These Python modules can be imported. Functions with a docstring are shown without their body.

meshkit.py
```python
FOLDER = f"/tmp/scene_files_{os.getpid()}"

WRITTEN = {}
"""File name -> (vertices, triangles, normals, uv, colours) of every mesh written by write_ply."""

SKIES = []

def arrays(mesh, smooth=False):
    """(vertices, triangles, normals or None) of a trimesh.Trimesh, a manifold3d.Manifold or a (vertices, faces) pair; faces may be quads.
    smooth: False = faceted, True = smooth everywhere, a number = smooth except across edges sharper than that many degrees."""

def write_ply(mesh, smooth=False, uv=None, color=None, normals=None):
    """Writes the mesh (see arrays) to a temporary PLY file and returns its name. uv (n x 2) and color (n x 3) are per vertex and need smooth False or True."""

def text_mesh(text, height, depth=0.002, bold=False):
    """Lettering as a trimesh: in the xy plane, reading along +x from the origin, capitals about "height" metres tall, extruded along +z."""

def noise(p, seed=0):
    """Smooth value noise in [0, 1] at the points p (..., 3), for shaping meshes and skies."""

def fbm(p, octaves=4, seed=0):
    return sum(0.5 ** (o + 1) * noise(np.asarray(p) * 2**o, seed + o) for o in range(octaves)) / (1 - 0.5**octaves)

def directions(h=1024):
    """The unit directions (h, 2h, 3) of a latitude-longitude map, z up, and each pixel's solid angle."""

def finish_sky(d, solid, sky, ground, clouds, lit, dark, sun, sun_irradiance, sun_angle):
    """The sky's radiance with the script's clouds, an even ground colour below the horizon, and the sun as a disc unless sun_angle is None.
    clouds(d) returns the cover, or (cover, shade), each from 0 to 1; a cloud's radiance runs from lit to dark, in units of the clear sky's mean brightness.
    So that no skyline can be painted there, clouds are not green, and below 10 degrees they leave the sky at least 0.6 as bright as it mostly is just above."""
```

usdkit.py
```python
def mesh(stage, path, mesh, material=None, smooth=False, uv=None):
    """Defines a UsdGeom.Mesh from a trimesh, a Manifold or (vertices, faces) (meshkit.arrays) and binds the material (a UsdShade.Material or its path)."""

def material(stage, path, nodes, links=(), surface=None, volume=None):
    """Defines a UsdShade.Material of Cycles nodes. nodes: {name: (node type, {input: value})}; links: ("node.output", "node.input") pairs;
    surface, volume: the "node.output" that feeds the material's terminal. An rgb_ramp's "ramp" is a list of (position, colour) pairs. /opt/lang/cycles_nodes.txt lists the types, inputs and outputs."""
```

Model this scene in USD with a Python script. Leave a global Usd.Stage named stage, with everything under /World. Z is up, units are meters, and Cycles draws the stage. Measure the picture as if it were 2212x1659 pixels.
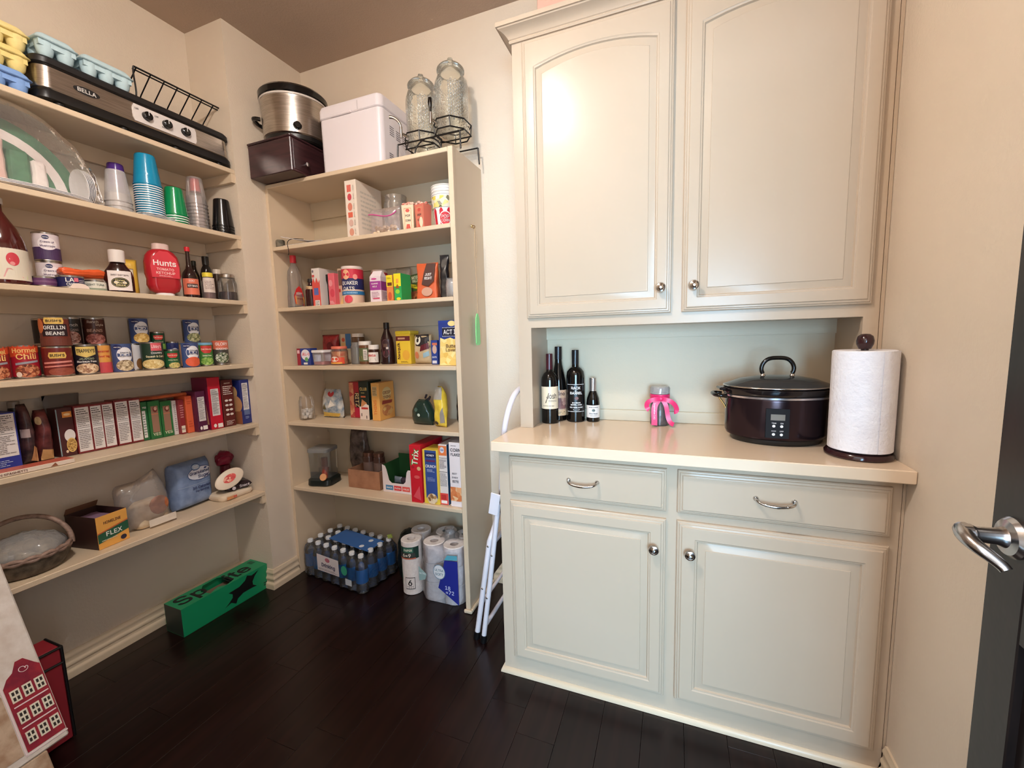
import math, random
import numpy as np, trimesh, usdkit, meshkit
import manifold3d as m3
from shapely.geometry import Polygon
from pxr import Usd, UsdGeom, UsdLux, UsdShade, Sdf, Gf

random.seed(7); np.random.seed(7)
stage = Usd.Stage.CreateInMemory()
UsdGeom.SetStageUpAxis(stage, 'Z'); UsdGeom.SetStageMetersPerUnit(stage, 1.0)
world = UsdGeom.Xform.Define(stage, '/World'); stage.SetDefaultPrim(world.GetPrim())
UsdGeom.Scope.Define(stage, '/World/Looks')

# ---------------------------------------------------------------- camera, light, exposure
cam = UsdGeom.Camera.Define(stage, '/World/Camera')
_r = (0.93343883, 0.35776028, -0.02644868); _u = (-0.01524151, 0.11321145, 0.99345401); _b = (0.35841268, -0.92692543, 0.11112877)
cam.AddTransformOp().Set(Gf.Matrix4d(*_r, 0, *_u, 0, *_b, 0, 1.9401, -1.9109, 1.2777, 1))
cam.CreateHorizontalApertureAttr(36.0); cam.CreateFocalLengthAttr(36.0 * 904.03 / 2212); cam.CreateFStopAttr(0.0)
cam.CreateClippingRangeAttr((0.02, 100.0))
cam.CreateExposureAttr(2.0)
dome = UsdLux.DomeLight.Define(stage, '/World/Daylight')          # dim light of the rooms beyond the open doorway
dome.CreateIntensityAttr(0.3); dome.CreateColorAttr(Gf.Vec3f(0.85, 0.90, 1.0))
win = UsdLux.RectLight.Define(stage, '/World/KitchenWindow')      # daylight window of the kitchen, seen through the open doorway behind the camera
win.AddTranslateOp().Set((2.7, -4.80, 1.25)); win.AddRotateXOp().Set(90.0); win.CreateWidthAttr(1.5); win.CreateHeightAttr(1.5); win.CreateIntensityAttr(9.5); win.CreateColorAttr(Gf.Vec3f(0.38, 0.70, 1.0))
LAMP_AT = (1.206, -1.483, 2.66)
lamp = UsdLux.SphereLight.Define(stage, '/World/CeilingLamp')     # bulb of the ceiling light
lamp.AddTranslateOp().Set(LAMP_AT); lamp.CreateRadiusAttr(0.055); lamp.CreateIntensityAttr(68); lamp.CreateColorAttr(Gf.Vec3f(1.0, 0.94, 0.88))

disk = UsdLux.DiskLight.Define(stage, '/World/CeilingDiffuser')   # lower diffuser of the same ceiling light, shining down
disk.AddTranslateOp().Set((1.206, -1.483, 2.602)); disk.CreateRadiusAttr(0.11); disk.CreateIntensityAttr(28); disk.CreateColorAttr(Gf.Vec3f(1.0, 0.94, 0.88))

# ---------------------------------------------------------------- materials
def lin(c):
    c = np.array(c, float) / 255
    return tuple(np.where(c <= 0.04045, c / 12.92, ((c + 0.055) / 1.055) ** 2.4))
_mats = {}
def C(r, g, b, rough=0.5, metal=0.0, spec=0.5, coat=0.0):
    key = ('c', r, g, b, rough, metal, spec, coat)
    if key not in _mats:
        _mats[key] = usdkit.material(stage, '/World/Looks/m%03d' % len(_mats), {'p': ('principled_bsdf', {'base_color': lin((r, g, b)), 'roughness': rough, 'metallic': metal, 'specular_ior_level': spec, 'coat_weight': coat, 'coat_roughness': 0.08})}, surface='p.BSDF')
    return _mats[key]
def NOISE(c1, c2, scale=30, rough=0.5, bump=0.0, bscale=200, detail=3, metal=0.0, stretch=(1, 1, 1), bdist=0.002, spec=0.5):
    key = ('n', c1, c2, scale, rough, bump, bscale, metal, stretch, bdist)
    if key not in _mats:
        nodes = {'t': ('texture_coordinate', {}), 'm': ('mapping', {'scale': stretch}), 'n': ('noise_texture', {'scale': scale, 'detail': detail}),
                 'r': ('rgb_ramp', {'ramp': [(0.35, lin(c1)), (0.65, lin(c2))]}), 'p': ('principled_bsdf', {'roughness': rough, 'metallic': metal, 'specular_ior_level': spec})}
        links = [('t.object', 'm.vector'), ('m.vector', 'n.vector'), ('n.fac', 'r.fac'), ('r.color', 'p.base_color')]
        if bump:
            nodes['bn'] = ('noise_texture', {'scale': bscale, 'detail': 2}); nodes['b'] = ('bump', {'strength': bump, 'distance': bdist})
            links += [('t.object', 'bn.vector'), ('bn.fac', 'b.height'), ('b.normal', 'p.normal')]
        _mats[key] = usdkit.material(stage, '/World/Looks/m%03d' % len(_mats), nodes, links, surface='p.BSDF')
    return _mats[key]
def FOOD(c1, c2, c3, scale=120, rough=0.5):                          # printed picture of many small pieces
    key = ('f', c1, c2, c3, scale)
    if key not in _mats:
        _mats[key] = usdkit.material(stage, '/World/Looks/m%03d' % len(_mats),
            {'t': ('texture_coordinate', {}), 'v': ('voronoi_texture', {'scale': scale}), 's': ('separate_color', {}), 'r': ('rgb_ramp', {'ramp': [(0, lin(c1)), (0.5, lin(c2)), (1, lin(c3))]}), 'p': ('principled_bsdf', {'roughness': rough})},
            [('t.object', 'v.vector'), ('v.color', 's.color'), ('s.r', 'r.fac'), ('r.color', 'p.base_color')], surface='p.BSDF')
    return _mats[key]
def CLEAR(tint=(255, 255, 255), haze=0.06, edge=0.5, rough=0.08, bump=0.0, bscale=60, gloss=(1, 1, 1)):   # thin clear plastic or glass
    key = ('t', tint, haze, edge, rough, bump, bscale, gloss)
    if key not in _mats:
        nodes = {'tr': ('transparent_bsdf', {'color': lin(tint)}), 'g': ('glossy_bsdf', {'color': gloss, 'roughness': rough}), 'd': ('diffuse_bsdf', {'color': (0.75, 0.74, 0.73)}),
                 'w': ('layer_weight', {'blend': 0.35}), 'k': ('math', {'math_type': 'multiply', 'value2': edge}), 'a': ('mix_closure', {'fac': haze}), 'mx': ('mix_closure', {})}
        links = [('tr.BSDF', 'a.closure1'), ('d.BSDF', 'a.closure2'), ('w.fresnel', 'k.value1'), ('k.value', 'mx.fac'), ('a.closure', 'mx.closure1'), ('g.BSDF', 'mx.closure2')]
        if bump:
            nodes['t'] = ('texture_coordinate', {}); nodes['bn'] = ('noise_texture', {'scale': bscale, 'detail': 2}); nodes['b'] = ('bump', {'strength': bump, 'distance': 0.004})
            links += [('t.object', 'bn.vector'), ('bn.fac', 'b.height'), ('b.normal', 'g.normal'), ('b.normal', 'w.normal')]
        _mats[key] = usdkit.material(stage, '/World/Looks/m%03d' % len(_mats), nodes, links, surface='mx.closure')
    return _mats[key]
def WALL(c1, c2, rough, bs, bd, name, spec=0.5):
    return usdkit.material(stage, '/World/Looks/' + name,
        {'t': ('geometry', {}), 'n': ('noise_texture', {'scale': 3.0, 'detail': 4}), 'r': ('rgb_ramp', {'ramp': [(0.3, lin(c1)), (0.7, lin(c2))]}), 'bn': ('noise_texture', {'scale': 110, 'detail': 3}),
         'b': ('bump', {'strength': bs, 'distance': bd}), 'p': ('principled_bsdf', {'roughness': rough, 'specular_ior_level': spec})},
        [('t.position', 'n.vector'), ('t.position', 'bn.vector'), ('n.fac', 'r.fac'), ('r.color', 'p.base_color'), ('bn.fac', 'b.height'), ('b.normal', 'p.normal')], surface='p.BSDF')
wallm = WALL((220, 204, 184), (225, 209, 189), 0.55, 0.22, 0.004, 'wall_paint')
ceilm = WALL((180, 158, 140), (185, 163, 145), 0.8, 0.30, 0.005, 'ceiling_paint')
cabm = WALL((190, 169, 146), (192, 171, 149), 0.25, 0.05, 0.002, 'cabinet_paint', 0.22)
shelfm = WALL((216, 194, 166), (219, 198, 170), 0.38, 0.12, 0.002, 'shelf_paint')
backm = WALL((200, 184, 158), (203, 188, 162), 0.5, 0.12, 0.003, 'shelf_back_paint')
trimm = WALL((216, 196, 168), (219, 199, 172), 0.33, 0.05, 0.002, 'trim_paint')
counterm = WALL((225, 200, 172), (228, 205, 178), 0.16, 0.02, 0.001, 'countertop_laminate')
def plankmat(i):
    k = (0.85, 1.0, 1.2, 1.05)[i]
    c1 = tuple(v * k for v in (0.0060, 0.0018, 0.0016)); c2 = tuple(v * k for v in (0.014, 0.0046, 0.0038))
    return usdkit.material(stage, '/World/Looks/plank_%d' % i,
        {'t': ('geometry', {}), 'm': ('mapping', {'scale': (14, 1.2, 1), 'location': (i * 3.1, 0, 0)}), 'n': ('noise_texture', {'scale': 2.2, 'detail': 6, 'distortion': 0.6}), 'r': ('rgb_ramp', {'ramp': [(0.3, c1), (0.7, c2)]}),
         'bn': ('noise_texture', {'scale': 5, 'detail': 4}), 'b': ('bump', {'strength': 0.06, 'distance': 0.004}), 'p': ('principled_bsdf', {'roughness': 0.26, 'specular_ior_level': 0.4})},
        [('t.position', 'm.vector'), ('m.vector', 'n.vector'), ('n.fac', 'r.fac'), ('r.color', 'p.base_color'), ('m.vector', 'bn.vector'), ('bn.fac', 'b.height'), ('b.normal', 'p.normal')], surface='p.BSDF')
planks_m = [plankmat(i) for i in range(4)]
steel = NOISE((168, 160, 152), (196, 188, 180), 12, 0.28, 0, metal=1.0, stretch=(1, 1, 30))
chrome = C(205, 203, 202, 0.12, 1.0); nickel = C(190, 188, 188, 0.22, 1.0); brass = C(205, 170, 110, 0.25, 1.0); tin = C(188, 182, 176, 0.3, 1.0)
black = C(14, 13, 14, 0.35); blackgloss = C(10, 9, 10, 0.12); white = C(236, 233, 232, 0.5); gwhite = C(238, 235, 236, 0.3); clearp = CLEAR(); glass = CLEAR((240, 248, 244), 0.04, 0.75, 0.04)

# ---------------------------------------------------------------- prims
_used = {}
def nm(parent, name):
    k = _used.get((parent, name), -1) + 1; _used[(parent, name)] = k
    return parent + '/' + (name if k == 0 else '%s_%03d' % (name, k))
def tag(p, label=None, cat=None, group=None, kind=None):
    for k, v in (('label', label), ('category', cat), ('group', group), ('kind', kind)):
        if v: p.SetCustomDataByKey(k, v)
def thing(name, label, cat, loc=(0, 0, 0), rz=0, group=None, kind=None):
    x = UsdGeom.Xform.Define(stage, nm('/World', name)); x.AddTranslateOp().Set(tuple(map(float, loc))); x.AddRotateZOp().Set(float(rz))
    tag(x.GetPrim(), label, cat, group, kind)
    return str(x.GetPrim().GetPath())
def part(parent, name, mesh, mat, smooth=30, label=None, kind=None):
    p = nm(parent, name); usdkit.mesh(stage, p, mesh, mat, smooth); 
    if label or kind: tag(stage.GetPrimAtPath(p), label, None, None, kind)
    return p
def struct(name, mesh, mat, smooth=30):
    p = nm('/World', name); usdkit.mesh(stage, p, mesh, mat, smooth); tag(stage.GetPrimAtPath(p), kind='structure'); return p
def copy(src, loc, rz, label=None, group=None):
    base = src.split('/')[-1].split('_0')[0]
    x = UsdGeom.Xform.Define(stage, nm('/World', base)); p = x.GetPrim()
    p.GetReferences().AddInternalReference(src); p.SetInstanceable(True)
    p.GetAttribute('xformOp:translate').Set(Gf.Vec3d(*map(float, loc))); p.GetAttribute('xformOp:rotateZ').Set(float(rz))
    tag(p, label, None, group); return str(p.GetPath())

# ---------------------------------------------------------------- meshes
cat_ = trimesh.util.concatenate
def bx(x0, x1, y0, y1, z0, z1, b=0.0):
    if b <= 0:
        m = trimesh.creation.box((x1 - x0, y1 - y0, z1 - z0)); m.apply_translation(((x0 + x1) / 2, (y0 + y1) / 2, (z0 + z1) / 2)); return m
    P = []
    for sx, X in ((1, x0), (-1, x1)):
        for sy, Y in ((1, y0), (-1, y1)):
            for sz, Z in ((1, z0), (-1, z1)):
                P += [(X, Y + sy * b, Z + sz * b), (X + sx * b, Y, Z + sz * b), (X + sx * b, Y + sy * b, Z)]
    return trimesh.convex.convex_hull(np.array(P))
def cb(w, d, h, b=0.0, z=0.0): return bx(-w / 2, w / 2, -d / 2, d / 2, z, z + h, b)
def lathe(prof, n=28, sx=1.0, sy=1.0):
    """profile of (r, z); closes on the axis when r is 0 at an end."""
    prof = np.array(prof, float); a = np.arange(n) * 2 * np.pi / n
    V = np.stack([np.outer(prof[:, 0], np.cos(a)) * sx, np.outer(prof[:, 0], np.sin(a)) * sy, np.repeat(prof[:, 1:2], n, 1)], -1).reshape(-1, 3)
    F = []
    for i in range(len(prof) - 1):
        for j in range(n):
            p, q, r, s = i * n + j, i * n + (j + 1) % n, (i + 1) * n + (j + 1) % n, (i + 1) * n + j
            if prof[i, 0] > 0: F.append((p, q, r))
            if prof[i + 1, 0] > 0: F.append((p, r, s))
    m = trimesh.Trimesh(V, np.array(F), process=True); return m
def tube(pts, r, n=8, closed=False):
    p = np.array(pts, float); k = len(p)
    t = (np.roll(p, -1, 0) - np.roll(p, 1, 0)) if closed else np.gradient(p, axis=0)
    t /= np.linalg.norm(t, axis=1, keepdims=True) + 1e-12
    ref = np.array([0, 0, 1.0]) if abs(t[0][2]) < 0.9 else np.array([1.0, 0, 0])
    a0 = np.cross(t[0], ref); a0 /= np.linalg.norm(a0); A = [a0]
    for i in range(1, k):
        a = A[-1] - t[i] * (A[-1] @ t[i]); A.append(a / (np.linalg.norm(a) + 1e-12))
    A = np.array(A); B = np.cross(t, A); an = np.arange(n) * 2 * np.pi / n; rr = np.broadcast_to(r, (k,))[:, None, None]
    V = (p[:, None] + rr * (np.cos(an)[None, :, None] * A[:, None] + np.sin(an)[None, :, None] * B[:, None])).reshape(-1, 3)
    F = []
    for i in range(k if closed else k - 1):
        for j in range(n):
            i2 = (i + 1) % k; a, b, c, d = i * n + j, i * n + (j + 1) % n, i2 * n + (j + 1) % n, i2 * n + j
            F += [(a, b, c), (a, c, d)]
    if not closed:
        V = np.vstack([V, p[0], p[-1]])
        for j in range(n): F += [(k * n, (j + 1) % n, j), (k * n + 1, (k - 1) * n + j, (k - 1) * n + (j + 1) % n)]
    return trimesh.Trimesh(V, np.array(F), process=False)
def arcpts(c, r, a0, a1, n, plane='xz', y=0.0):
    t = np.radians(np.linspace(a0, a1, n)); u, w = c[0] + r * np.cos(t), c[1] + r * np.sin(t)
    o = np.full(n, y)
    return np.stack({'xz': (u, o, w), 'xy': (u, w, o), 'yz': (o, u, w)}[plane], 1)
def smoothpath(pts, n=6):
    from scipy.interpolate import CubicSpline
    p = np.array(pts, float); s = np.r_[0, np.cumsum(np.linalg.norm(np.diff(p, axis=0), axis=1))]
    return CubicSpline(s, p)(np.linspace(0, s[-1], (len(p) - 1) * n + 1))
def prism(poly, depth, axis='y', at=0.0):
    """polygon in (x, z) drawn flat and given depth along -y from y = at (axis 'y'), or in (x, y) along z."""
    m = trimesh.creation.extrude_polygon(Polygon(poly) if not hasattr(poly, 'exterior') else poly, depth)
    if axis == 'y': m.apply_transform([[1, 0, 0, 0], [0, 0, -1, at], [0, 1, 0, 0], [0, 0, 0, 1]])
    else: m.apply_translation((0, 0, at))
    return m
def loft(loops, cap0=True, cap1=True, closed=True):
    L = np.array(loops, float); k, n = L.shape[:2]; V = L.reshape(-1, 3); F = []
    for i in range(k - 1):
        for j in range(n if closed else n - 1):
            a, b, c, d = i * n + j, i * n + (j + 1) % n, (i + 1) * n + (j + 1) % n, (i + 1) * n + j
            F += [(a, b, c), (a, c, d)]
    for flag, i, rev in ((cap0, 0, True), (cap1, k - 1, False)):
        if flag:
            V = np.vstack([V, L[i].mean(0)]); c = len(V) - 1
            for j in range(n):
                a, b = i * n + j, i * n + (j + 1) % n
                F.append((c, b, a) if rev else (c, a, b))
    return trimesh.Trimesh(V, np.array(F), process=False)
def rrect(w, d, r, n=5):
    P = []
    for cx, cy, a in ((w / 2 - r, -d / 2 + r, -90), (w / 2 - r, d / 2 - r, 0), (-w / 2 + r, d / 2 - r, 90), (-w / 2 + r, -d / 2 + r, 180)):
        for t in np.radians(np.linspace(a, a + 90, n)): P.append((cx + r * np.cos(t), cy + r * np.sin(t)))
    return np.array(P)
def rloft(rows, n=5):
    """rows of (w, d, r, z[, dx, dy]): stacked rounded rectangles."""
    return loft([np.c_[rrect(a[0], a[1], a[2], n) + np.array(a[4:6] if len(a) > 4 else (0, 0)), np.full(4 * n, a[3])] for a in rows])
def molding(path, prof, closed=False):
    """sweeps prof (out, z) along an xy path with mitred corners; out is to the right of the direction of travel."""
    p = np.array(path, float); k = len(p); N = []
    for i in range(k):
        d = []
        if closed or i > 0: d.append(p[i] - p[i - 1])
        if closed or i < k - 1: d.append(p[(i + 1) % k] - p[i])
        ns = [np.array([v[1], -v[0]]) / np.linalg.norm(v) for v in d]
        m = sum(ns); m /= np.linalg.norm(m); N.append(m / (m @ ns[0]))
    loops = [[(p[i][0] + N[i][0] * o, p[i][1] + N[i][1] * o, z) for o, z in prof] for i in range(k)]
    if closed: loops.append(loops[0])
    return loft(loops, not closed, not closed)
def pillow(w, h, d, seed=0, n=16, crumple=0.006, p=2.6, pinch=0.0, scale=18):
    u = np.linspace(-1, 1, n); U, W = np.meshgrid(u, u, indexing='ij')
    t = d / 2 * np.clip((1 - np.abs(U) ** p) * (1 - np.abs(W) ** p), 0, 1) ** 0.5
    k = 1 - pinch * np.clip(W, 0, 1) ** 1.5
    V = []
    for s in (-1, 1):
        P = np.stack([U * w / 2 * k, s * t, (W + 1) / 2 * h], -1).reshape(-1, 3)
        e = meshkit.fbm(P * scale + seed * 7.3) - 0.5
        q = np.ravel((1 - np.abs(U) ** 8) * (1 - np.abs(W) ** 8))
        P[:, 1] += s * crumple * e * q * 2; P[:, 0] += crumple * (meshkit.fbm(P * scale + 31 + seed) - 0.5) * 1.4
        V.append(P)
    F = []
    for i in range(n - 1):
        for j in range(n - 1):
            a, b, c, e = i * n + j, (i + 1) * n + j, (i + 1) * n + j + 1, i * n + j + 1
            F += [(a, b, c), (a, c, e)]; o = n * n; F += [(o + a, o + c, o + b), (o + a, o + e, o + c)]
    V = np.vstack(V); V[:, 2] = np.maximum(V[:, 2], 0); m = trimesh.Trimesh(V, np.array(F), process=False); m.merge_vertices(digits_vertex=6); return m
def crumpled(m, amp, scale, seed=0, keep_base=True):
    v = np.array(m.vertices); e = np.stack([meshkit.fbm(v * scale + seed + k * 17.0) * 2 - 1 for k in range(3)], 1) * amp
    if keep_base: e *= np.clip(v[:, 2:3] / 0.02, 0, 1)
    return trimesh.Trimesh(v + e, m.faces, process=False)
def sphere(r, c=(0, 0, 0), sc=(1, 1, 1), sub=2):
    m = trimesh.creation.icosphere(sub, r); m.apply_scale(sc); m.apply_translation(c); return m
def rot(m, deg, axis=(0, 0, 1), at=(0, 0, 0)):
    m = m.copy(); m.apply_transform(trimesh.transformations.rotation_matrix(math.radians(deg), axis, at)); return m
def mv(m, *d): m = m.copy(); m.apply_translation(d); return m
_txt = {}
def text2(s, h, bold=True):
    k = (s, bold)
    if k not in _txt: _txt[k] = meshkit.text_mesh(s, 1.0, 0.01, bold)
    m = _txt[k].copy(); m.apply_scale((h, h, 0.03)); c = m.bounds.mean(0); m.apply_translation((-c[0], -c[1], -m.bounds[0][2])); return m
def place_clamps(f): return not getattr(f, 'free', False)
def decals(parent, items, W, H, place, seed=0):
    """printed matter on a face. items: ('r'|'e'|'t'|'p'|'f', ...) in fractions of the face (x from -0.5 to 0.5, z from 0 to 1). place(mesh, layer) bends it on."""
    rnd = random.Random(seed + 5); groups = {}
    sub = getattr(place, 'sub', None)
    for n, it in enumerate(items):
        k = it[0]; m = None
        if k == 'r':
            _, cx, cz, w, h, c = it[:6]; nx = max(1, int(w * 12)); lim = 9 if sub else 0.5; xs = np.linspace(max(cx - w / 2, -lim), min(cx + w / 2, lim), nx + 1) * W; z0, z1 = max(cz - h / 2, 0 if place_clamps(place) else -9) * H, min(cz + h / 2, 1.0 if place_clamps(place) else 9) * H
            m = cat_([trimesh.Trimesh([(a, z0, 0), (b, z0, 0), (b, z1, 0), (a, z1, 0)], [(0, 1, 2), (0, 2, 3)], process=False) for a, b in zip(xs[:-1], xs[1:])]); name = 'label_panel'
        elif k == 'e':
            _, cx, cz, w, h, c = it[:6]; t = np.linspace(0, 2 * np.pi, 25)[:-1]
            V = np.vstack([[(cx * W, cz * H, 0)], np.c_[cx * W + np.cos(t) * w * W / 2, cz * H + np.sin(t) * h * H / 2, t * 0]]); m = trimesh.Trimesh(V, [(0, 1 + i, 1 + (i + 1) % 24) for i in range(24)], process=False); name = 'label_oval'
        elif k == 'p':
            _, pts, c = it[:3]; P = Polygon([(x * W, z * H) for x, z in pts]); v, f = _tri(P); m = trimesh.Trimesh(np.c_[v, np.zeros(len(v))], f, process=False); name = 'label_shape'
        elif k == 't':
            _, s, cx, cz, h, c = it[:6]; maxw = it[6] if len(it) > 6 else 0.92; ro = it[7] if len(it) > 7 else 0
            m = text2(s, h * H); ww = m.extents[0]; lim = maxw * (W if ro == 0 else H)
            if ww > lim: m.apply_scale((lim / ww, max(lim / ww, 0.75), 1))
            if ro: m = rot(m, ro)
            m.apply_translation((cx * W, cz * H, 0)); name = 'lettering'
        elif k == 'f':                                             # block of small print
            _, cx, cz, w, h, c = it[:6]; nl = it[6] if len(it) > 6 else 8; ms = []
            for i in range(nl):
                z = (cz + h / 2 - h * (i + 0.5) / nl) * H; x = (cx - w / 2) * W; e = (cx + w / 2 * rnd.choice((1, 1, 0.7, 0.4))) * W; t = h * H / nl * 0.22
                while x < e:
                    l = min(rnd.uniform(0.08, 0.3) * w * W, e - x); ms.append(trimesh.Trimesh([(x, z - t, 0), (x + l, z - t, 0), (x + l, z + t, 0), (x, z + t, 0)], [(0, 1, 2), (0, 2, 3)], process=False)); x += l + 0.025 * w * W
            m = cat_(ms); name = 'small_print'
        if sub and k in 'ep' and m.extents[0] > sub: m = m.subdivide_to_size(sub, max_iter=8)
        groups.setdefault((name, c if not isinstance(c, tuple) else c), []).append((m, n))
    for (name, c), ms in groups.items():
        part(parent, name, cat_([place(m, 0.00035 + 0.00022 * n) for m, n in ms]), c if not isinstance(c, tuple) else C(*c), False)
def _tri(P):
    return trimesh.creation.triangulate_polygon(P, engine='earcut')
def on_front(y):                                                    # flat on the face that looks along -y
    def f(m, l): v = np.array(m.vertices); return trimesh.Trimesh(np.c_[v[:, 0], y - l - v[:, 2], v[:, 1]], m.faces, process=False)
    return f
def on_side(x, s):                                                  # flat on the face that looks along s * x
    def f(m, l): v = np.array(m.vertices); return trimesh.Trimesh(np.c_[x + s * (l + v[:, 2]), s * v[:, 0], v[:, 1]], m.faces, process=False)
    return f
def on_top(z):
    def f(m, l): v = np.array(m.vertices); return trimesh.Trimesh(np.c_[v[:, 0], v[:, 1], z + l + v[:, 2]], m.faces, process=False)
    f.free = True
    return f
def on_cyl(R, z0=0.0, a0=0.0, sy=1.0):                              # bent round a can of radius R, middle towards -y
    def f(m, l):
        v = np.array(m.vertices); t = v[:, 0] / R + a0; r = R + 0.0002 + l + v[:, 2]
        return trimesh.Trimesh(np.c_[r * np.sin(t), -r * np.cos(t) * sy, z0 + v[:, 1]], m.faces, process=False)
    f.sub = R * 0.4
    return f
# ================================================================ the setting
XW, YF, ZC = 2.522, -1.86, 2.7517
YA, XA = -0.4355, -0.2515
def wallthing(name, mesh): return struct(name, mesh, wallm, False)
wallthing('wall_back', bx(-0.36, XW + 0.1, 0, 0.1, 0, ZC))
wallthing('wall_corner', bx(-0.36, 0, YA, 0, 0, ZC))
wallthing('wall_left', bx(-0.36, XA, YF, YA, 0, ZC))
wallthing('wall_right', bx(XW, XW + 0.1, YF - 0.12, 0, 0, ZC))
wallthing('wall_front', cat_([bx(-0.36, 1.60, YF - 0.12, YF, 0, ZC), bx(2.44, XW, YF - 0.12, YF, 0, ZC), bx(1.60, 2.44, YF - 0.12, YF, 2.07, ZC)]))
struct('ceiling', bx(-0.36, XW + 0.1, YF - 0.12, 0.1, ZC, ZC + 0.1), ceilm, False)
fl = thing('floor', None, None, kind='structure'); tag(stage.GetPrimAtPath(fl), kind='structure')
part(fl, 'subfloor', bx(-0.36, XW + 0.1, -4.85, 0.1, -0.06, -0.012), C(12, 8, 7, 0.8), False)
rf = random.Random(11); x = 1.355 - 0.127 * 14; row = 0
while x < XW + 0.05:
    y = -3.6 - rf.uniform(0, 0.7)
    while y < 0.05:
        L = rf.uniform(0.55, 1.25); y1 = min(y + L, 0.09)
        if y1 > -3.55: part(fl, 'plank', bx(x + 0.0003, x + 0.1267, max(y, -3.6) + 0.0003, y1 - 0.0003, -0.014, rf.uniform(-0.0002, 0), 0.0007), planks_m[rf.randrange(4)], False)
        y += L
    x += 0.127
BASE = [(0, 0), (0.019, 0), (0.019, 0.022), (0.0165, 0.029), (0.0125, 0.033), (0.0115, 0.036), (0.0115, 0.045), (0.0145, 0.049), (0.0148, 0.056), (0.012, 0.062), (0.0095, 0.066), (0.0095, 0.077), (0.0115, 0.081), (0.0112, 0.088), (0.0075, 0.094), (0.006, 0.1015), (0, 0.1015)]
def base(name, path): struct(name, molding(path, BASE), trimm, 35)
base('baseboard_left', [(XA, YF), (XA, YA)])
base('baseboard_corner', [(XA + 0.019, YA), (0, YA), (0, -0.2876)])
base('baseboard_back', [(1.0757, 0), (1.3526, 0)])
base('baseboard_right', [(XW, -0.552), (XW, YF)])
# ---- far wall of the kitchen behind the camera, with the window the daylight comes from
wallthing('wall_kitchen', cat_([bx(-0.36, 5.0, -4.95, -4.85, 0, 0.46), bx(-0.36, 5.0, -4.95, -4.85, 2.04, ZC), bx(-0.36, 2.71, -4.95, -4.85, 0.46, 2.04), bx(3.89, 5.0, -4.95, -4.85, 0.46, 2.04)]))
wf = thing('window_1', None, None, kind='structure'); tag(stage.GetPrimAtPath(wf), kind='structure')
for a, b, c, e in ((2.71, 2.75, 0.46, 2.04), (3.85, 3.89, 0.46, 2.04), (2.75, 3.85, 0.46, 0.50), (2.75, 3.85, 2.00, 2.04), (3.28, 3.32, 0.50, 2.00), (2.75, 3.28, 1.23, 1.27), (3.32, 3.85, 1.23, 1.27)): part(wf, 'window_frame', bx(a, b, -4.79, -4.74, c, e), white, False)
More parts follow.
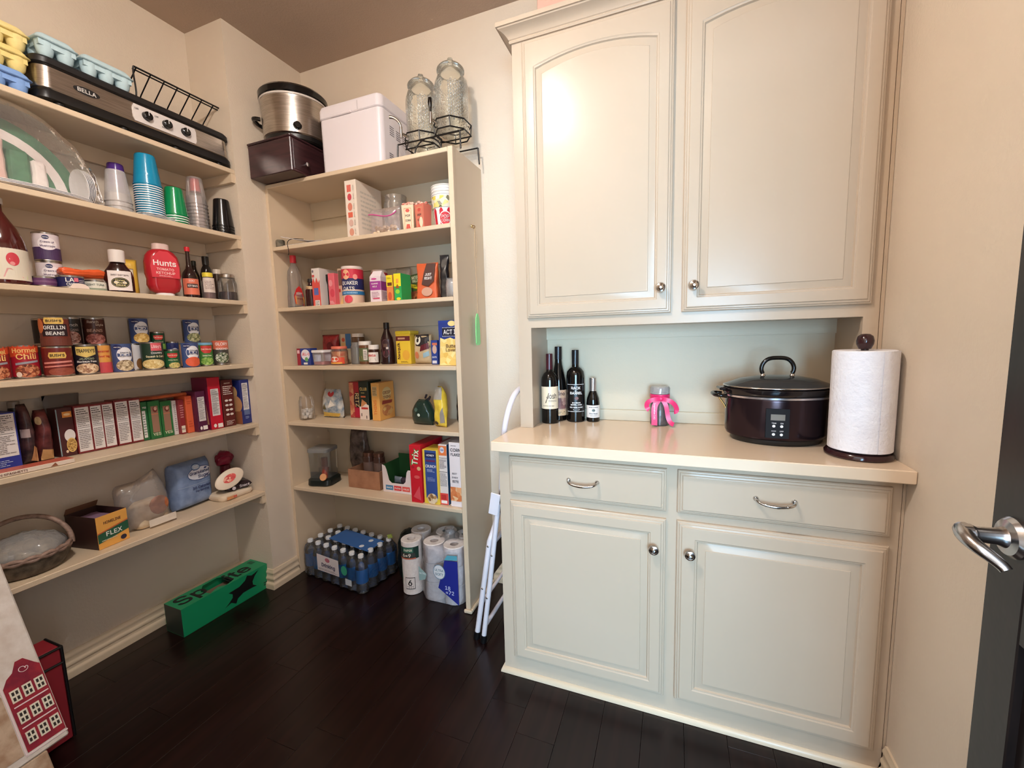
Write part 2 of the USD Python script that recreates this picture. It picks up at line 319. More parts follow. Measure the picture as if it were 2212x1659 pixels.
# ---- the open door at the right edge
dr = thing('door_1', 'dark brown panelled door standing open at the right edge of the photo', 'door', (2.42, -1.80, 0.008), 0, kind='structure')
doorm = NOISE((22, 16, 15), (30, 22, 20), 8, 0.34, 0.1, 60, stretch=(6, 6, 1)); doorp = NOISE((22, 15, 13), (27, 18, 16), 8, 0.34, 0.1, 60, stretch=(6, 6, 1))
dw = 0.76
part(dr, 'stile', bx(0, 0.040, dw - 0.0765, dw, 0, 2.03, 0.002), doorm); part(dr, 'stile', bx(0, 0.040, 0, 0.0765, 0, 2.03, 0.002), doorm)
for z0, z1 in ((0, 0.22), (0.80, 0.90), (1.92, 2.03)): part(dr, 'rail', bx(0.0005, 0.0395, 0.0765, dw - 0.0765, z0, z1, 0.002), doorm)
for z0, z1 in ((0.22, 0.80), (0.90, 1.92)): part(dr, 'door_panel', bx(0.012, 0.028, 0.0765, dw - 0.0765, z0, z1), doorp)
hz, hy = 0.952, dw - 0.050
hd = part(dr, 'door_handle', rot(lathe([(0, 0), (0.031, 0), (0.031, 0.004), (0.026, 0.010), (0.016, 0.013), (0.0125, 0.020), (0.0115, 0.044), (0.0145, 0.050), (0.0135, 0.060), (0, 0.064)], 28), -90, (0, 1, 0)), nickel)
stage.GetPrimAtPath(hd); UsdGeom.Xformable(stage.GetPrimAtPath(hd)).AddTranslateOp().Set((0, hy, hz)); tag(stage.GetPrimAtPath(hd), 'brushed nickel lever handle')
lv = smoothpath([(-0.054, 0.008, 0.002), (-0.060, -0.010, -0.001), (-0.056, -0.028, -0.008), (-0.044, -0.040, -0.018), (-0.034, -0.050, -0.030)], 5)
part(hd, 'lever', tube(lv, np.linspace(0.0125, 0.0075, len(lv)), 12), nickel)
# ---- ceiling light, above the frame
cl = thing('ceiling_light', 'round flush ceiling light with nickel pan above the middle of the pantry', 'ceiling light', (1.206, -1.483, ZC))
part(cl, 'pan', lathe([(0, -0.0005), (0.16, -0.0005), (0.165, -0.006), (0.16, -0.016), (0.06, -0.022), (0.024, -0.034), (0, -0.034)], 40), nickel)
part(cl, 'collar', lathe([(0, -0.034), (0.017, -0.034), (0.017, -0.0365), (0, -0.0365)], 24), white)

# ================================================================ cabinets
def rectloop(x0, x1, z0, z1, y, rise=0.0, n=15):
    P = [(x1, y, z0), (x1, y, z1)]
    for t in np.linspace(0, 1, n)[1:-1]: P.append((x1 + (x0 - x1) * t, y, z1 + rise * 4 * t * (1 - t)))
    return P + [(x0, y, z1), (x0, y, z0)]
def cab_front(root, name, x0, x1, z0, z1, yf, frame=0.0, top=None, rise=0.0, label=None):
    """moulded cabinet door or drawer front; frame: width of the stiles round a raised panel (0: flat)"""
    E = [(0, 0), (0, 0.009), (0.003, 0.012), (0.006, 0.0125), (0.008, 0.0155), (0.013, 0.0165), (0.0155, 0.0195), (0.018, 0.020)]
    L = [rectloop(x0 + i, x1 - i, z0 + i, z1 - i, yf - h) for i, h in E]
    if not frame: return part(root, name, loft(L[::-1], True, True), cabm, 30, label)
    zt = (z1 - frame) if top is None else top
    IN = [(0, 0.020), (0.003, 0.0175), (0.0065, 0.017), (0.0085, 0.0125), (0.0095, 0.0115), (0.0095, 0.006)]
    L += [rectloop(x0 + frame + i, x1 - frame - i, z0 + frame + i, zt - i, yf - h, rise) for i, h in IN]
    d = part(root, name, loft(L[::-1], True, False), cabm, 30, label)
    RP = [(0.0095, 0.004), (0.0095, 0.0115), (0.0305, 0.0165), (0.032, 0.0182), (0.034, 0.0185)]
    part(d, 'raised_panel', loft([rectloop(x0 + frame + i, x1 - frame - i, z0 + frame + i, zt - i, yf - h, rise) for i, h in RP[::-1]], True, True), cabm, 20)
    return d
KNOB = [(0, 0), (0.006, 0), (0.0052, 0.009), (0.0065, 0.013), (0.0155, 0.0175), (0.0165, 0.021), (0.0145, 0.0245), (0.0115, 0.0255), (0.0105, 0.0245), (0.0065, 0.026), (0.004, 0.0285), (0, 0.029)]
def knob(parent, x, y, z):
    m = rot(lathe(KNOB, 28), 90, (1, 0, 0)); m.apply_translation((x, y, z)); part(parent, 'knob', m, chrome, 35, 'round chrome knob')
def pull(parent, x, y, z):
    w = 0.048; pts = smoothpath([(-w, 0.0, 0.004), (-w, -0.014, 0.003), (-w * 0.82, -0.024, -0.001), (-w * 0.4, -0.028, -0.005), (0, -0.029, -0.006), (w * 0.4, -0.028, -0.005), (w * 0.82, -0.024, -0.001), (w, -0.014, 0.003), (w, 0.0, 0.004)], 5)
    r = 0.0038 + 0.0014 * np.exp(-(pts[:, 0] / 0.022) ** 2); m = [tube(pts, r, 12)]
    for s in (-1, 1): m += [mv(rot(lathe([(0, 0), (0.0075, 0), (0.0075, 0.003), (0.005, 0.006), (0, 0.006)], 16), 90, (1, 0, 0)), s * w, 0, 0.004), sphere(0.0052, (s * w * 0.55, -0.0265, -0.0037))]
    m = cat_(m); m.apply_translation((x, y, z)); part(parent, 'pull_handle', m, chrome, 40, 'bowed chrome bar pull')
uc = thing('upper_cabinet', 'cream wall cabinet with two arched raised panel doors above the countertop niche', 'cabinet')
YU = -0.3448
part(uc, 'cabinet_box', bx(1.3682, XW - 0.012, YU + 0.019, -0.001, 1.3113, 2.39), cabm, False)
part(uc, 'face_frame', cat_([bx(1.3682, 1.4208, YU, YU + 0.019, 0.9145, 2.39), bx(2.4711, 2.5095, YU, YU + 0.019, 0.9145, 2.39), bx(1.4208, 2.4711, YU, YU + 0.019, 1.3113, 1.40), bx(1.4208, 2.4711, YU, YU + 0.019, 2.28, 2.39), bx(1.915, 1.98, YU, YU + 0.019, 1.40, 2.28)]), cabm, False)
part(uc, 'side_panel', bx(1.3682, 1.4165, YU + 0.019, -0.001, 0.9145, 1.3113), cabm, False); part(uc, 'side_panel', bx(2.4755, 2.5095, YU + 0.019, -0.001, 0.9145, 1.3113), cabm, False)
part(uc, 'niche_back', bx(1.4165, 2.4755, -0.105, -0.09, 0.9145, 1.3113), backm, False)
part(uc, 'niche_rail', bx(1.4165, 2.4755, -0.117, -0.105, 1.262, 1.3113), backm, False)
part(uc, 'filler_strip', bx(2.5115, XW - 0.001, YU + 0.002, YU + 0.019, 0.9145, 2.39), cabm, False)
CR = [(0, 2.345), (0.006, 2.345), (0.0085, 2.350), (0.006, 2.3555), (0.009, 2.3575), (0.0125, 2.364), (0.019, 2.372), (0.029, 2.379), (0.0385, 2.3835), (0.0405, 2.387), (0.0453, 2.388), (0.0453, 2.4026), (0, 2.4026)]
part(uc, 'crown_molding', molding([(2.5215, YU), (1.3682, YU), (1.3682, -0.0015)], [(-o, z) for o, z in CR][::-1]), cabm, 25)
d = cab_front(uc, 'door', 1.4088, 1.9299, 1.3476, 2.338, YU, 0.0455, 2.241, 0.030); knob(d, 1.897, YU - 0.0195, 1.432)
d = cab_front(uc, 'door', 1.9644, 2.487, 1.3476, 2.338, YU, 0.0455, 2.241, 0.030); knob(d, 2.001, YU - 0.0195, 1.433)
bc = thing('base_cabinet', 'pale base cabinet with two drawers over two raised panel doors below the countertop', 'cabinet')
YB = -0.5453
part(bc, 'cabinet_box', bx(1.3536, 2.5126, YB + 0.019, -0.021, 0.001, 0.8785), cabm, False)
part(bc, 'face_frame', cat_([bx(1.3536, 1.41, YB, YB + 0.019, 0.001, 0.8785), bx(2.475, 2.5126, YB, YB + 0.019, 0.001, 0.8785), bx(1.91, 1.975, YB, YB + 0.019, 0.001, 0.8785)] + [bx(a, b, YB, YB + 0.019, z0, z1) for a, b in ((1.41, 1.91), (1.975, 2.475)) for z0, z1 in ((0.001, 0.10), (0.67, 0.74), (0.845, 0.8785))]), cabm, False)
part(bc, 'filler_strip', bx(2.5146, XW - 0.001, YB + 0.002, YB + 0.019, 0.001, 0.8785), cabm, False)
SHOE = [(0, 0.001), (0.013, 0.001), (0.0125, 0.008), (0.010, 0.0145), (0.005, 0.0185), (0, 0.0195)]
part(bc, 'shoe_molding', molding([(2.5215, YB), (1.3536, YB), (1.3536, -0.022)], [(-o, z) for o, z in SHOE][::-1]), trimm, 35)
for a, b in ((1.3961, 1.9271), (1.9594, 2.490)):
    dd = cab_front(bc, 'drawer', a, b, 0.7173, 0.8557, YB); pull(dd, (1.664 if a < 1.5 else 2.219), YB - 0.0195, 0.789)
d = cab_front(bc, 'door', 1.3961, 1.9271, 0.078, 0.6916, YB, 0.0455); knob(d, 1.892, YB - 0.0195, 0.597)
d = cab_front(bc, 'door', 1.9594, 2.490, 0.078, 0.6916, YB, 0.0515); knob(d, 1.998, YB - 0.0195, 0.597)
ct = thing('countertop', 'long cream laminate countertop with low backsplash on the base cabinet', 'countertop')
part(ct, 'worktop', bx(1.3423, XW - 0.001, -0.5929, -0.0905, 0.8787, 0.914, 0.0025), counterm); part(ct, 'backsplash', bx(1.4215, 2.4705, -0.1165, -0.1055, 0.9145, 0.960, 0.0015), backm)

# ================================================================ shelving
ZL = [2.0754, 1.774, 1.4665, 1.1624, 0.8622, 0.5063]; TH = 0.0200
ls = thing('alcove_shelves', 'six fixed beige painted shelves built into the left alcove', 'shelves')
for z in ZL:
    part(ls, 'shelf', bx(XA + 0.0005, -0.004, -1.855, YA - 0.0005, z, z + TH, 0.002), shelfm)
    part(ls, 'side_cleat', bx(XA + 0.0005, -0.006, YA - 0.019, YA - 0.0005, z - 0.040, z - 0.0002), shelfm, False)
    part(ls, 'back_cleat', bx(XA + 0.0005, XA + 0.0185, -1.855, YA - 0.0195, z - 0.060, z - 0.0002), shelfm, False)
ZR = [2.0532, 1.7475, 1.4405, 1.1387, 0.8406, 0.482]; YS = -0.2856
rs = thing('bookcase', 'tall beige built-in bookcase of six shelves against the back wall corner', 'shelves')
part(rs, 'side_panel', bx(1.0520, 1.0717, YS + 0.019, -0.0006, 0.001, 2.0735), shelfm, False)
part(rs, 'face_strip', bx(1.0500, 1.0737, YS, YS + 0.019, 0.001, 2.0735, 0.002), shelfm)
part(rs, 'side_panel', bx(0.0006, 0.018, YS, -0.0006, 0.001, 2.053), shelfm, False)
for i, z in enumerate(ZR):
    part(rs, 'shelf', bx(0.0006 if i == 0 else 0.0185, 1.0495, YS, -0.0006, z, z + TH - 0.0012, 0.002), shelfm)
    part(rs, 'back_cleat', bx(0.0185, 1.0515, -0.0185, -0.0006, z - 0.092, z - 0.0003), backm, False)
part(rs, 'back_panel', bx(0.0185, 1.0515, -0.005, -0.0006, 0.11, 2.05), backm, False)
part(rs, 'shoe_molding', molding([(1.0717, YS), (1.0717, -0.022)], [(-o, z) for o, z in SHOE][::-1][::-1]), trimm, 35) if False else part(rs, 'shoe_molding', cat_([bx(1.044, 1.086, YS - 0.0125, YS, 0.001, 0.0185, 0.004), bx(1.0717, 1.0855, YS, -0.021, 0.001, 0.0185, 0.004)]), trimm)

# ================================================================ goods on the shelves
# measured places: key -> (x, y, z, width, height); for boxes the middle of the front edge, for round things the axis
T = {'egg_blue':(-.02,-1.126,2.089,0.086,0.107),'egg_y1':(-.02,-1.125,2.089,0.081,0.18),'egg_y2':(-.02,-1.126,2.089,0.07,0.272),'cup_clear':(-.075,-0.879,1.794,0.093,0.154),'cup_purple':(-.15,-0.841,1.794,0.073,0.218),'cup_blue':(-.075,-0.766,1.794,0.095,0.258),'cup_green':(-.07,-0.674,1.794,0.089,0.154),'cup_clear_red':(-.11,-0.556,1.794,0.086,0.241),'cup_black':(-.07,-0.469,1.794,0.09,0.164),'juice':(-.08,-1.204,1.488,0.115,0.221),'cream_can':(-.13,-1.068,1.488,0.07,0.087),'cream_can_up':(-.13,-1.067,1.589,0.065,0.052),'tuna_purple':(-.1,-1.105,1.488,0.043,0.049),'tuna_blue':(-.07,-1.055,1.488,0.085,0.051),'tuna_white':(-.085,-0.979,1.488,0.054,0.055),'bbq':(-.06,-0.91,1.488,0.087,0.16),'mustard':(-.11,-0.829,1.488,0.085,0.146),'ketchup':(-.06,-0.753,1.488,0.132,0.215),'soy':(-.09,-0.633,1.488,0.073,0.226),'dark1':(-.17,-0.505,1.488,0.069,0.211),'dark2':(-.2,-0.521,1.488,0.049,0.192),'pepper':(-.08,-0.562,1.488,0.063,0.122),'lidbottle':(-.15,-0.471,1.488,0.045,0.158),'jam':(-.075,-0.475,1.488,0.089,0.138),'chili0':(-.12,-1.246,1.183,0.07,0.107),'chili1':(-.12,-1.175,1.183,0.068,0.111),'bush_low':(-.09,-1.104,1.183,0.081,0.105),'bush_up':(-.09,-1.101,1.295,0.076,0.089),'can_behind_bush':(-.19,-1.087,1.183,0.063,0.207),'ranch_low':(-.2,-1.013,1.183,0.051,0.115),'ranch_up':(-.2,-1.005,1.293,0.058,0.107),'beans_up':(-.16,-0.958,1.293,0.065,0.105),'trappey':(-.09,-1.027,1.183,0.064,0.11),'orange_can':(-.15,-0.957,1.183,0.056,0.111),'gv_mush':(-.11,-0.909,1.183,0.066,0.109),'silver_can':(-.17,-0.84,1.183,0.057,0.11),'libby':(-.09,-0.814,1.183,0.081,0.114),'gv_up1':(-.16,-0.811,1.293,0.073,0.108),'dm_up':(-.15,-0.751,1.24,0.053,0.105),'dm_small':(-.09,-0.743,1.183,0.055,0.081),'blue_can':(-.15,-0.702,1.183,0.045,0.115),'gv_carrot':(-.085,-0.673,1.183,0.071,0.107),'gv_up2':(-.13,-0.625,1.293,0.075,0.109),'dm_peas':(-.1,-0.592,1.183,0.059,0.108),'glory':(-.09,-0.53,1.183,0.068,0.115),'pasta_blue':(-.13,-1.257,0.883,0.087,0.189),'bag_a':(-.13,-1.185,0.883,0.042,0.21),'bag_b':(-.13,-1.146,0.883,0.051,0.183),'barilla':(-.145,-1.084,0.883,0.06,0.18),'nut0':(-.14,-1.04,0.883,0.056,0.182),'nut1':(-.14,-0.999,0.883,0.044,0.181),'nut2':(-.14,-0.963,0.883,0.049,0.182),'nut3':(-.14,-0.918,0.883,0.06,0.185),'nut4':(-.14,-0.874,0.883,0.051,0.184),'green0':(-.142,-0.842,0.883,0.031,0.164),'green1':(-.135,-0.808,0.883,0.049,0.163),'green2':(-.135,-0.763,0.883,0.05,0.156),'thinwhite':(-.13,-0.733,0.883,0.018,0.154),'redsmall':(-.115,-0.72,0.883,0.035,0.156),'orangebox':(-.11,-0.685,0.883,0.039,0.168),'purplebox':(-.08,-0.654,0.883,0.05,0.186),'redtall':(-.07,-0.594,0.883,0.065,0.244),'browntall':(-.07,-0.531,0.883,0.065,0.226),'bluetall':(-.05,-0.462,0.883,0.086,0.219),'jar_dark':(-.2,-1.192,0.883,0.033,0.232),'flex':(-.055,-1.044,0.527,0.102,0.124),'bread':(-.09,-0.897,0.527,0.13,0.226),'sugar':(-.145,-0.686,0.527,0.221,0.231),'oval':(-.09,-0.543,0.527,0.151,0.159),'darkbag':(-.08,-0.469,0.527,0.106,0.107),'cream':(-.07,-0.514,0.527,0.223,0.053),'ribbon':(-.17,-0.47,0.527,0.124,0.235),'crock':(0.056,-0.17,2.234,0.309,0.274),'bread_maker':(0.526,-0.27,2.074,0.361,0.3),'disp1':(0.839,-0.17,2.074,0.146,0.447),'disp2':(0.987,-0.12,2.074,0.163,0.482),'whitebox':(0.514,-0.26,1.767,0.087,0.261),'pjar':(0.632,-0.12,1.767,0.128,0.239),'zip':(0.678,-0.2,1.767,0.214,0.149),'pop1':(0.81,-0.2,1.767,0.067,0.148),'pop2':(0.849,-0.16,1.767,0.072,0.154),'bucket':(0.94,-0.15,1.767,0.143,0.206),'env':(0.191,-0.25,1.767,0.269,0.044),'cube':(0.074,-0.26,1.767,0.054,0.048),'syrup':(-.007,-0.17,1.46,0.098,0.274),'smallb':(0.046,-0.12,1.46,0.064,0.155),'rw':(0.217,-0.21,1.46,0.068,0.197),'blackbox':(0.236,-0.18,1.46,0.044,0.179),'pink':(0.307,-0.2,1.46,0.06,0.166),'brownb':(0.331,-0.17,1.46,0.042,0.191),'oats1':(0.406,-0.16,1.46,0.109,0.192),'oats2':(0.448,-0.1,1.46,0.053,0.176),'carton':(0.601,-0.22,1.46,0.087,0.158),'yel1':(0.679,-0.22,1.46,0.045,0.126),'yel2':(0.74,-0.24,1.46,0.057,0.127),'nv':(0.755,-0.16,1.46,0.087,0.136),'clearb':(0.584,-0.08,1.46,0.106,0.194),'coffee':(0.863,-0.2,1.46,0.124,0.171),'blackbag':(0.92,-0.2,1.46,0.061,0.207),'clear2':(0.98,-0.22,1.46,0.102,0.091),'orange2':(0.939,-0.1,1.46,0.058,0.19),'jello':(0.097,-0.22,1.158,0.105,0.089),'tub':(0.161,-0.18,1.158,0.093,0.081),'redbag':(0.085,-0.1,1.158,0.169,0.185),'backbox':(0.185,-0.07,1.158,0.112,0.162),'orangejar':(0.295,-0.17,1.158,0.097,0.096),'backjar':(0.274,-0.07,1.158,0.081,0.162),'midjar':(0.32,-0.12,1.158,0.083,0.114),'greenjar':(0.417,-0.12,1.158,0.072,0.119),'nutella':(0.502,-0.13,1.158,0.057,0.099),'dsyrup':(0.573,-0.13,1.158,0.075,0.21),'nesquik':(0.684,-0.14,1.158,0.121,0.165),'cookiebag':(0.785,-0.15,1.158,0.125,0.139),'bluebox':(0.883,-0.18,1.158,0.041,0.115),'act':(0.988,-0.24,1.158,0.107,0.202),'marsh':(0.068,-0.2,0.86,0.079,0.126),'bluebag':(0.169,-0.15,0.86,0.214,0.168),'ritz':(0.317,-0.11,0.86,0.083,0.197),'club':(0.419,-0.14,0.86,0.076,0.206),'thins':(0.492,-0.15,0.86,0.053,0.199),'gbag':(0.794,-0.2,0.86,0.158,0.159),'ybag':(0.913,-0.22,0.86,0.088,0.219),'kbag':(0.963,-0.17,0.86,0.085,0.221),'canister':(0.105,-0.17,0.501,0.161,0.194),'kbag5':(0.159,-0.08,0.501,0.177,0.287),'cardb':(0.395,-0.2,0.501,0.244,0.101),'cj1':(0.354,-0.12,0.501,0.055,0.18),'cj2':(0.42,-0.12,0.501,0.055,0.185),'display':(0.616,-0.2,0.501,0.195,0.128),'trix':(0.81,-0.275,0.501,0.075,0.281),'crunch':(0.886,-0.27,0.501,0.091,0.263),'redback':(0.792,-0.14,0.501,0.099,0.274),'orw':(0.95,-0.26,0.501,0.052,0.307),'corn':(1.024,-0.265,0.501,0.07,0.326),'water':(0.246,-0.26,0.0,0.479,0.211),'pt1':(0.71,-0.21,0.0,0.105,0.288),'tp':(0.87,-0.15,0.0,0.221,0.302),'wine1':(1.425,-0.2,0.914,0.079,0.291),'wine2':(1.47,-0.15,0.914,0.054,0.322),'wine3':(1.55,-0.155,0.914,0.078,0.303),'wine4':(1.622,-0.14,0.914,0.058,0.184),'rjar':(1.897,-0.16,0.914,0.085,0.159),'crock2':(2.281,-0.27,0.914,0.319,0.197),'ptroll':(2.455,-0.44,0.914,0.156,0.3),}
DK = (30, 28, 30)
def place(k, d=0.0, wall=None, yaw=0.0, box=True):
    x, y, z, w, h = T[k]; left = (wall or ('L' if x < 0.0 else 'R')) == 'L'
    if box:
        if left: x -= d / 2
        else: y += d / 2
    return (x, y, z + 0.0004), (90 if left else 0) + yaw, w, h
def carton(k, d, col, items, label, cat, name='carton', group=None, side=(), sidew=None, yaw=0, wall=None, w=None, h=None, move=(0, 0, 0), top=None, b=0.0012, body='body'):
    (x, y, z), rz, w0, h0 = place(k, d, wall, yaw); w = w or w0; h = h or h0
    t = thing(name, label, cat, (x + move[0], y + move[1], z + move[2]), rz, group)
    part(t, body, cb(w, d, h, b), C(*col, 0.42) if isinstance(col, tuple) else col, False)
    if items: decals(t, items, w, h, on_front(-d / 2), len(k))
    if side:
        s = -1 if rz > 45 else 1
        decals(t, side, d, h, on_side(s * w / 2, s), len(k) + 3)
    if top: part(t, 'top_flap', bx(-w / 2 + 0.002, w / 2 - 0.002, -d / 2 + 0.001, d / 2 - 0.001, h, h + 0.0012), C(*top, 0.42), False)
    return t
def can(k, col, items, label, cat='can', name='food_can', group=None, yaw=-22, wall=None, z=None, R=None, h=None, move=(0, 0, 0), base=None, band=None):
    (x, y, z0), rz, w, h0 = place(k, 0, wall, yaw, False); R = R or w / 2; h = h or h0; z = z0 if z is None else z
    if wall == 'R' or rz < 45: rz = -yaw
    t = thing(name, label, cat, (x + move[0], y + move[1], z + move[2]), rz, group)
    part(t, 'can_body', lathe([(0, 0.002), (R * 0.9, 0.002), (R * 0.93, 0), (R * 1.0, 0.001), (R, 0.004), (R * 0.975, 0.006), (R * 0.975, h - 0.006), (R, h - 0.004), (R, h - 0.001), (R * 0.95, h), (R * 0.92, h - 0.004), (0, h - 0.004)], 32), tin, 35)
    m = C(*col, 0.35) if isinstance(col, tuple) else col
    part(t, 'paper_label', lathe([(R * 0.975, 0.0065), (R * 0.99, 0.0066), (R * 0.99, h - 0.0066), (R * 0.975, h - 0.0065)], 32), m, 35)
    if items: decals(t, items, 2 * R, h, on_cyl(R * 0.99), len(k))
    return t
def bottle(k, prof, col, label, cat='bottle', name='bottle', group=None, wall=None, yaw=-22, items=None, lab=None, cap=None, sx=1.0, sy=1.0, move=(0, 0, 0), fill=None, H=None, Wd=None, capname='cap', capmat=None):
    """prof: (r, z) in fractions of the half width and of the height; lab: (z0, z1, colour) band round the belly; cap: (r, z0, z1, colour)"""
    (x, y, z), rz, w, h = place(k, 0, wall, yaw, False); R = (Wd or w) / 2; h = H or h
    if rz < 45: rz = -yaw
    t = thing(name, label, cat, (x + move[0], y + move[1], z + move[2]), rz, group)
    P = [(r * R, q * h) for r, q in prof]
    part(t, 'body', lathe(P, 32, sx, sy), C(*col) if isinstance(col, tuple) else col, 40)
    if fill: part(t, 'contents', lathe([(0, 0.004)] + [(r * R * 0.94, max(q * h, 0.004)) for r, q in prof if 0 < r and q < fill[0]] + [(np.interp(fill[0], [q for _, q in prof], [r for r, _ in prof]) * R * 0.94, fill[0] * h), (0, fill[0] * h)], 28, sx, sy), C(*fill[1], 0.3) if isinstance(fill[1], tuple) else fill[1], 40)
    if lab:
        z0, z1, c = lab[:3]; ra = np.interp(z0, [q for _, q in prof], [r for r, _ in prof]); Rl = (lab[3] if len(lab) > 3 else max(ra, np.interp((z0 + z1) / 2, [q for _, q in prof], [r for r, _ in prof]))) * R
        wf = lab[4] if len(lab) > 4 else 6.0
        g = on_cyl(Rl, z0 * h, 0, 1)
        xs = np.linspace(-Rl * wf / 2, Rl * wf / 2, 33); hh = (z1 - z0) * h
        m = cat_([trimesh.Trimesh([(a, 0, 0), (b2, 0, 0), (b2, hh, 0), (a, hh, 0)], [(0, 1, 2), (0, 2, 3)], process=False) for a, b2 in zip(xs[:-1], xs[1:])])
        m = g(m, 0.0002); m.apply_scale((sx, sy, 1)); lp = part(t, 'paper_label', m, C(*c, 0.4) if isinstance(c, tuple) else c, False)
        if items:
            def pl(mm, l): q = g(mm, l + 0.0003); q.apply_scale((sx, sy, 1)); return q
            decals(t, items, 2 * Rl, hh, pl, len(k))
    if cap:
        r, z0, z1, c = cap; r *= R
        n = 24; part(t, capname, lathe([(0, z0 * h), (r, z0 * h), (r, z1 * h - 0.002), (r * 0.93, z1 * h), (0, z1 * h)], n), (capmat or (C(*c, 0.35) if isinstance(c, tuple) else c)), 35)
    return t
def bagof(k, d, mat, label, cat, name='bag', items=None, group=None, wall=None, yaw=0, seed=0, crumple=0.008, pinch=0.0, lean=0.0, move=(0, 0, 0), w=None, h=None, p=2.6, scale=18, n=16, itf=0.5):
    (x, y, z), rz, w0, h0 = place(k, d, wall, yaw); w = w or w0; h = h or h0
    t = thing(name, label, cat, (x + move[0], y + move[1], z + move[2]), rz, group)
    m = pillow(w, h, d, seed, n, crumple, p, pinch, scale); part(t, 'body', rot(m, lean, (1, 0, 0)), mat, 50)
    if items:
        V = np.array(m.vertices)[np.array(m.vertices)[:, 1] < 0]
        from scipy.interpolate import LinearNDInterpolator
        f = LinearNDInterpolator(V[:, [0, 2]], V[:, 1], fill_value=-d * 0.2)
        def pl(mm, l):
            mm = mm.subdivide_to_size(max(w, h) / 9, max_iter=8); v = np.array(mm.vertices); return rot(trimesh.Trimesh(np.c_[v[:, 0], f(v[:, 0], v[:, 1]) - 0.0012 - l - v[:, 2], v[:, 1]], mm.faces, process=False), lean, (1, 0, 0))
        decals(t, items, w, h, pl, seed)
    return t
WH, YE, RE, BK, NV, GR = (240, 236, 232), (238, 205, 70), (196, 30, 40), (22, 20, 22), (30, 36, 92), (38, 110, 52)
foil = C(196, 192, 190, 0.25, 0.9)

# ---------------------------------------------------------------- left alcove, top shelf
def egg_carton(label, loc, rz, col, nx, ny, group='foam egg cartons on the top shelf', p=0.049):
    t = thing('egg_carton', label, 'egg carton', loc, rz, group); m = NOISE(tuple(int(c * 0.96) for c in col), col, 60, 0.7, 0.05, 300)
    w, d = nx * p, ny * p; ms = []
    for i in range(nx):
        for j in range(ny): ms.append(mv(lathe([(0, 0), (0.012, 0.001), (0.0195, 0.012), (0.0230, 0.030), (0.0240, 0.048), (0, 0.048)], 16), (i - nx / 2 + 0.5) * p, (j - ny / 2 + 0.5) * p, 0))
    ms.append(bx(-w / 2 + 0.004, w / 2 - 0.004, -d / 2 + 0.004, d / 2 - 0.004, 0.030, 0.048)); part(t, 'egg_cups', cat_(ms), m, 40)
    part(t, 'rim', rloft([(w + 0.006, d + 0.006, 0.012, 0.048), (w + 0.010, d + 0.010, 0.013, 0.050), (w + 0.006, d + 0.006, 0.012, 0.052)]), m, 30)
    part(t, 'lid', rloft([(w + 0.002, d + 0.002, 0.012, 0.052), (w - 0.006, d - 0.006, 0.014, 0.062), (w - 0.018, d - 0.018, 0.014, 0.070), (w - 0.026, d - 0.026, 0.012, 0.073)]), m, 30)
    return t
ZS = 2.0963
egg_carton('sky blue foam egg carton at the bottom of the stack on the top left shelf', (-0.075, -1.245, ZS), 90, (128, 165, 222), 6, 2, p=0.050)
egg_carton('yellow foam egg carton lying directly on the blue one', (-0.085, -1.235, ZS + 0.0735), 90, (236, 214, 138), 6, 2)
egg_carton('pale yellow foam egg carton topmost of the stack by the photo edge', (-0.095, -1.225, ZS + 0.147), 90, (240, 220, 150), 6, 2)
egg_carton('pale blue egg carton at the left end of the steel griddle, beside the yellow ones', (-0.092, -1.020, 2.249), 90, (190, 216, 224), 2, 3, p=0.051)
egg_carton('pale blue egg carton on the griddle beside the black wire rack', (-0.070, -0.880, 2.249), 90, (194, 220, 228), 3, 2, p=0.050)
g = thing('buffet_griddle', 'long stainless steel buffet warmer with three black knobs on the top shelf', 'buffet warmer', (-0.125, -0.7625, ZS), 90)
part(g, 'base', rloft([(0.640, 0.215, 0.03, 0.010), (0.652, 0.232, 0.03, 0.014), (0.652, 0.232, 0.03, 0.034), (0.640, 0.220, 0.03, 0.046)]), C(18, 17, 18, 0.4), 30)
for a in (-0.27, -0.09, 0.09, 0.27): part(g, 'foot', mv(lathe([(0, 0), (0.013, 0), (0.015, 0.010), (0, 0.010)], 14), a, -0.097, 0), black)
part(g, 'steel_band', rloft([(0.636, 0.214, 0.035, 0.044), (0.644, 0.222, 0.035, 0.050), (0.640, 0.218, 0.035, 0.118), (0.630, 0.210, 0.035, 0.124)], 8), steel, 30)
part(g, 'rim', rloft([(0.634, 0.214, 0.035, 0.121), (0.652, 0.230, 0.035, 0.126), (0.652, 0.230, 0.035, 0.141), (0.640, 0.220, 0.035, 0.149), (0.600, 0.180, 0.03, 0.1495)], 8), C(24, 22, 24, 0.45), 30)
part(g, 'control_panel', prism([(x * 0.115 + 0.055, 0.0835 + z * 0.031) for x, z in ((-1, -0.6), (-0.96, -1), (0.96, -1), (1, -0.6), (1, 0.6), (0.96, 1), (-0.96, 1), (-1, 0.6))], 0.004, 'y', -0.1098), C(222, 214, 210, 0.35), False)
for a in (-0.015, 0.055, 0.125):
    kb = part(g, 'control_knob', mv(rot(lathe([(0, 0), (0.0165, 0), (0.015, 0.014), (0.012, 0.016), (0, 0.016)], 22), 90, (1, 0, 0)), a, -0.1136, 0.0835), blackgloss)
    part(kb, 'pointer', bx(a - 0.0012, a + 0.0012, -0.1305, -0.1295, 0.0835, 0.0975), white, False)
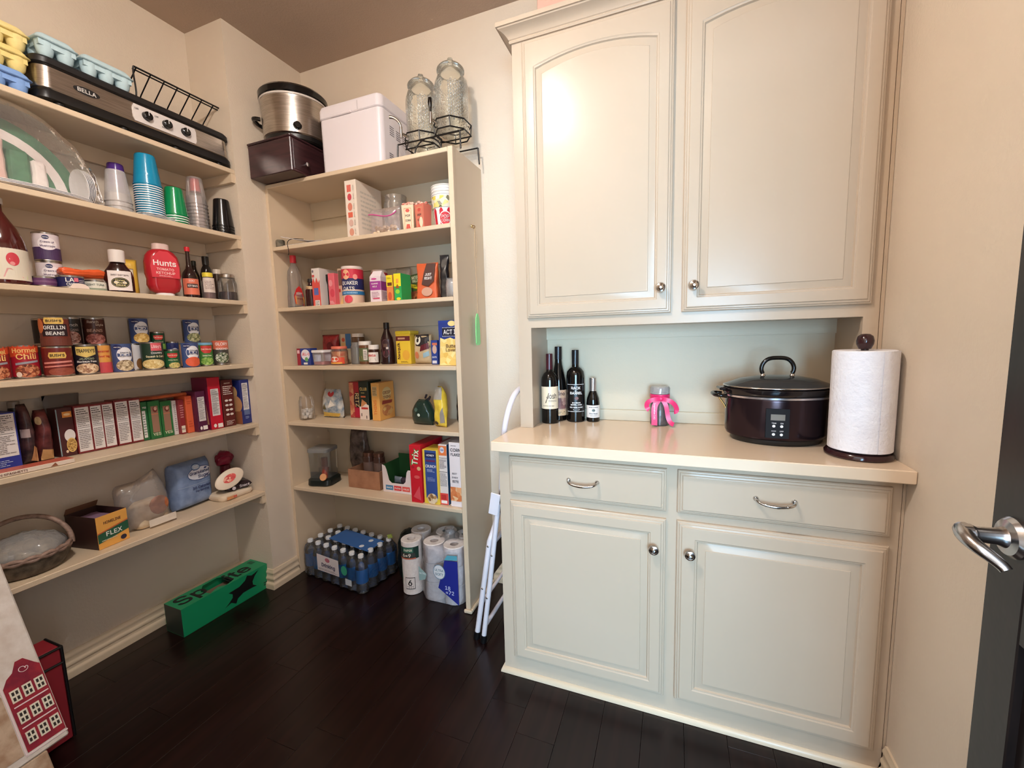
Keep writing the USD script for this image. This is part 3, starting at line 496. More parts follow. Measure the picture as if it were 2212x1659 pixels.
decals(g, [('e', -0.305, 0.5, 0.115, 0.34, BK), ('t', 'BELLA', -0.305, 0.5, 0.17, (220, 215, 210)), ('t', '120', -0.075, 0.70, 0.07, (90, 86, 86)), ('t', '120', 0.03, 0.70, 0.07, (90, 86, 86)), ('t', 'WARM', 0.07, 0.28, 0.06, (90, 86, 86)), ('t', 'OFF', -0.02, 0.28, 0.06, (90, 86, 86))], 0.64, 0.074, lambda m, l: mv(on_front(-0.1108)(m, l + (0.0 if abs(m.bounds.mean(0)[0]) > 0.15 else 0.0038)), 0, 0, 0.047), 3)
r = thing('wire_rack', 'black wire rack standing on top of the steel buffet warmer', 'wire rack', (-0.125, -0.5875, 2.2475), 90); ws = []
A = [(x, -0.055, 0.135) for x in (-0.183, 0.183)]
part(r, 'top_rail', tube([A[0], A[1]], 0.0036), black); part(r, 'top_rail', tube([(-0.183, -0.046, 0.128), (0.183, -0.046, 0.128)], 0.003), black); part(r, 'bottom_rail', tube([(-0.183, 0.075, 0.004), (0.183, 0.075, 0.004)], 0.0036), black)
for i in range(8):
    xx = -0.175 + i * 0.05; part(r, 'cross_wire', tube([(xx, -0.055, 0.132), (xx, 0.02, 0.070), (xx, 0.075, 0.006)], 0.0026, 6), black)
for s in (-1, 1): part(r, 'end_loop', tube(smoothpath([(s * 0.183, -0.055, 0.135), (s * 0.186, -0.058, 0.075), (s * 0.186, -0.050, 0.010), (s * 0.186, 0.0, 0.004), (s * 0.186, 0.075, 0.004)], 4), 0.003), black)

# ---------------------------------------------------------------- left alcove, second shelf: party ware
ZS = 1.7948
pack = t = thing('paper_plate_pack', 'large clear plastic bag of paper plates and napkins with green stripes', 'plate pack', (-0.125, -1.165, ZS + 0.0175), 90)
def halfring(r0, r1, a0=0, a1=180, n=20): 
    o = [(r1 * math.cos(math.radians(a)), r1 * math.sin(math.radians(a))) for a in np.linspace(a0, a1, n)]; i = [(r0 * math.cos(math.radians(a)), r0 * math.sin(math.radians(a))) for a in np.linspace(a1, a0, n)]; return o + i
wn = NOISE((222, 206, 202), (236, 226, 222), 14, 0.6, 0.3, 40); gn = NOISE((40, 92, 66), (70, 128, 92), 12, 0.6, 0.3, 40); pn = NOISE((214, 176, 166), (228, 198, 188), 14, 0.6, 0.3, 40)
for nme, r0, r1, mt, y0 in (('plate_rim', 0.195, 0.235, gn, 0.02), ('plate_rim', 0.160, 0.195, wn, 0.01), ('plate_rim', 0.115, 0.160, gn, 0.0), ('plate_rim', 0.0, 0.115, wn, -0.01)): part(t, nme, mv(prism(halfring(r0 + 0.0005, r1), 0.03, 'y', 0.03 + y0), -0.02, 0, 0), mt, False)
for i, (x0, x1, hh, mt) in enumerate(((-0.20, -0.135, 0.13, wn), (-0.133, -0.085, 0.115, gn), (-0.083, -0.01, 0.135, pn), (-0.008, 0.045, 0.11, gn), (0.047, 0.085, 0.09, wn))): part(t, 'napkin_bundle', crumpled(bx(x0, x1, -0.085, -0.017, 0.001, hh, 0.008).subdivide().subdivide(), 0.004, 40, i), mt, 60)
part(t, 'plastic_wrap', crumpled(loft([[(0.245 * c * math.cos(a) - 0.015, 0.088 * q, 0.001 + 0.255 * c * math.sin(a)) for a in np.linspace(0, math.pi, 26)] for c, q in ((0.90, -1.05), (1.0, -0.9), (1.02, 0.4), (0.98, 0.95))], True, True), 0.008, 22, 4), CLEAR((255, 255, 255), 0.10, 0.8, 0.12, 0.8, 45), 50)
t = thing('plastic_plate_stack', 'flat stack of white oval plates under the bag of party goods', 'plate stack', (-0.120, -1.12, ZS), 90)
for i in range(3): part(t, 'plate', mv(lathe([(0, 0.0), (0.10, 0.0), (0.125, 0.007), (0.124, 0.0085), (0.10, 0.0016), (0, 0.0016)], 40, 1.62, 0.98), 0, 0, i * 0.0042), gwhite, 40)
for i in range(5): part(pack, 'plate', mv(rot(lathe([(0, 0.0), (0.042, 0.0), (0.060, 0.006), (0.0595, 0.007), (0.042, 0.001), (0, 0.001)], 30), -96, (0, 1, 0)), 0.200 - i * 0.0045, -0.055, 0.0605 - 0.016), gwhite, 40)
def cups(k, col, label, n, rim=None, group=None, mat=None, hcup=0.115, move=(0, 0, 0), w=None, step=None, two=None):
    (x, y, z), rz, w0, h = place(k, 0, 'L', 0, False); R = (w or w0) / 2; r = R * 0.70
    t = thing('cup_stack', label, 'cup stack', (x + move[0], y + move[1], z + move[2]), rz, group); m = mat or C(*col, 0.18)
    st = step if step is not None else (h - hcup) / max(n - 1, 1)
    for i in range(n):
        z0 = i * st; top = i == n - 1
        hh = hcup if top else hcup * 0.42
        rr = R - (R - r) * hh / hcup
        prof = [(R * 0.965, 0.002), (R * 0.99, 0.0), (R, 0.002), (R * 0.99, 0.0045), (R * 0.955, 0.005), (rr, hh - (0.004 if top else 0))] + ([(rr * 0.93, hh), (rr * 0.86, hh), (rr * 0.84, hh - 0.005), (0, hh - 0.005)] if top else [(rr * 0.97, hh), (R * 0.94, 0.003)])
        part(t, 'cup', mv(lathe(prof, 30), 0, 0, z0), m, 35)
        if rim and not top: part(t, 'rim', mv(lathe([(R * 0.97, 0.0005), (R * 1.006, 0.001), (R * 1.006, 0.0048), (R * 0.962, 0.005)], 30), 0, 0, z0), rim, 35)
    return t
frost = CLEAR((252, 246, 244), 0.42, 0.6, 0.2)
cups('cup_clear', None, 'upside-down stack of frosted clear cups in front of the purple ones', 3, None, mat=frost, hcup=0.118, move=(0.012, 0.000, 0), w=0.084)
cups('cup_purple', (88, 52, 140), 'upside-down stack of glossy purple plastic cups behind the frosted cups', 10, None, move=(-0.025, 0.022, 0))
cups('cup_blue', (22, 140, 182), 'tall upside-down stack of turquoise blue plastic cups with white rims', 16, C(238, 238, 240, 0.3), step=0.0089, hcup=0.121)
cups('cup_green', (18, 140, 84), 'short upside-down stack of green plastic cups with white rims', 5, C(232, 236, 232, 0.3))
cups('cup_clear_red', None, 'tall stack of clear plastic cups with red ones inside beside the black cups', 9, None, mat=CLEAR((250, 240, 238), 0.25, 0.8, 0.1), hcup=0.120)
t = cups('cup_black', (16, 15, 17), 'upside-down stack of shiny black plastic cups by the alcove corner', 4, None, hcup=0.125)
t = thing('red_cup', 'red plastic cup seen through the clear cup stack', 'cup', (-0.11, -0.556, ZS + 0.18), 90); part(t, 'cup', lathe([(0.021, 0), (0.017, 0.055), (0, 0.055)], 22), C(214, 62, 60, 0.3))
t = thing('plastic_wrap', 'crumpled clear wrapper lying under the blue cup stack at shelf front', 'wrapper', (-0.030, -0.772, ZS), 90)
part(t, 'wrapper', crumpled(bx(-0.055, 0.06, -0.012, 0.012, 0.0005, 0.014).subdivide().subdivide().subdivide(), 0.006, 60, 3, True), CLEAR((255, 255, 255), 0.25, 0.9, 0.1, 0.6, 80), 60)

# ---------------------------------------------------------------- left alcove, third shelf: condiments
ZS = 1.4879
bottle('juice', [(0, 0), (0.9, 0.0), (1, 0.03), (1, 0.42), (0.93, 0.55), (0.72, 0.70), (0.42, 0.83), (0.28, 0.90), (0.28, 1.0), (0, 1.0)], C(74, 20, 20, 0.08, coat=0.6), 'large dark red juice bottle at the photo edge, third shelf up the alcove', 'juice bottle', 'juice_bottle', H=0.258, move=(0, 0, 0.0), lab=(0.05, 0.43, (226, 216, 198), 1.0, 3.4),
       items=[('e', 0.22, 0.66, 0.26, 0.42, (206, 62, 76)), ('e', 0.20, 0.52, 0.10, 0.12, (232, 150, 150)), ('p', [(-0.5, 0.05), (0.5, 0.05), (0.5, 0.16), (-0.1, 0.34), (-0.5, 0.30)], (196, 206, 140)), ('p', [(0.0, 0.08), (0.4, 0.08), (0.16, 0.36), (0.08, 0.36)], (228, 168, 168)), ('t', 'Juice', -0.25, 0.75, 0.13, (90, 110, 80), 0.5)], cap=(0.34, 0.985, 1.06, (230, 225, 220)))
cream = [('r', 0, 0.26, 2.6, 0.42, (76, 52, 92)), ('e', 0.05, 0.60, 0.72, 0.44, (242, 232, 234)), ('t', 'Cream of', 0.05, 0.66, 0.08, (110, 92, 120), 0.5), ('t', 'Mushroom', 0.05, 0.52, 0.08, (110, 92, 120), 0.55), ('e', 0.0, 0.82, 0.26, 0.14, NV), ('t', 'Great Value', 0, 0.82, 0.05, WH, 0.22)]
can('cream_can', (226, 212, 216), cream, 'white and purple soup can, lower one of the stack of two', R=0.034, h=0.0995, move=(-0.018, 0, 0))
can('cream_can', (226, 212, 216), cream, 'white and purple soup can stacked on top of its twin', z=ZS + 0.100, R=0.034, h=0.0995, move=(-0.020, 0.001, 0))
def tuna(k, col, items, label, **a): return can(k, col, items, label, 'can', 'tuna_can', **a)
tuna('tuna_purple', (98, 56, 100), [('r', 0, 0.5, 2.4, 0.2, (120, 80, 118))], 'low purple tin under the soup cans, left of the navy tin', R=0.030, h=0.036, move=(0.030, -0.012, 0))
tuna('tuna_blue', (34, 34, 84), [('t', 'LA', -0.02, 0.64, 0.30, WH, 0.3), ('t', 'CHOY', 0.05, 0.30, 0.28, WH, 0.4), ('r', 0.20, 0.66, 0.16, 0.30, (220, 110, 130)), ('f', 0.42, 0.45, 0.24, 0.5, (200, 190, 200), 4)], 'low navy blue tin with white lettering under the soup cans', R=0.036, h=0.045, move=(0.012, 0, 0))
tuna('tuna_white', (222, 218, 206), [('t', 'LIGHT TUNA', 0, 0.56, 0.22, (110, 120, 110), 0.8), ('r', 0, 0.16, 2.6, 0.18, (150, 160, 140))], 'low pale tuna tin beside the barbecue sauce bottle', R=0.033, h=0.040, move=(0.004, 0.002, 0))
t = thing('orange_packet', 'crinkled bright orange packet lying across the tuna tins', 'packet', (-0.088, -0.992, ZS + 0.0475), 90)
part(t, 'packet', crumpled(bx(-0.075, 0.070, -0.020, 0.028, 0.004, 0.030, 0.008).subdivide().subdivide().subdivide(), 0.010, 30, 6, False), C(226, 92, 42, 0.35), 60)
t = thing('round_lid_tab', 'small white half-round card at the shelf edge before the navy tin', 'card', (-0.0125, -1.052, ZS), 90); part(t, 'card', prism([(0.026 * math.cos(a), 0.018 * math.sin(a)) for a in np.linspace(0, math.pi, 18)], 0.0015, 'y', -0.001), C(240, 218, 204, 0.6), False)
bottle('bbq', [(0, 0), (0.94, 0.0), (1, 0.03), (1, 0.36), (0.90, 0.50), (0.62, 0.62), (0.48, 0.70), (0.47, 0.74), (0, 0.74)], C(44, 18, 18, 0.12), 'brown barbecue sauce bottle with cream cap and round label', 'sauce bottle', 'sauce_bottle', sy=0.7, cap=(0.56, 0.71, 1.0, (232, 222, 216)), lab=(0.04, 0.50, (238, 226, 222), 1.0, 1.75),
       items=[('t', "SWEET BABY RAY'S", 0, 0.78, 0.11, (80, 50, 50), 0.6), ('e', 0, 0.40, 0.62, 0.52, (34, 30, 24)), ('e', 0, 0.40, 0.57, 0.46, (200, 186, 120)), ('e', 0, 0.40, 0.55, 0.43, (40, 34, 22)), ('t', 'Honey', 0, 0.50, 0.10, (226, 214, 150), 0.3), ('t', 'Barbecue', 0, 0.39, 0.09, (226, 214, 150), 0.42), ('t', 'Sauce', 0, 0.28, 0.09, (226, 214, 150), 0.3)])
bagof('mustard', 0.055, C(224, 178, 66, 0.3), 'yellow mustard squeeze bottle standing upside down', 'mustard bottle', 'mustard_bottle', [('r', -0.05, 0.47, 0.62, 0.50, (120, 84, 60)), ('r', -0.05, 0.47, 0.58, 0.46, (232, 216, 190)), ('t', 'HEINZ', -0.05, 0.62, 0.06, (96, 84, 60), 0.4), ('t', 'YELLOW', -0.05, 0.49, 0.06, (150, 110, 60), 0.5), ('t', 'MUSTARD', -0.05, 0.40, 0.06, (150, 110, 60), 0.5)], yaw=-18, p=5, crumple=0.002, move=(-0.02, -0.008, 0.002), w=0.075, h=0.146)
t = thing('ketchup_bottle', 'large red ketchup squeeze bottle standing on its white cap', 'ketchup bottle', (-0.075, -0.748, ZS), 90 - 14)
part(t, 'body', rloft([(0.058, 0.040, 0.019, 0.012), (0.098, 0.058, 0.027, 0.022), (0.116, 0.066, 0.031, 0.045), (0.113, 0.064, 0.03, 0.07), (0.121, 0.068, 0.031, 0.09), (0.119, 0.066, 0.03, 0.14), (0.108, 0.062, 0.029, 0.165), (0.086, 0.054, 0.026, 0.182), (0.056, 0.046, 0.022, 0.192)], 8), C(176, 34, 44, 0.18), 50)
part(t, 'cap', rloft([(0.064, 0.046, 0.022, 0.0), (0.066, 0.048, 0.0235, 0.008), (0.058, 0.042, 0.02, 0.013)], 8), gwhite); part(t, 'bottom', rloft([(0.058, 0.046, 0.022, 0.19), (0.056, 0.044, 0.0215, 0.214), (0.044, 0.034, 0.016, 0.217)], 8), C(220, 190, 182, 0.3))
decals(t, [('p', [(-0.40, 0.34), (0.40, 0.34), (0.42, 0.55), (0.34, 0.72), (0.12, 0.84), (-0.12, 0.84), (-0.34, 0.72), (-0.42, 0.55)], (214, 52, 66)), ('t', 'Hunts', 0, 0.615, 0.115, WH, 0.66), ('t', 'TOMATO', 0, 0.50, 0.05, (250, 210, 205), 0.5), ('t', 'KETCHUP', 0, 0.43, 0.05, (250, 210, 205), 0.55), ('f', 0, 0.375, 0.4, 0.03, (240, 190, 190), 2)], 0.116, 0.217, on_front(-0.0345), 2)
bottle('soy', [(0, 0), (0.93, 0), (0.97, 0.02), (0.97, 0.42), (0.80, 0.50), (0.42, 0.58), (0.30, 0.66), (0.22, 0.90), (0.22, 0.93), (0, 0.93)], C(46, 26, 24, 0.1), 'dark hot sauce bottle with thin neck and red cap', 'sauce bottle', 'sauce_bottle', Wd=0.062, cap=(0.33, 0.915, 1.0, (216, 40, 52)), lab=(0.07, 0.38, (226, 120, 92), 0.98, 2.4), items=[('r', 0.05, 0.55, 0.7, 0.26, (60, 30, 28)), ('t', 'SOY SAUCE', 0.05, 0.55, 0.16, WH, 0.62), ('t', 'LOU', 0, 0.86, 0.12, WH, 0.3)])
bottle('dark1', [(0, 0), (0.95, 0), (1, 0.02), (1, 0.60), (0.8, 0.72), (0.5, 0.80), (0.5, 0.84), (0, 0.84)], C(22, 17, 16, 0.1), 'black sauce bottle with square black cap behind the yellow-lidded shaker', 'sauce bottle', 'sauce_bottle', cap=(0.56, 0.82, 1.0, (20, 18, 18)), Wd=0.050, move=(0.01, -0.006, 0))
bottle('dark2', [(0, 0), (0.95, 0), (1, 0.02), (1, 0.62), (0.5, 0.80), (0.4, 0.90), (0, 0.90)], C(30, 20, 16, 0.1), 'dark bottle at the back between hot sauce and black cap bottle', 'bottle', 'sauce_bottle', cap=(0.48, 0.88, 1.0, (34, 40, 30)), Wd=0.040, move=(-0.012, -0.012, 0))
bottle('pepper', [(0, 0), (0.95, 0), (1, 0.03), (1, 0.66), (0.72, 0.80), (0.72, 0.86), (0, 0.86)], CLEAR((226, 190, 180), 0.15, 0.7, 0.05), 'small sauce bottle with a bright yellow lid', 'sauce bottle', 'sauce_bottle', Wd=0.052, cap=(0.80, 0.84, 1.0, (238, 214, 70)), fill=(0.62, (120, 34, 36)), lab=(0.26, 0.80, (222, 206, 196), 1.0, 2.0), items=[('f', 0, 0.5, 0.7, 0.6, (150, 130, 124), 6)])
bottle('lidbottle', [(0, 0), (0.95, 0), (1, 0.03), (1, 0.6), (0.75, 0.80), (0.75, 0.88), (0, 0.88)], C(60, 44, 36, 0.15), 'small brown jar with a pale lid behind the jam jar', 'jar', 'spice_jar', cap=(0.86, 0.86, 1.0, (214, 200, 184)), move=(-0.015, 0.012, 0), Wd=0.040)
bottle('jam', [(0, 0), (0.94, 0), (1, 0.03), (1, 0.66), (0.90, 0.76), (0.80, 0.80), (0.80, 0.88), (0, 0.88)], CLEAR((240, 236, 230), 0.06, 0.7, 0.05), 'glass jam jar with silver lid and dark jam by the alcove corner', 'jam jar', 'jam_jar', Wd=0.076, H=0.125, cap=(0.84, 0.87, 1.0, None), capmat=tin, fill=(0.33, (48, 14, 30)), capname='lid')
# ---------------------------------------------------------------- left alcove, fourth shelf: tinned food
chili = [('p', [(-0.7, 0.62), (0.8, 0.80), (0.8, 1.0), (-0.7, 0.98)], (206, 72, 36)), ('t', 'Hormel', 0.06, 0.84, 0.17, (240, 196, 120), 0.85), ('t', 'Chili', 0.10, 0.66, 0.18, (240, 196, 120), 0.7), ('e', 0.1, 0.22, 0.9, 0.40, FOOD((86, 34, 22), (168, 84, 50), (214, 150, 110), 160)), ('p', [(-0.3, 0.40), (0.5, 0.48), (0.5, 0.54), (-0.3, 0.47)], (150, 150, 160)), ('e', -0.22, 0.12, 0.2, 0.16, (232, 214, 200))]
can('chili0', (140, 28, 36), chili, 'dark red chili can cut off by the photo edge')
can('chili1', (168, 30, 48), chili, 'red and orange chili can left of the two stacked bean cans')
can('bush_low', (112, 34, 32), [('p', [(-0.26, 0.60), (0.26, 0.60), (0.30, 0.68), (0.26, 0.80), (-0.26, 0.80), (-0.30, 0.68)], (226, 186, 96)), ('t', "BUSH'S", 0, 0.70, 0.11, BK, 0.46), ('p', [(-0.5, 0.42), (0.5, 0.46), (0.5, 0.52), (-0.5, 0.48)], (220, 140, 130)), ('p', [(-0.5, 0.30), (0.5, 0.34), (0.5, 0.39), (-0.5, 0.35)], (214, 130, 120)), ('e', 0.1, 0.16, 0.9, 0.26, (150, 74, 58))], 'reddish brown bean can under the grillin beans can', R=0.0385)
can('bush_up', (120, 52, 40), [('r', 0.0, 0.55, 0.9, 0.42, (40, 22, 30)), ('p', [(-0.3, 0.76), (0.3, 0.76), (0.34, 0.86), (0.3, 0.98), (-0.3, 0.98), (-0.34, 0.86)], (226, 186, 96)), ('t', "BUSH'S", 0, 0.87, 0.10, BK, 0.5), ('t', 'GRILLIN', 0, 0.64, 0.16, WH, 0.72), ('t', 'BEANS', 0, 0.44, 0.15, WH, 0.6), ('r', 0, 0.14, 1.4, 0.26, (112, 56, 44)), ('e', -0.5, 0.7, 0.3, 0.5, (206, 110, 62))], 'grillin beans can on top of the lower bean can', z=1.183 + 0.1058, R=0.0375, h=0.100)
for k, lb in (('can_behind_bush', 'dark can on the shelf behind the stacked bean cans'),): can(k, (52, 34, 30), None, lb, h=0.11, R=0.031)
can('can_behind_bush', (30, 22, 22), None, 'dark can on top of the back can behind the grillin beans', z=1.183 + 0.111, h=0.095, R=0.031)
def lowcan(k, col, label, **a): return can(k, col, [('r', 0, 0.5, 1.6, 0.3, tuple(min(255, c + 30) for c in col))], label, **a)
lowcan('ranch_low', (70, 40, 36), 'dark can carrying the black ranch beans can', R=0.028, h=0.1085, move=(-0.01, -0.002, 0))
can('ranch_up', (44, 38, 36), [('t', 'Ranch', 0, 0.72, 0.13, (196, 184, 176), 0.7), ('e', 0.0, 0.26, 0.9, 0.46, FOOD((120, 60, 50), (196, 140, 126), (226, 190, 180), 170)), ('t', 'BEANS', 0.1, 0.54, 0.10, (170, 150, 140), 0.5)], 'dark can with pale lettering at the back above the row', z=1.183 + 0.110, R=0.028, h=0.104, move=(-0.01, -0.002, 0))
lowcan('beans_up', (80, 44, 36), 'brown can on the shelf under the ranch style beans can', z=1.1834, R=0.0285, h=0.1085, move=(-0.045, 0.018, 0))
can('beans_up', (84, 44, 34), [('t', 'Ranch', -0.05, 0.84, 0.12, (206, 186, 170), 0.5), ('t', 'Style', 0.25, 0.72, 0.09, (206, 186, 170), 0.4), ('t', 'BEANS', 0.0, 0.52, 0.14, (210, 170, 150), 0.7), ('e', 0.0, 0.20, 0.95, 0.40, FOOD((130, 62, 58), (190, 110, 100), (214, 150, 140), 170))], 'brown ranch style beans can in the upper row beside the dark one', z=1.183 + 0.110, R=0.0325, h=0.104, move=(-0.042, 0.016, 0))
can('trappey', (34, 30, 40), [('p', [(-0.42, 0.66), (0, 0.56), (0.42, 0.66), (0.42, 0.92), (-0.42, 0.92)], (226, 196, 110)), ('t', "TRAPPEY'S", 0, 0.78, 0.14, BK, 0.74), ('t', 'JALAPENO', 0, 0.52, 0.08, (160, 170, 140), 0.6), ('t', 'Blackeye Peas', 0, 0.42, 0.08, WH, 0.8), ('e', 0.0, 0.20, 1.0, 0.34, FOOD((140, 92, 70), (214, 178, 140), (236, 214, 184), 170))], 'black can with yellow shield and pictured beans in the front row', R=0.0335)
can('orange_can', (228, 160, 76), [('t', 'Seasoned', 0.1, 0.74, 0.09, (196, 50, 40), 0.7), ('t', 'Mixed Veg', 0.1, 0.56, 0.09, (196, 50, 40), 0.7), ('r', 0, 0.18, 1.6, 0.36, (206, 76, 84))], 'orange can with red base half hidden behind the black shield can', R=0.0275, move=(0.03, -0.012, 0))
def gv(pic, tint, t1, t2): return [('r', 0.0, 0.5, 1.1, 1.0, (66, 84, 134)), ('e', 0.12, 0.60, 0.76, 0.56, (238, 236, 240)), ('e', -0.20, 0.88, 0.40, 0.18, NV), ('t', 'Great Value', -0.20, 0.88, 0.05, WH, 0.32), ('t', t1, 0.16, 0.68, 0.07, (100, 100, 120), 0.5), ('t', t2, 0.16, 0.56, 0.07, (100, 100, 120), 0.56), ('e', 0.1, 0.22, 0.86, 0.40, pic)]
can('gv_mush', (196, 160, 120), gv(FOOD((110, 84, 56), (196, 176, 140), (226, 212, 184), 150), 0, 'Stems &', 'Mushrooms'), 'blue and white can picturing sliced mushrooms', R=0.033)
can('silver_can', (206, 204, 208), [('e', 0.3, 0.24, 0.5, 0.4, (120, 80, 40))], 'pale silvery can behind the dark green squash can', R=0.0255, move=(0.03, -0.013, 0))
can('libby', (34, 58, 44), [('r', 0.16, 0.82, 0.52, 0.28, (226, 96, 106)), ('t', "Libby's", 0.16, 0.82, 0.13, (250, 220, 220), 0.44), ('t', 'Country', 0.14, 0.60, 0.09, WH, 0.5), ('t', 'Squash & Corn', 0.06, 0.47, 0.09, (240, 230, 190), 0.8), ('e', -0.05, 0.21, 1.1, 0.34, (214, 190, 130)), ('e', -0.05, 0.20, 0.95, 0.27, FOOD((200, 168, 100), (226, 204, 140), (240, 226, 180), 150))], 'wide dark green can with a pink brand panel', R=0.0375)
lowcan('gv_up1', (150, 120, 80), 'tan can on the shelf under the upper corn can', z=1.1834, R=0.033, h=0.1085, move=(-0.022, 0.007, 0))
can('gv_up1', (92, 74, 60), gv(FOOD((190, 140, 60), (226, 184, 100), (236, 206, 140), 150), 0, 'Golden', 'Corn'), 'corn can standing alone in the upper row above the silvery can', z=1.183 + 0.110, R=0.033, h=0.104, move=(-0.022, 0.007, 0))
delm = [('p', [(-0.34, 0.66), (-0.2, 0.56), (0.2, 0.56), (0.34, 0.66), (0.34, 0.80), (-0.34, 0.80)], (206, 62, 56)), ('t', 'Del Monte', 0, 0.69, 0.08, (240, 214, 190), 0.6), ('t', 'Green Beans', 0, 0.44, 0.07, (226, 226, 180), 0.6)]
lowcan('dm_up', (40, 70, 46), 'dark green can on the shelf under the small green upper can', z=1.1834, R=0.025, h=0.080, move=(-0.022, 0.008, 0))
can('dm_up', (36, 76, 50), delm + [('r', 0, 0.18, 1.6, 0.30, (126, 170, 76))], 'small green can with red shield stacked above the row', z=1.183 + 0.081, R=0.025, h=0.078, move=(-0.022, 0.008, 0))
can('dm_small', (40, 96, 56), delm + [('e', 0.1, 0.16, 0.8, 0.3, FOOD((206, 186, 110), (226, 206, 140), (150, 160, 80), 180))], 'small green can with red shield standing in the front row', R=0.027)
can('blue_can', (44, 56, 110), [('e', -0.05, 0.84, 0.5, 0.2, NV), ('e', 0.1, 0.6, 0.6, 0.3, (190, 196, 214))], 'blue can half hidden behind the small green front can', R=0.0225, move=(-0.005, 0.004, 0))
can('gv_carrot', (206, 150, 110), gv((224, 96, 62), 0, 'Sliced', 'Carrots'), 'blue and white can picturing orange carrots', R=0.0345)
lowcan('gv_up2', (90, 90, 60), 'can on the shelf under the upper green bean can', z=1.1834, R=0.0335, h=0.1085, move=(-0.042, 0.022, 0))
can('gv_up2', (70, 66, 60), gv(FOOD((70, 74, 40), (150, 150, 100), (196, 190, 150), 150), 0, 'Sliced', 'Beans'), 'bean can alone at the right end of the upper row', z=1.183 + 0.110, R=0.0335, h=0.104, move=(-0.042, 0.022, 0))
can('dm_peas', (70, 130, 62), [('p', [(-0.4, 0.66), (-0.2, 0.54), (0.2, 0.54), (0.4, 0.66), (0.4, 0.86), (-0.4, 0.86)], (206, 62, 56)), ('t', 'Del Monte', 0, 0.71, 0.09, (240, 214, 190), 0.7), ('r', 0, 0.94, 1.6, 0.1, (120, 176, 206)), ('t', 'Sweet Peas', 0, 0.44, 0.08, (240, 240, 210), 0.6), ('e', 0, 0.2, 0.9, 0.34, FOOD((90, 140, 50), (140, 186, 80), (180, 206, 120), 180))], 'bright green pea can with a large red shield', R=0.029, move=(0, -0.002, 0))
can('glory', (70, 66, 60), [('r', 0, 0.82, 1.6, 0.36, (214, 110, 84)), ('t', 'GLORY', 0, 0.86, 0.15, WH, 0.8), ('t', 'SEASONED', 0, 0.66, 0.10, WH, 0.8), ('e', 0, 0.30, 0.96, 0.42, FOOD((40, 60, 36), (110, 124, 90), (226, 226, 214), 150))], 'orange topped can of greens at the right end of the front row', R=0.0320)

# ---------------------------------------------------------------- left alcove, fifth shelf: pasta and boxed food
def nutri(frame, cz=0.5, h=0.92, w=0.86, top=None): return [('r', 0, cz, w, h, (228, 222, 220)), ('f', 0, cz + h * 0.40, w * 0.84, h * 0.14, (90, 84, 84), 3), ('f', 0, cz + h * 0.18, w * 0.84, h * 0.24, (130, 124, 122), 6), ('r', 0, cz + h * 0.04, w * 0.9, 0.006, (60, 54, 54)), ('f', 0, cz - h * 0.22, w * 0.84, h * 0.44, (140, 134, 132), 11), ('r', 0, cz + h * 0.31, w * 0.9, 0.006, (60, 54, 54))]
carton('pasta_blue', 0.10, (44, 54, 150), nutri(0, 0.60, 0.76, 0.9) + [('f', -0.05, 0.11, 0.6, 0.12, (170, 180, 220), 4)], 'blue box with a white nutrition panel at the photo edge', 'food box', 'food_box', move=(0, 0, 0.0))
bagof('bag_a', 0.06, NOISE((36, 26, 34), (92, 60, 62), 30, 0.3, 0.2, 60), 'dark bag of pasta with a white patch beside the blue box', 'pasta bag', items=[('r', -0.2, 0.52, 0.5, 0.14, (170, 150, 150)), ('p', [(0.0, 0.05), (0.5, 0.02), (0.5, 0.25), (0.2, 0.3)], (196, 140, 96))], crumple=0.006, pinch=0.4, move=(0.0, -0.002, 0), w=0.036)
bagof('bag_b', 0.06, NOISE((70, 28, 32), (120, 58, 58), 30, 0.3, 0.2, 60), 'dark red bag of pasta with a tan window beside the brown box', 'pasta bag', items=[('p', [(-0.4, 0.02), (0.4, 0.02), (0.4, 0.2), (-0.3, 0.24)], (196, 150, 100)), ('e', -0.3, 0.8, 0.3, 0.16, (206, 180, 140))], crumple=0.006, pinch=0.3, move=(0.0, 0.000, 0), w=0.042, seed=3)
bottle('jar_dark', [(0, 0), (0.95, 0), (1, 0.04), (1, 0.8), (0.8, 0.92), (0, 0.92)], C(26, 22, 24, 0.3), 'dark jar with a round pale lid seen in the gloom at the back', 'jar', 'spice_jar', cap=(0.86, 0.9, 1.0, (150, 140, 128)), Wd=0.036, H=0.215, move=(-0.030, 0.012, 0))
t = thing('grey_pouch', 'greyish pouch lying at the back above the brown pasta box', 'pouch', (-0.2195, -1.06, 0.883), 90); part(t, 'pouch', pillow(0.10, 0.225, 0.022, 5, 12), C(110, 100, 92, 0.5), 50)
carton('barilla', 0.055, (74, 28, 30), [('r', 0.16, 0.86, 0.56, 0.12, (226, 146, 62)), ('e', 0.16, 0.86, 0.40, 0.05, (250, 214, 160)), ('e', 0.18, 0.42, 0.66, 0.26, (232, 226, 222)), ('e', 0.22, 0.22, 0.62, 0.30, (226, 190, 110)), ('e', 0.22, 0.22, 0.52, 0.25, FOOD((120, 84, 40), (196, 150, 80), (226, 190, 120), 220)), ('e', -0.1, 0.1, 0.16, 0.06, (226, 200, 170)), ('r', -0.46, 0.5, 0.07, 0.96, (140, 170, 180))], 'brown pasta box with orange tag and round pasta picture', 'pasta box', 'pasta_box', w=0.046, move=(0, -0.004, 0))
nb = None
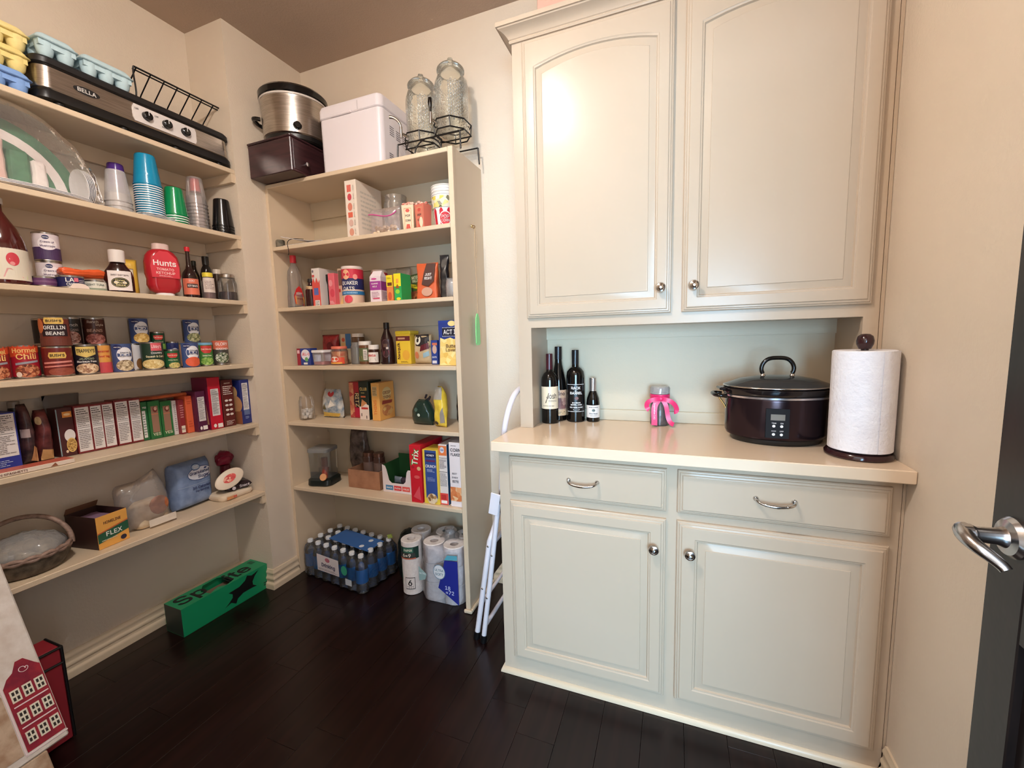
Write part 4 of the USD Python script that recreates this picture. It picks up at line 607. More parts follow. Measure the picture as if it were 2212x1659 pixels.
for i, (k, lb) in enumerate((('nut0', 'white nutrition side of the first red box right of the brown pasta box'), ('nut1', 'narrow white-sided box, second of the row of five beside the brown box'), ('nut2', 'white-sided box in the middle of the row of five'), ('nut3', 'widest white-sided box, fourth of the row of five'), ('nut4', 'white-sided box at the right end of the row, beside the green one'))):
    w0 = T[k][3]; carton(k, 0.065, (122, 36, 40), nutri(0), lb, 'pasta box', 'pasta_box', 'row of boxes showing their white nutrition sides', w=(0.046, 0.037, 0.0375, 0.046, 0.041)[i])
carton('green0', 0.09, (38, 104, 60), [('r', -0.1, 0.42, 0.5, 0.7, (220, 216, 214)), ('f', -0.1, 0.42, 0.44, 0.6, (120, 124, 120), 9), ('t', 'YES', 0.05, 0.85, 0.06, WH, 0.6)], 'narrow green and white box between white-sided and windowed green boxes', 'food box', 'food_box', w=0.024)
for k, lb in (('green1', 'green pasta box with brown window, left one of the pair'), ('green2', 'green pasta box with brown window, right one of the pair')):
    carton(k, 0.09, (40, 110, 58), [('r', 0, 0.52, 0.62, 0.70, (150, 112, 92)), ('e', 0.05, 0.78, 0.4, 0.16, (110, 44, 36)), ('e', 0.08, 0.80, 0.26, 0.10, (214, 170, 150)), ('r', 0, 0.66, 0.62, 0.012, (226, 120, 80)), ('t', 'YES', 0, 0.12, 0.085, (230, 226, 200), 0.7)], lb, 'pasta box', 'pasta_box', 'green boxes with brown windows', w=0.0425)
carton('thinwhite', 0.08, (216, 210, 208), [('f', 0, 0.5, 0.6, 0.8, (150, 140, 140), 14)], 'thin white box squeezed between the green and small red box', 'food box', 'food_box', w=0.0155)
carton('redsmall', 0.08, (140, 40, 48), [('r', 0, 0.14, 0.74, 0.20, (230, 222, 204)), ('t', 'PLAY', 0, 0.14, 0.06, (60, 40, 40), 0.6), ('f', 0, 0.66, 0.7, 0.4, (206, 140, 140), 6)], 'small dark red box with a cream bottom label', 'food box', 'food_box', w=0.021, move=(0, 0.006, 0))
carton('orangebox', 0.08, (224, 100, 62), [('f', 0, 0.82, 0.7, 0.1, (180, 70, 40), 2), ('f', 0, 0.24, 0.7, 0.2, (200, 80, 50), 3)], 'plain orange box between small red and purple boxes', 'food box', 'food_box', w=0.027, move=(0, 0.0005, 0))
carton('purplebox', 0.10, (84, 28, 62), nutri(0, 0.56, 0.60, 0.74) + [('r', 0.2, 0.09, 0.5, 0.10, WH), ('e', -0.25, 0.09, 0.24, 0.09, WH)], 'purple box with a white nutrition panel', 'food box', 'food_box', w=0.040, move=(0, 0.003, 0))
carton('redtall', 0.11, (196, 24, 50), nutri(0, 0.52, 0.52, 0.62) + [('r', 0.22, 0.06, 0.40, 0.08, WH), ('e', -0.2, 0.07, 0.24, 0.07, WH)], 'tall bright red box right of the purple one', 'food box', 'food_box', w=0.058, move=(0, 0.001, 0), side=[('r', 0, 0.5, 1, 1, (120, 24, 60)), ('p', [(-0.4, 0.1), (0.4, 0.1), (0.3, 0.5)], (206, 150, 120))])
carton('browntall', 0.12, (94, 32, 30), [('t', 'GRAHAM', 0, 0.93, 0.03, (226, 206, 190), 0.5)] + [('f', 0, 0.80 - 0.02, 0.8, 0.2, (226, 214, 204), 5)] + [('e', dx, 0.56 - 0.1 * j, 0.3, 0.05, (226, 214, 206)) for j in range(4) for dx in (-0.17, 0.17)] + [('f', 0, 0.08, 0.7, 0.1, (226, 206, 196), 4)], 'tall brown box with white pictograms', 'food box', 'food_box', w=0.056)
carton('bluetall', 0.14, (34, 44, 112), nutri(0, 0.62, 0.62, 0.60) + [('r', 0.0, 0.26, 0.60, 0.12, (96, 110, 150)), ('f', 0, 0.14, 0.4, 0.06, (160, 180, 214), 3)], 'tall blue box with white panel at the right end of the pasta shelf', 'food box', 'food_box', side=[('e', 0.1, 0.72, 0.5, 0.3, (206, 160, 110)), ('e', 0.2, 0.45, 0.7, 0.4, (196, 144, 100)), ('p', [(-0.5, 0.0), (0.5, 0.0), (0.5, 0.3), (-0.5, 0.25)], (150, 90, 60))], w=0.050, move=(0.0, 0.004, 0))
t = thing('red_orange_packet', 'flat crinkled orange and red packet lying on top of the green boxes', 'packet', (-0.175, -0.775, 0.883 + 0.166), 90); part(t, 'packet', crumpled(bx(-0.11, 0.11, -0.035, 0.035, 0.002, 0.016, 0.005).subdivide().subdivide(), 0.006, 30, 4, True), NOISE((140, 60, 40), (206, 104, 60), 14, 0.35), 60)
t = thing('spaghetti_box', 'long flat spaghetti box lying along the shelf edge', 'pasta box', (-0.040, -1.285, 0.8835), 90)
part(t, 'body', bx(-0.155, 0.155, -0.030, 0.032, 0, 0.0145, 0.001), C(232, 214, 196, 0.45), False); part(t, 'top_panel', bx(-0.154, 0.154, -0.029, 0.031, 0.0147, 0.0155), C(196, 96, 76, 0.4), False)
decals(t, [('t', 'THIN SPAGHETTI', 0.0, 0.5, 0.46, (110, 70, 60), 0.6), ('p', [(0.30, 0.1), (0.36, 0.1), (0.34, 0.9)], (150, 90, 60))], 0.31, 0.0145, on_front(-0.030))

# ---------------------------------------------------------------- left alcove, lowest shelf
ZS = 0.5272
t = thing('nut_basket', 'round wicker basket filled with nuts wrapped in clear crinkled film', 'basket', (-0.128, -1.245, ZS), 60)
wick = NOISE((70, 60, 50), (112, 98, 82), 40, 0.7, 0.5, 90); rim = NOISE((120, 96, 84), (160, 132, 118), 60, 0.6, 0.4, 120)
part(t, 'basket_bowl', lathe([(0, 0.0), (0.085, 0.0), (0.095, 0.006), (0.110, 0.035), (0.114, 0.062), (0.106, 0.062), (0.100, 0.036), (0, 0.02)], 40), wick, 50)
an = np.linspace(0, 2 * np.pi, 60, endpoint=False)
for ph in (0, math.pi): part(t, 'woven_rim', tube(np.c_[0.113 * np.cos(an), 0.113 * np.sin(an), 0.066 + 0.006 * np.sin(9 * an + ph)], 0.007, 8, True), rim, 60)
part(t, 'handle', tube(smoothpath([(-0.116, 0, 0.06), (-0.10, 0.03, 0.13), (-0.03, 0.05, 0.168), (0.05, 0.045, 0.160), (0.105, 0.02, 0.11), (0.116, 0, 0.06)], 6), 0.008, 8), rim, 60)
rn = random.Random(4); nuts = []
for i in range(46):
    a = rn.uniform(0, 6.28); rr = 0.085 * math.sqrt(rn.random()); nuts.append(sphere(0.012 + rn.random() * 0.004, (rr * math.cos(a), rr * math.sin(a), 0.055 + 0.035 * (1 - rr / 0.1) + rn.uniform(-0.006, 0.008)), (1.25, 1, 0.85), 1))
part(t, 'nuts', cat_(nuts), NOISE((84, 66, 44), (140, 116, 84), 40, 0.5), True, kind='stuff')
part(t, 'film_wrap', crumpled(lathe([(0.106, 0.056), (0.100, 0.085), (0.075, 0.108), (0.04, 0.122), (0, 0.128)], 48).subdivide(), 0.012, 40, 2, True), CLEAR((245, 248, 245), 0.34, 1.0, 0.14, 1.0, 45), 60)
(x, y, z), rz, w, h = place('flex', 0.155)
t = thing('trash_bag_box', 'open orange and green box of trash bags beside the wicker basket', 'box', (x, y, z), 90 + 8)
oc = C(236, 172, 84, 0.4); br = C(58, 34, 30, 0.5)
part(t, 'front_panel', cb(w, 0.002, h, 0).apply_translation((0, -0.0775, 0)), oc, False); part(t, 'side_panel', bx(-w / 2, -w / 2 + 0.002, -0.0765, 0.0775, 0, h), br, False); part(t, 'side_panel', bx(w / 2 - 0.002, w / 2, -0.0765, 0.0775, 0, h), br, False)
part(t, 'back_panel', bx(-w / 2 + 0.002, w / 2 - 0.002, 0.0755, 0.0775, 0, h), br, False); part(t, 'bottom_panel', bx(-w / 2 + 0.002, w / 2 - 0.002, -0.0765, 0.0755, 0, 0.002), br, False)
part(t, 'bag_roll', crumpled(bx(-w / 2 + 0.006, w / 2 - 0.006, -0.070, 0.070, 0.003, h - 0.020, 0.01).subdivide().subdivide(), 0.008, 40, 5), C(150, 120, 150, 0.3), 60)
part(t, 'lid_flap', rot(bx(-w / 2, w / 2, 0.0775, 0.0795, h - 0.004, h + 0.026), 30, (1, 0, 0), (0, 0.0775, h)), C(120, 84, 60, 0.5), False)
decals(t, [('t', 'HOMELINE', 0, 0.77, 0.11, (96, 60, 40), 0.56), ('p', [(-0.5, 0.18), (0.5, 0.34), (0.5, 0.62), (-0.5, 0.46)], (38, 92, 66)), ('t', 'FLEX', 0.02, 0.41, 0.17, WH, 0.52), ('p', [(-0.5, 0.47), (0.5, 0.63), (0.5, 0.66), (-0.5, 0.50)], (206, 96, 60)), ('e', 0.30, 0.13, 0.2, 0.15, (40, 36, 60)), ('f', -0.1, 0.24, 0.6, 0.05, (220, 214, 190), 1)], w, h, on_front(-0.0786))
t = thing('bread_bag', 'clear plastic bag with a cut bread loaf and pointed twisted top', 'bread bag', (-0.130, -0.880, ZS), 90)
part(t, 'bread', crumpled(rloft([(0.11, 0.075, 0.02, 0.004), (0.125, 0.09, 0.03, 0.03), (0.12, 0.09, 0.03, 0.085), (0.09, 0.06, 0.025, 0.105)]), 0.006, 30, 2), NOISE((196, 168, 130), (222, 204, 176), 30, 0.8), 50)
part(t, 'crust_patch', mv(sphere(0.04, (0, 0, 0), (0.9, 0.25, 1.0)), 0.022, -0.043, 0.085), NOISE((176, 96, 58), (206, 130, 84), 40, 0.7), 50)
bagL = pillow(0.175, 0.20, 0.125, 9, 20, 0.012, 2.2, 0.2, 20); v = np.array(bagL.vertices); v[:, 0] += np.interp(v[:, 2], [0, 0.2], [0, -0.03]); v[:, 2] *= 1 + 0.34 * np.clip((v[:, 0] + 0.02) / 0.12, 0, 1); part(t, 'plastic_bag', mv(trimesh.Trimesh(v, bagL.faces, process=False), -0.002, 0, 0.0), CLEAR((255, 250, 248), 0.22, 0.7, 0.15, 0.6, 40), 60)
part(t, 'paper_slip', mv(rot(bx(-0.05, 0.05, -0.001, 0.0, 0, 0.03), 0), 0.02, -0.062, 0.008), C(226, 214, 200, 0.5), False)
bagof('sugar', 0.095, NOISE((112, 134, 172), (140, 160, 196), 22, 0.5, 0.25, 60), 'large pale blue paper bag of granulated sugar', 'sugar bag', 'sugar_bag', [('e', 0.12, 0.72, 0.68, 0.30, (46, 64, 120)), ('e', 0.12, 0.72, 0.655, 0.275, (226, 228, 238)), ('e', 0.02, 0.87, 0.24, 0.14, (60, 84, 130)), ('e', 0.02, 0.87, 0.21, 0.11, (170, 190, 214)), ('t', 'Great', 0.02, 0.89, 0.03, WH, 0.14), ('t', 'Value', 0.02, 0.855, 0.03, WH, 0.14), ('t', 'Granulated', 0.10, 0.745, 0.065, (40, 44, 90), 0.54), ('t', 'Sugar', 0.20, 0.645, 0.065, (40, 44, 90), 0.3), ('t', '30 Calories', 0.12, 0.42, 0.07, (40, 48, 96), 0.5), ('t', 'Per Serving', 0.12, 0.335, 0.04, (40, 48, 96), 0.4), ('r', 0.0, 0.5, 0.9, 0.008, (170, 184, 206))], p=7, crumple=0.004, yaw=6, move=(0.012, 0.006, 0), w=0.175, h=0.215, n=22, scale=14)
t = thing('cream_flat_bag', 'flat cream paper bag at the bottom of the heap by the alcove corner', 'bag', (-0.115, -0.535, ZS), 90); part(t, 'body', rloft([(0.155, 0.10, 0.02, 0.0), (0.170, 0.12, 0.03, 0.012), (0.165, 0.115, 0.03, 0.026), (0.14, 0.09, 0.02, 0.032)]), NOISE((226, 206, 180), (236, 218, 196), 10, 0.6, 0.2, 40), 50)
decals(t, [('r', -0.25, 0.4, 0.22, 0.5, (214, 150, 100)), ('r', -0.12, 0.4, 0.10, 0.4, (206, 100, 80))], 0.17, 0.03, on_front(-0.0605))
t = thing('dark_snack_bag', 'shiny dark snack bag with white script lying on the cream bag', 'snack bag', (-0.110, -0.512, ZS + 0.0325), 90 - 12); part(t, 'body', crumpled(rloft([(0.10, 0.08, 0.02, 0.0), (0.125, 0.10, 0.02, 0.016), (0.10, 0.08, 0.02, 0.034)]).subdivide(), 0.007, 40, 3), C(40, 26, 34, 0.2), 50)
decals(t, [('t', 'Snack', 0.16, 0.6, 0.45, (216, 206, 210), 0.4), ('e', -0.25, 0.5, 0.14, 0.5, (206, 196, 200))], 0.12, 0.034, lambda m, l: mv(on_front(-0.056)(m, l), 0, 0, 0.0))
t = thing('oval_pack', 'white oval pack with red picture leaning on the dark snack bag', 'pack', (-0.085, -0.556, ZS + 0.096), 90 - 8); ov = rot(lathe([(0, 0), (0.06, 0.0), (0.068, 0.006), (0.06, 0.012), (0, 0.012)], 36, 1.0, 0.62), 60, (1, 0, 0)); part(t, 'body', rot(ov, -26, (0, 1, 0)), C(226, 208, 186, 0.4), 40)
part(t, 'picture', rot(rot(lathe([(0, 0.0125), (0.03, 0.0125), (0.03, 0.0135), (0, 0.0135)], 18, 1.0, 0.62), 60, (1, 0, 0)), -26, (0, 1, 0)), FOOD((196, 40, 44), (226, 90, 80), (240, 200, 170), 90), False)
t = thing('red_bow_bag', 'dark red gift wrap bow at the back above the white oval pack', 'bow', (-0.212, -0.486, ZS), 90); part(t, 'wrap', lathe([(0, 0), (0.025, 0), (0.03, 0.03), (0.022, 0.135), (0, 0.14)], 20), C(96, 24, 40, 0.3)); part(t, 'bow', crumpled(sphere(0.045, (0, 0, 0.17), (1, 0.7, 0.85), 3), 0.018, 30, 8, False), C(132, 22, 50, 0.3), 50)

# ---------------------------------------------------------------- on the floor at the left
t = thing('soda_carton', 'long green soda carton with torn open top on the floor against the alcove baseboard', 'soda carton', (-0.108, -0.640, 0.0008), 88)
sg = C(22, 140, 92, 0.35); sw, sd, sh = 0.405, 0.125, 0.1275
part(t, 'front_panel', bx(-sw / 2, sw / 2, -sd / 2, -sd / 2 + 0.0015, 0, sh), sg, False); part(t, 'back_panel', bx(-sw / 2, sw / 2, sd / 2 - 0.0015, sd / 2, 0, sh), sg, False); part(t, 'bottom_panel', bx(-sw / 2, sw / 2, -sd / 2 + 0.0015, sd / 2 - 0.0015, 0, 0.0015), sg, False)
part(t, 'end_panel', bx(sw / 2 - 0.0015, sw / 2, -sd / 2 + 0.0015, sd / 2 - 0.0015, 0.0015, sh), sg, False); part(t, 'end_panel', bx(-sw / 2, -sw / 2 + 0.0015, -sd / 2 + 0.0015, sd / 2 - 0.0015, 0.0015, sh), C(40, 52, 44, 0.5), False)
tp = Polygon([(-sw / 2, -sd / 2), (sw / 2, -sd / 2), (sw / 2, sd / 2), (-sw / 2, sd / 2)]).difference(Polygon([(-0.075, -0.055), (-0.03, -0.036), (0.0, -0.058), (0.045, -0.042), (0.05, 0.01), (0.02, 0.05), (-0.05, 0.045), (-0.085, 0.0)]))
part(t, 'top_panel', prism(tp, 0.0015, 'z', sh), sg, False); part(t, 'torn_flap', rot(bx(0.03, 0.07, -0.04, 0.03, sh + 0.002, sh + 0.0035), -16, (0, 1, 0), (0.07, 0, sh)), BK and C(24, 40, 34, 0.5), False)
part(t, 'inner_box', bx(-0.09, 0.06, -0.055, 0.05, 0.002, 0.09), C(120, 98, 80, 0.8), False)
decals(t, [('p', [(-0.06, 0.16), (0.02, 0.24), (0.075, 0.10), (0.10, 0.26), (0.17, 0.36), (0.28, 0.36), (0.345, 0.34), (0.30, 0.46), (0.295, 0.60), (0.33, 0.78), (0.385, 0.94), (0.29, 0.86), (0.235, 0.96), (0.205, 0.80), (0.13, 0.68), (0.0, 0.66), (0.045, 0.54), (0.04, 0.40), (-0.01, 0.26)], (10, 12, 12)), ('r', 0.46, 0.18, 0.05, 0.05, (14, 60, 40)), ('r', 0.46, 0.27, 0.05, 0.04, (14, 60, 40))], sw, sh, on_front(-sd / 2))
decals(t, [('t', 'Sp', -0.305, 0.0, 0.60, (12, 14, 14))], sw, sd, on_top(sh + 0.0015))
decals(t, [('t', 'ite', 0.215, 0.0, 0.60, (12, 14, 14)), ('r', 0.44, 0.2, 0.06, 0.3, (16, 90, 60))], sw, sd, on_top(sh + 0.0015))
# bags leaning against the lowest shelf, near the camera
P0, A_, B_ = np.array((0.236, -1.411, 0.12)), np.array((-0.0015, 0.9999, 0.0)), None
upv = np.array((0.03 - 0.231, -0.017, 0.52)); Lh = np.linalg.norm(upv); B_ = upv / Lh; A_ = np.array((-0.03, 1.0, 0)); A_ -= B_ * (A_ @ B_); A_ /= np.linalg.norm(A_); N_ = np.cross(A_, B_)
t = thing('tote_bag', 'canvas tote bag printed with a red gabled house, leaning against the lowest shelf', 'tote bag', (0.231, -1.330, 0.0), 0)
def tote(m):                                                        # (right, up, out) in the plane of the bag; right edge at 0
    v = np.array(m.vertices); q = np.outer(v[:, 0], A_) + np.outer(v[:, 1], B_) + np.outer(v[:, 2], N_) + np.array((0, 0, 0.12)); return trimesh.Trimesh(q, m.faces, process=False)
canvas = NOISE((214, 202, 192), (232, 224, 218), 26, 0.85, 0.3, 600); hred = NOISE((128, 24, 50), (164, 36, 52), 34, 0.8, 0.2, 500); tan = NOISE((172, 140, 114), (206, 182, 158), 30, 0.85, 0.3, 500)
part(t, 'front_panel', tote(bx(-0.36, 0, -0.012, Lh, -0.016, 0.0, 0.004)), canvas, 30); part(t, 'base_panel', tote(bx(-0.35, -0.050, -0.078, -0.0125, -0.014, -0.002, 0.003)), tan, 30)
hl = -0.084
part(t, 'printed_house', tote(prism([(hl, 0.012), (-0.003, 0.012), (-0.003, 0.225), (-0.012, 0.236), (-0.030, 0.262), (-0.046, 0.262), (-0.058, 0.236), (-0.072, 0.226), (hl, 0.205)], 0.0012, 'z', 0.0002)), hred, False)
part(t, 'printed_house', tote(prism([(-0.20, 0.012), (hl - 0.008, 0.012), (hl - 0.008, 0.19), (-0.14, 0.25), (-0.20, 0.19)], 0.0012, 'z', 0.0002)), tan, False)
wm = C(232, 226, 208, 0.7); lm = C(240, 222, 224, 0.7); dk = C(46, 36, 32, 0.7)
for r_, z0 in enumerate((0.030, 0.092, 0.155)):
    for c_ in range(3):
        x0 = hl + 0.007 + c_ * 0.0255; part(t, 'printed_window', tote(bx(x0, x0 + 0.020, z0, z0 + 0.036, 0.0014, 0.0020)), wm, False)
        part(t, 'window_panes', tote(cat_([bx(x0 + a, x0 + a + 0.005, z0 + b, z0 + b + 0.010, 0.0020, 0.0024) for a in (0.0035, 0.0115) for b in (0.005, 0.021)])), dk, False)
for z0 in (0.078, 0.141): part(t, 'printed_line', tote(bx(hl + 0.006, -0.006, z0, z0 + 0.0035, 0.0014, 0.0019)), lm, False)
part(t, 'printed_outline', tote(cat_([bx(hl - 0.006, hl - 0.002, 0.006, 0.215, 0.0004, 0.0016), bx(hl - 0.006, 0.0, 0.004, 0.008, 0.0004, 0.0016)])), lm, False)
part(t, 'printed_scroll', tote(tube(np.c_[-0.036 + 0.010 * np.cos(np.linspace(0, 9, 40)) * np.linspace(1, 0.4, 40) + np.linspace(-0.006, 0.008, 40), 0.232 + 0.010 * np.sin(np.linspace(0, 9, 40)) * np.linspace(1, 0.4, 40), np.full(40, 0.0016)], 0.0010, 5)), lm, 50)
t = thing('lunch_bag', 'dark red lunch bag with black piping behind the printed tote bag', 'lunch bag', (0.083, -1.335, 0.0008), 0)
part(t, 'body', bx(-0.075, 0.026, -0.075, 0.060, 0, 0.325, 0.006), C(136, 26, 38, 0.6), 20)
for q in ([(0.026, 0.060, 0.006), (0.026, 0.060, 0.322)], [(0.026, 0.060, 0.322), (-0.072, 0.060, 0.322)], [(0.026, -0.072, 0.322), (0.026, 0.060, 0.322)], [(0.026, -0.072, 0.270), (0.026, 0.060, 0.270)]): part(t, 'piping', tube(q, 0.0042, 8), black)
# ---------------------------------------------------------------- on top of the bookcase
ZT = 2.0734
t = thing('wooden_box', 'dark reddish brown wooden box with a chrome knob overhanging the bookcase top', 'wooden box', (0.148, -0.222, ZT), 0)
wd = NOISE((46, 24, 28), (66, 36, 40), 10, 0.3, 0, stretch=(1, 1, 8)); part(t, 'body', cb(0.272, 0.296, 0.150, 0.003), wd, False); part(t, 'lid', cb(0.278, 0.302, 0.010, 0.003, 0.1505), wd, False)
part(t, 'side_panel', bx(0.1362, 0.1382, -0.135, 0.135, 0.012, 0.140, 0.0008), wd, False); kb = rot(lathe([(0, 0), (0.004, 0), (0.004, 0.012), (0.010, 0.016), (0.010, 0.021), (0, 0.025)], 18), 90, (0, 1, 0)); part(t, 'knob', mv(kb, 0.138, -0.075, 0.045), chrome)
t = thing('slow_cooker', 'round stainless steel slow cooker with black lid on the dark wooden box', 'slow cooker', (0.170, -0.222, ZT + 0.1615), 30)
part(t, 'base', lathe([(0, 0), (0.128, 0.0), (0.136, 0.006), (0.138, 0.024), (0, 0.024)], 44, 1.0, 0.95), black, 35)
part(t, 'steel_body', lathe([(0.136, 0.024), (0.144, 0.030), (0.149, 0.185), (0.150, 0.192), (0.146, 0.192), (0, 0.19)], 56, 1.0, 0.95), steel, 40)
part(t, 'crock_rim', lathe([(0.147, 0.192), (0.153, 0.194), (0.154, 0.199), (0.152, 0.202), (0.140, 0.202), (0, 0.202)], 48, 1.0, 0.95), C(216, 206, 198, 0.3), 40)
lid = part(t, 'lid', lathe([(0, 0.203), (0.150, 0.203), (0.155, 0.207), (0.156, 0.232), (0.146, 0.243), (0.08, 0.258), (0, 0.262)], 48, 1.0, 0.95), blackgloss, 35)
part(lid, 'lid_handle', lathe([(0, 0.262), (0.012, 0.262), (0.014, 0.276), (0.022, 0.280), (0.020, 0.288), (0, 0.290)], 22), black)
for s in (-1, 1): part(t, 'side_handle', tube(smoothpath([(s * 0.146, -0.040, 0.118), (s * 0.178, -0.034, 0.122), (s * 0.183, 0, 0.124), (s * 0.178, 0.034, 0.122), (s * 0.146, 0.040, 0.118)], 5), np.full(21, 0.0095), 10), blackgloss)
dk_ = rot(mv(rot(lathe([(0, 0), (0.019, 0), (0.019, 0.003), (0.0135, 0.005), (0.0135, 0.018), (0, 0.018)], 22), 90, (1, 0, 0)), 0, -0.135, 0.058), 20); part(t, 'control_knob', dk_, blackgloss)
t = thing('bread_machine', 'white plastic bread machine between the slow cooker and the glass dispensers', 'bread machine', (0.536, -0.142, ZT), 0)
bmw = C(226, 218, 222, 0.35); part(t, 'body', rloft([(0.345, 0.235, 0.02, 0.0), (0.352, 0.243, 0.025, 0.006), (0.354, 0.246, 0.026, 0.236), (0.352, 0.244, 0.025, 0.240)]), bmw, 30)
ld = part(t, 'lid', rloft([(0.352, 0.244, 0.025, 0.2415), (0.360, 0.252, 0.028, 0.246), (0.360, 0.252, 0.028, 0.282), (0.348, 0.240, 0.026, 0.297), (0.300, 0.190, 0.02, 0.302)]), bmw, 40)
part(ld, 'finger_lip', bx(-0.10, 0.02, -0.131, -0.120, 0.240, 0.252, 0.003), bmw); part(t, 'lid_seam', bx(0.055, 0.057, -0.1275, -0.120, 0.246, 0.284), C(190, 182, 184, 0.5), False)
for q in range(3):
    for i in range(5): part(t, 'vent_slot', rot(bx(0.1762, 0.1776, -0.062 + q * 0.048, -0.030 + q * 0.048, 0.178 - i * 0.009 + (0 if q == 0 else -0.004 * q), 0.181 - i * 0.009 + (0 if q == 0 else -0.004 * q)), 0), C(120, 112, 116, 0.6), False)
for i in range(4): part(t, 'vent_slot', bx(0.1762, 0.1776, -0.072, -0.044, 0.030 + i * 0.009, 0.033 + i * 0.009), C(120, 112, 116, 0.6), False)
rk = thing('dispenser_rack', 'black wire rack with arches holding the two glass drink dispensers', 'wire rack', (0.938, -0.145, ZT), 0)
def wire(nme, pts, r=0.0032): part(rk, nme, tube(pts, r, 8), black)
for cx, z in ((-0.085, 0.118), (0.068, 0.148)):
    o = [(cx + 0.082 * math.cos(math.radians(a)), 0.09 * math.sin(math.radians(a)), z) for a in range(22, 382, 45)]; part(rk, 'ring', tube(np.array(o), 0.0032, 8, True), black)
    b = [(cx + 0.078 * math.cos(math.radians(a)), 0.086 * math.sin(math.radians(a)), z - 0.040) for a in range(22, 382, 45)]; part(rk, 'lower_ring', tube(np.array(b), 0.0032, 8, True), black)
    for k in range(0, 8, 2): wire('strut', [o[k], b[k]], 0.0028)
    for y in (-0.035, 0.035): wire('support_bar', [(cx - 0.075, y, z - 0.044), (cx + 0.075, y, z - 0.044)])
wire('side_rail', [(-0.165, -0.088, 0.074), (0.148, -0.088, 0.074)]); wire('side_rail', [(-0.165, 0.088, 0.074), (0.148, 0.088, 0.074)])
for x in (-0.165, 0.148):
    for y in (-0.088, 0.088): wire('rack_leg', [(x, y, 0.074), (x * 1.02, y * 1.04, 0.0035)], 0.0036)
for y in (-0.090, 0.090): wire('arch', arcpts((-0.01, 0.004), 0.070, 178, 2, 22, 'xz', y))
for nme, lb, cx, z, tapx in (('glass_dispenser', 'glass drink dispenser on the lower, left ring of the wire rack', -0.085, 0.0825, -0.05), ('glass_dispenser', 'glass drink dispenser on the higher, right ring of the wire rack', 0.068, 0.1125, -0.04)):
    t = thing(nme, lb, 'drink dispenser', (0.938 + cx, -0.145, ZT + z), 0)
    prof = [(0, 0.004), (0.062, 0.0), (0.072, 0.006), (0.074, 0.03), (0.074, 0.200), (0.070, 0.222), (0.056, 0.240), (0.054, 0.250), (0.0565, 0.254)]
    body = lathe(prof, 8); part(t, 'jar', rot(body.subdivide(), 22), CLEAR((250, 252, 248), 0.04, 0.9, 0.06, 0.9, 90), 50)
    dm = [sphere(0.0042, (0.0685 * math.cos(a) * 1.0, 0.0685 * math.sin(a), 0.035 + i * 0.0135 + (0.0068 if j % 2 else 0)), (1, 1, 1.3), 1) for i in range(12) for j, a in enumerate(np.radians(np.arange(-72, -20, 8.5)))]
    part(t, 'dimples', cat_(dm), CLEAR((254, 254, 252), 0.25, 1.0, 0.05), True, kind='stuff')
    ld = part(t, 'lid', lathe([(0.052, 0.2545), (0.0605, 0.2555), (0.0615, 0.262), (0.059, 0.268), (0.050, 0.278), (0.030, 0.289), (0.012, 0.294), (0.009, 0.299), (0.013, 0.306), (0.011, 0.312), (0, 0.314)], 32), CLEAR((250, 252, 248), 0.06, 0.9, 0.06), 40)
    tp = part(t, 'tap', cat_([tube([(-0.040, -0.062, 0.030), (-0.052, -0.098, 0.030)], 0.0065, 10), tube([(-0.052, -0.098, 0.012), (-0.052, -0.098, 0.058)], 0.0068, 10)]), chrome, 40)
    if cx > 0: part(tp, 'tap_handle', mv(lathe([(0.004, 0.058), (0.006, 0.075), (0.0095, 0.10), (0.007, 0.116), (0, 0.12)], 16), -0.052, -0.098, 0), blackgloss)
    else: part(tp, 'tap_handle', tube(smoothpath([(-0.052, -0.098, 0.056), (-0.058, -0.104, 0.078), (-0.074, -0.115, 0.092), (-0.092, -0.122, 0.096)], 4), np.linspace(0.0045, 0.0075, 13), 10), chrome)

# ---------------------------------------------------------------- bookcase, first shelf from the top
t = thing('white_envelope', 'white paper envelope with a dark cord hanging over the shelf edge', 'envelope', (0.175, -0.198, 1.7675), 0)
sheet = [[(-0.10 + 0.26 * u, -0.082, 0.044 * (1 - u) ** 1.6 + 0.004), (-0.10 + 0.26 * u, 0.06, 0.052 * (1 - u) ** 1.6 + 0.004), (-0.10 + 0.26 * u, 0.06, 0.0505 * (1 - u) ** 1.6 + 0.003), (-0.10 + 0.26 * u, -0.082, 0.0425 * (1 - u) ** 1.6 + 0.003)] for u in np.linspace(0, 1, 14)]; part(t, 'paper', loft(sheet), C(226, 220, 224, 0.5), 30)
part(t, 'base_sheet', bx(-0.09, 0.16, -0.080, 0.06, 0.0002, 0.0028), C(214, 206, 200, 0.5), False)
part(t, 'cord', tube(smoothpath([(0.02, -0.055, 0.028), (-0.03, -0.075, 0.030), (-0.045, -0.088, 0.020), (-0.048, -0.091, -0.01), (-0.048, -0.093, -0.05)], 5), 0.0016, 6), black)
(x, y, z), rz, w, h = place('cube', 0.03); t = thing('grey_cork', 'small grey cylinder stub at the left end of the upper shelf', 'cork', (0.040, -0.255, z), 0); part(t, 'stub', lathe([(0, 0), (0.019, 0), (0.021, 0.004), (0.021, 0.034), (0.018, 0.038), (0, 0.038)], 22), NOISE((84, 78, 66), (124, 116, 100), 60, 0.8), 35)
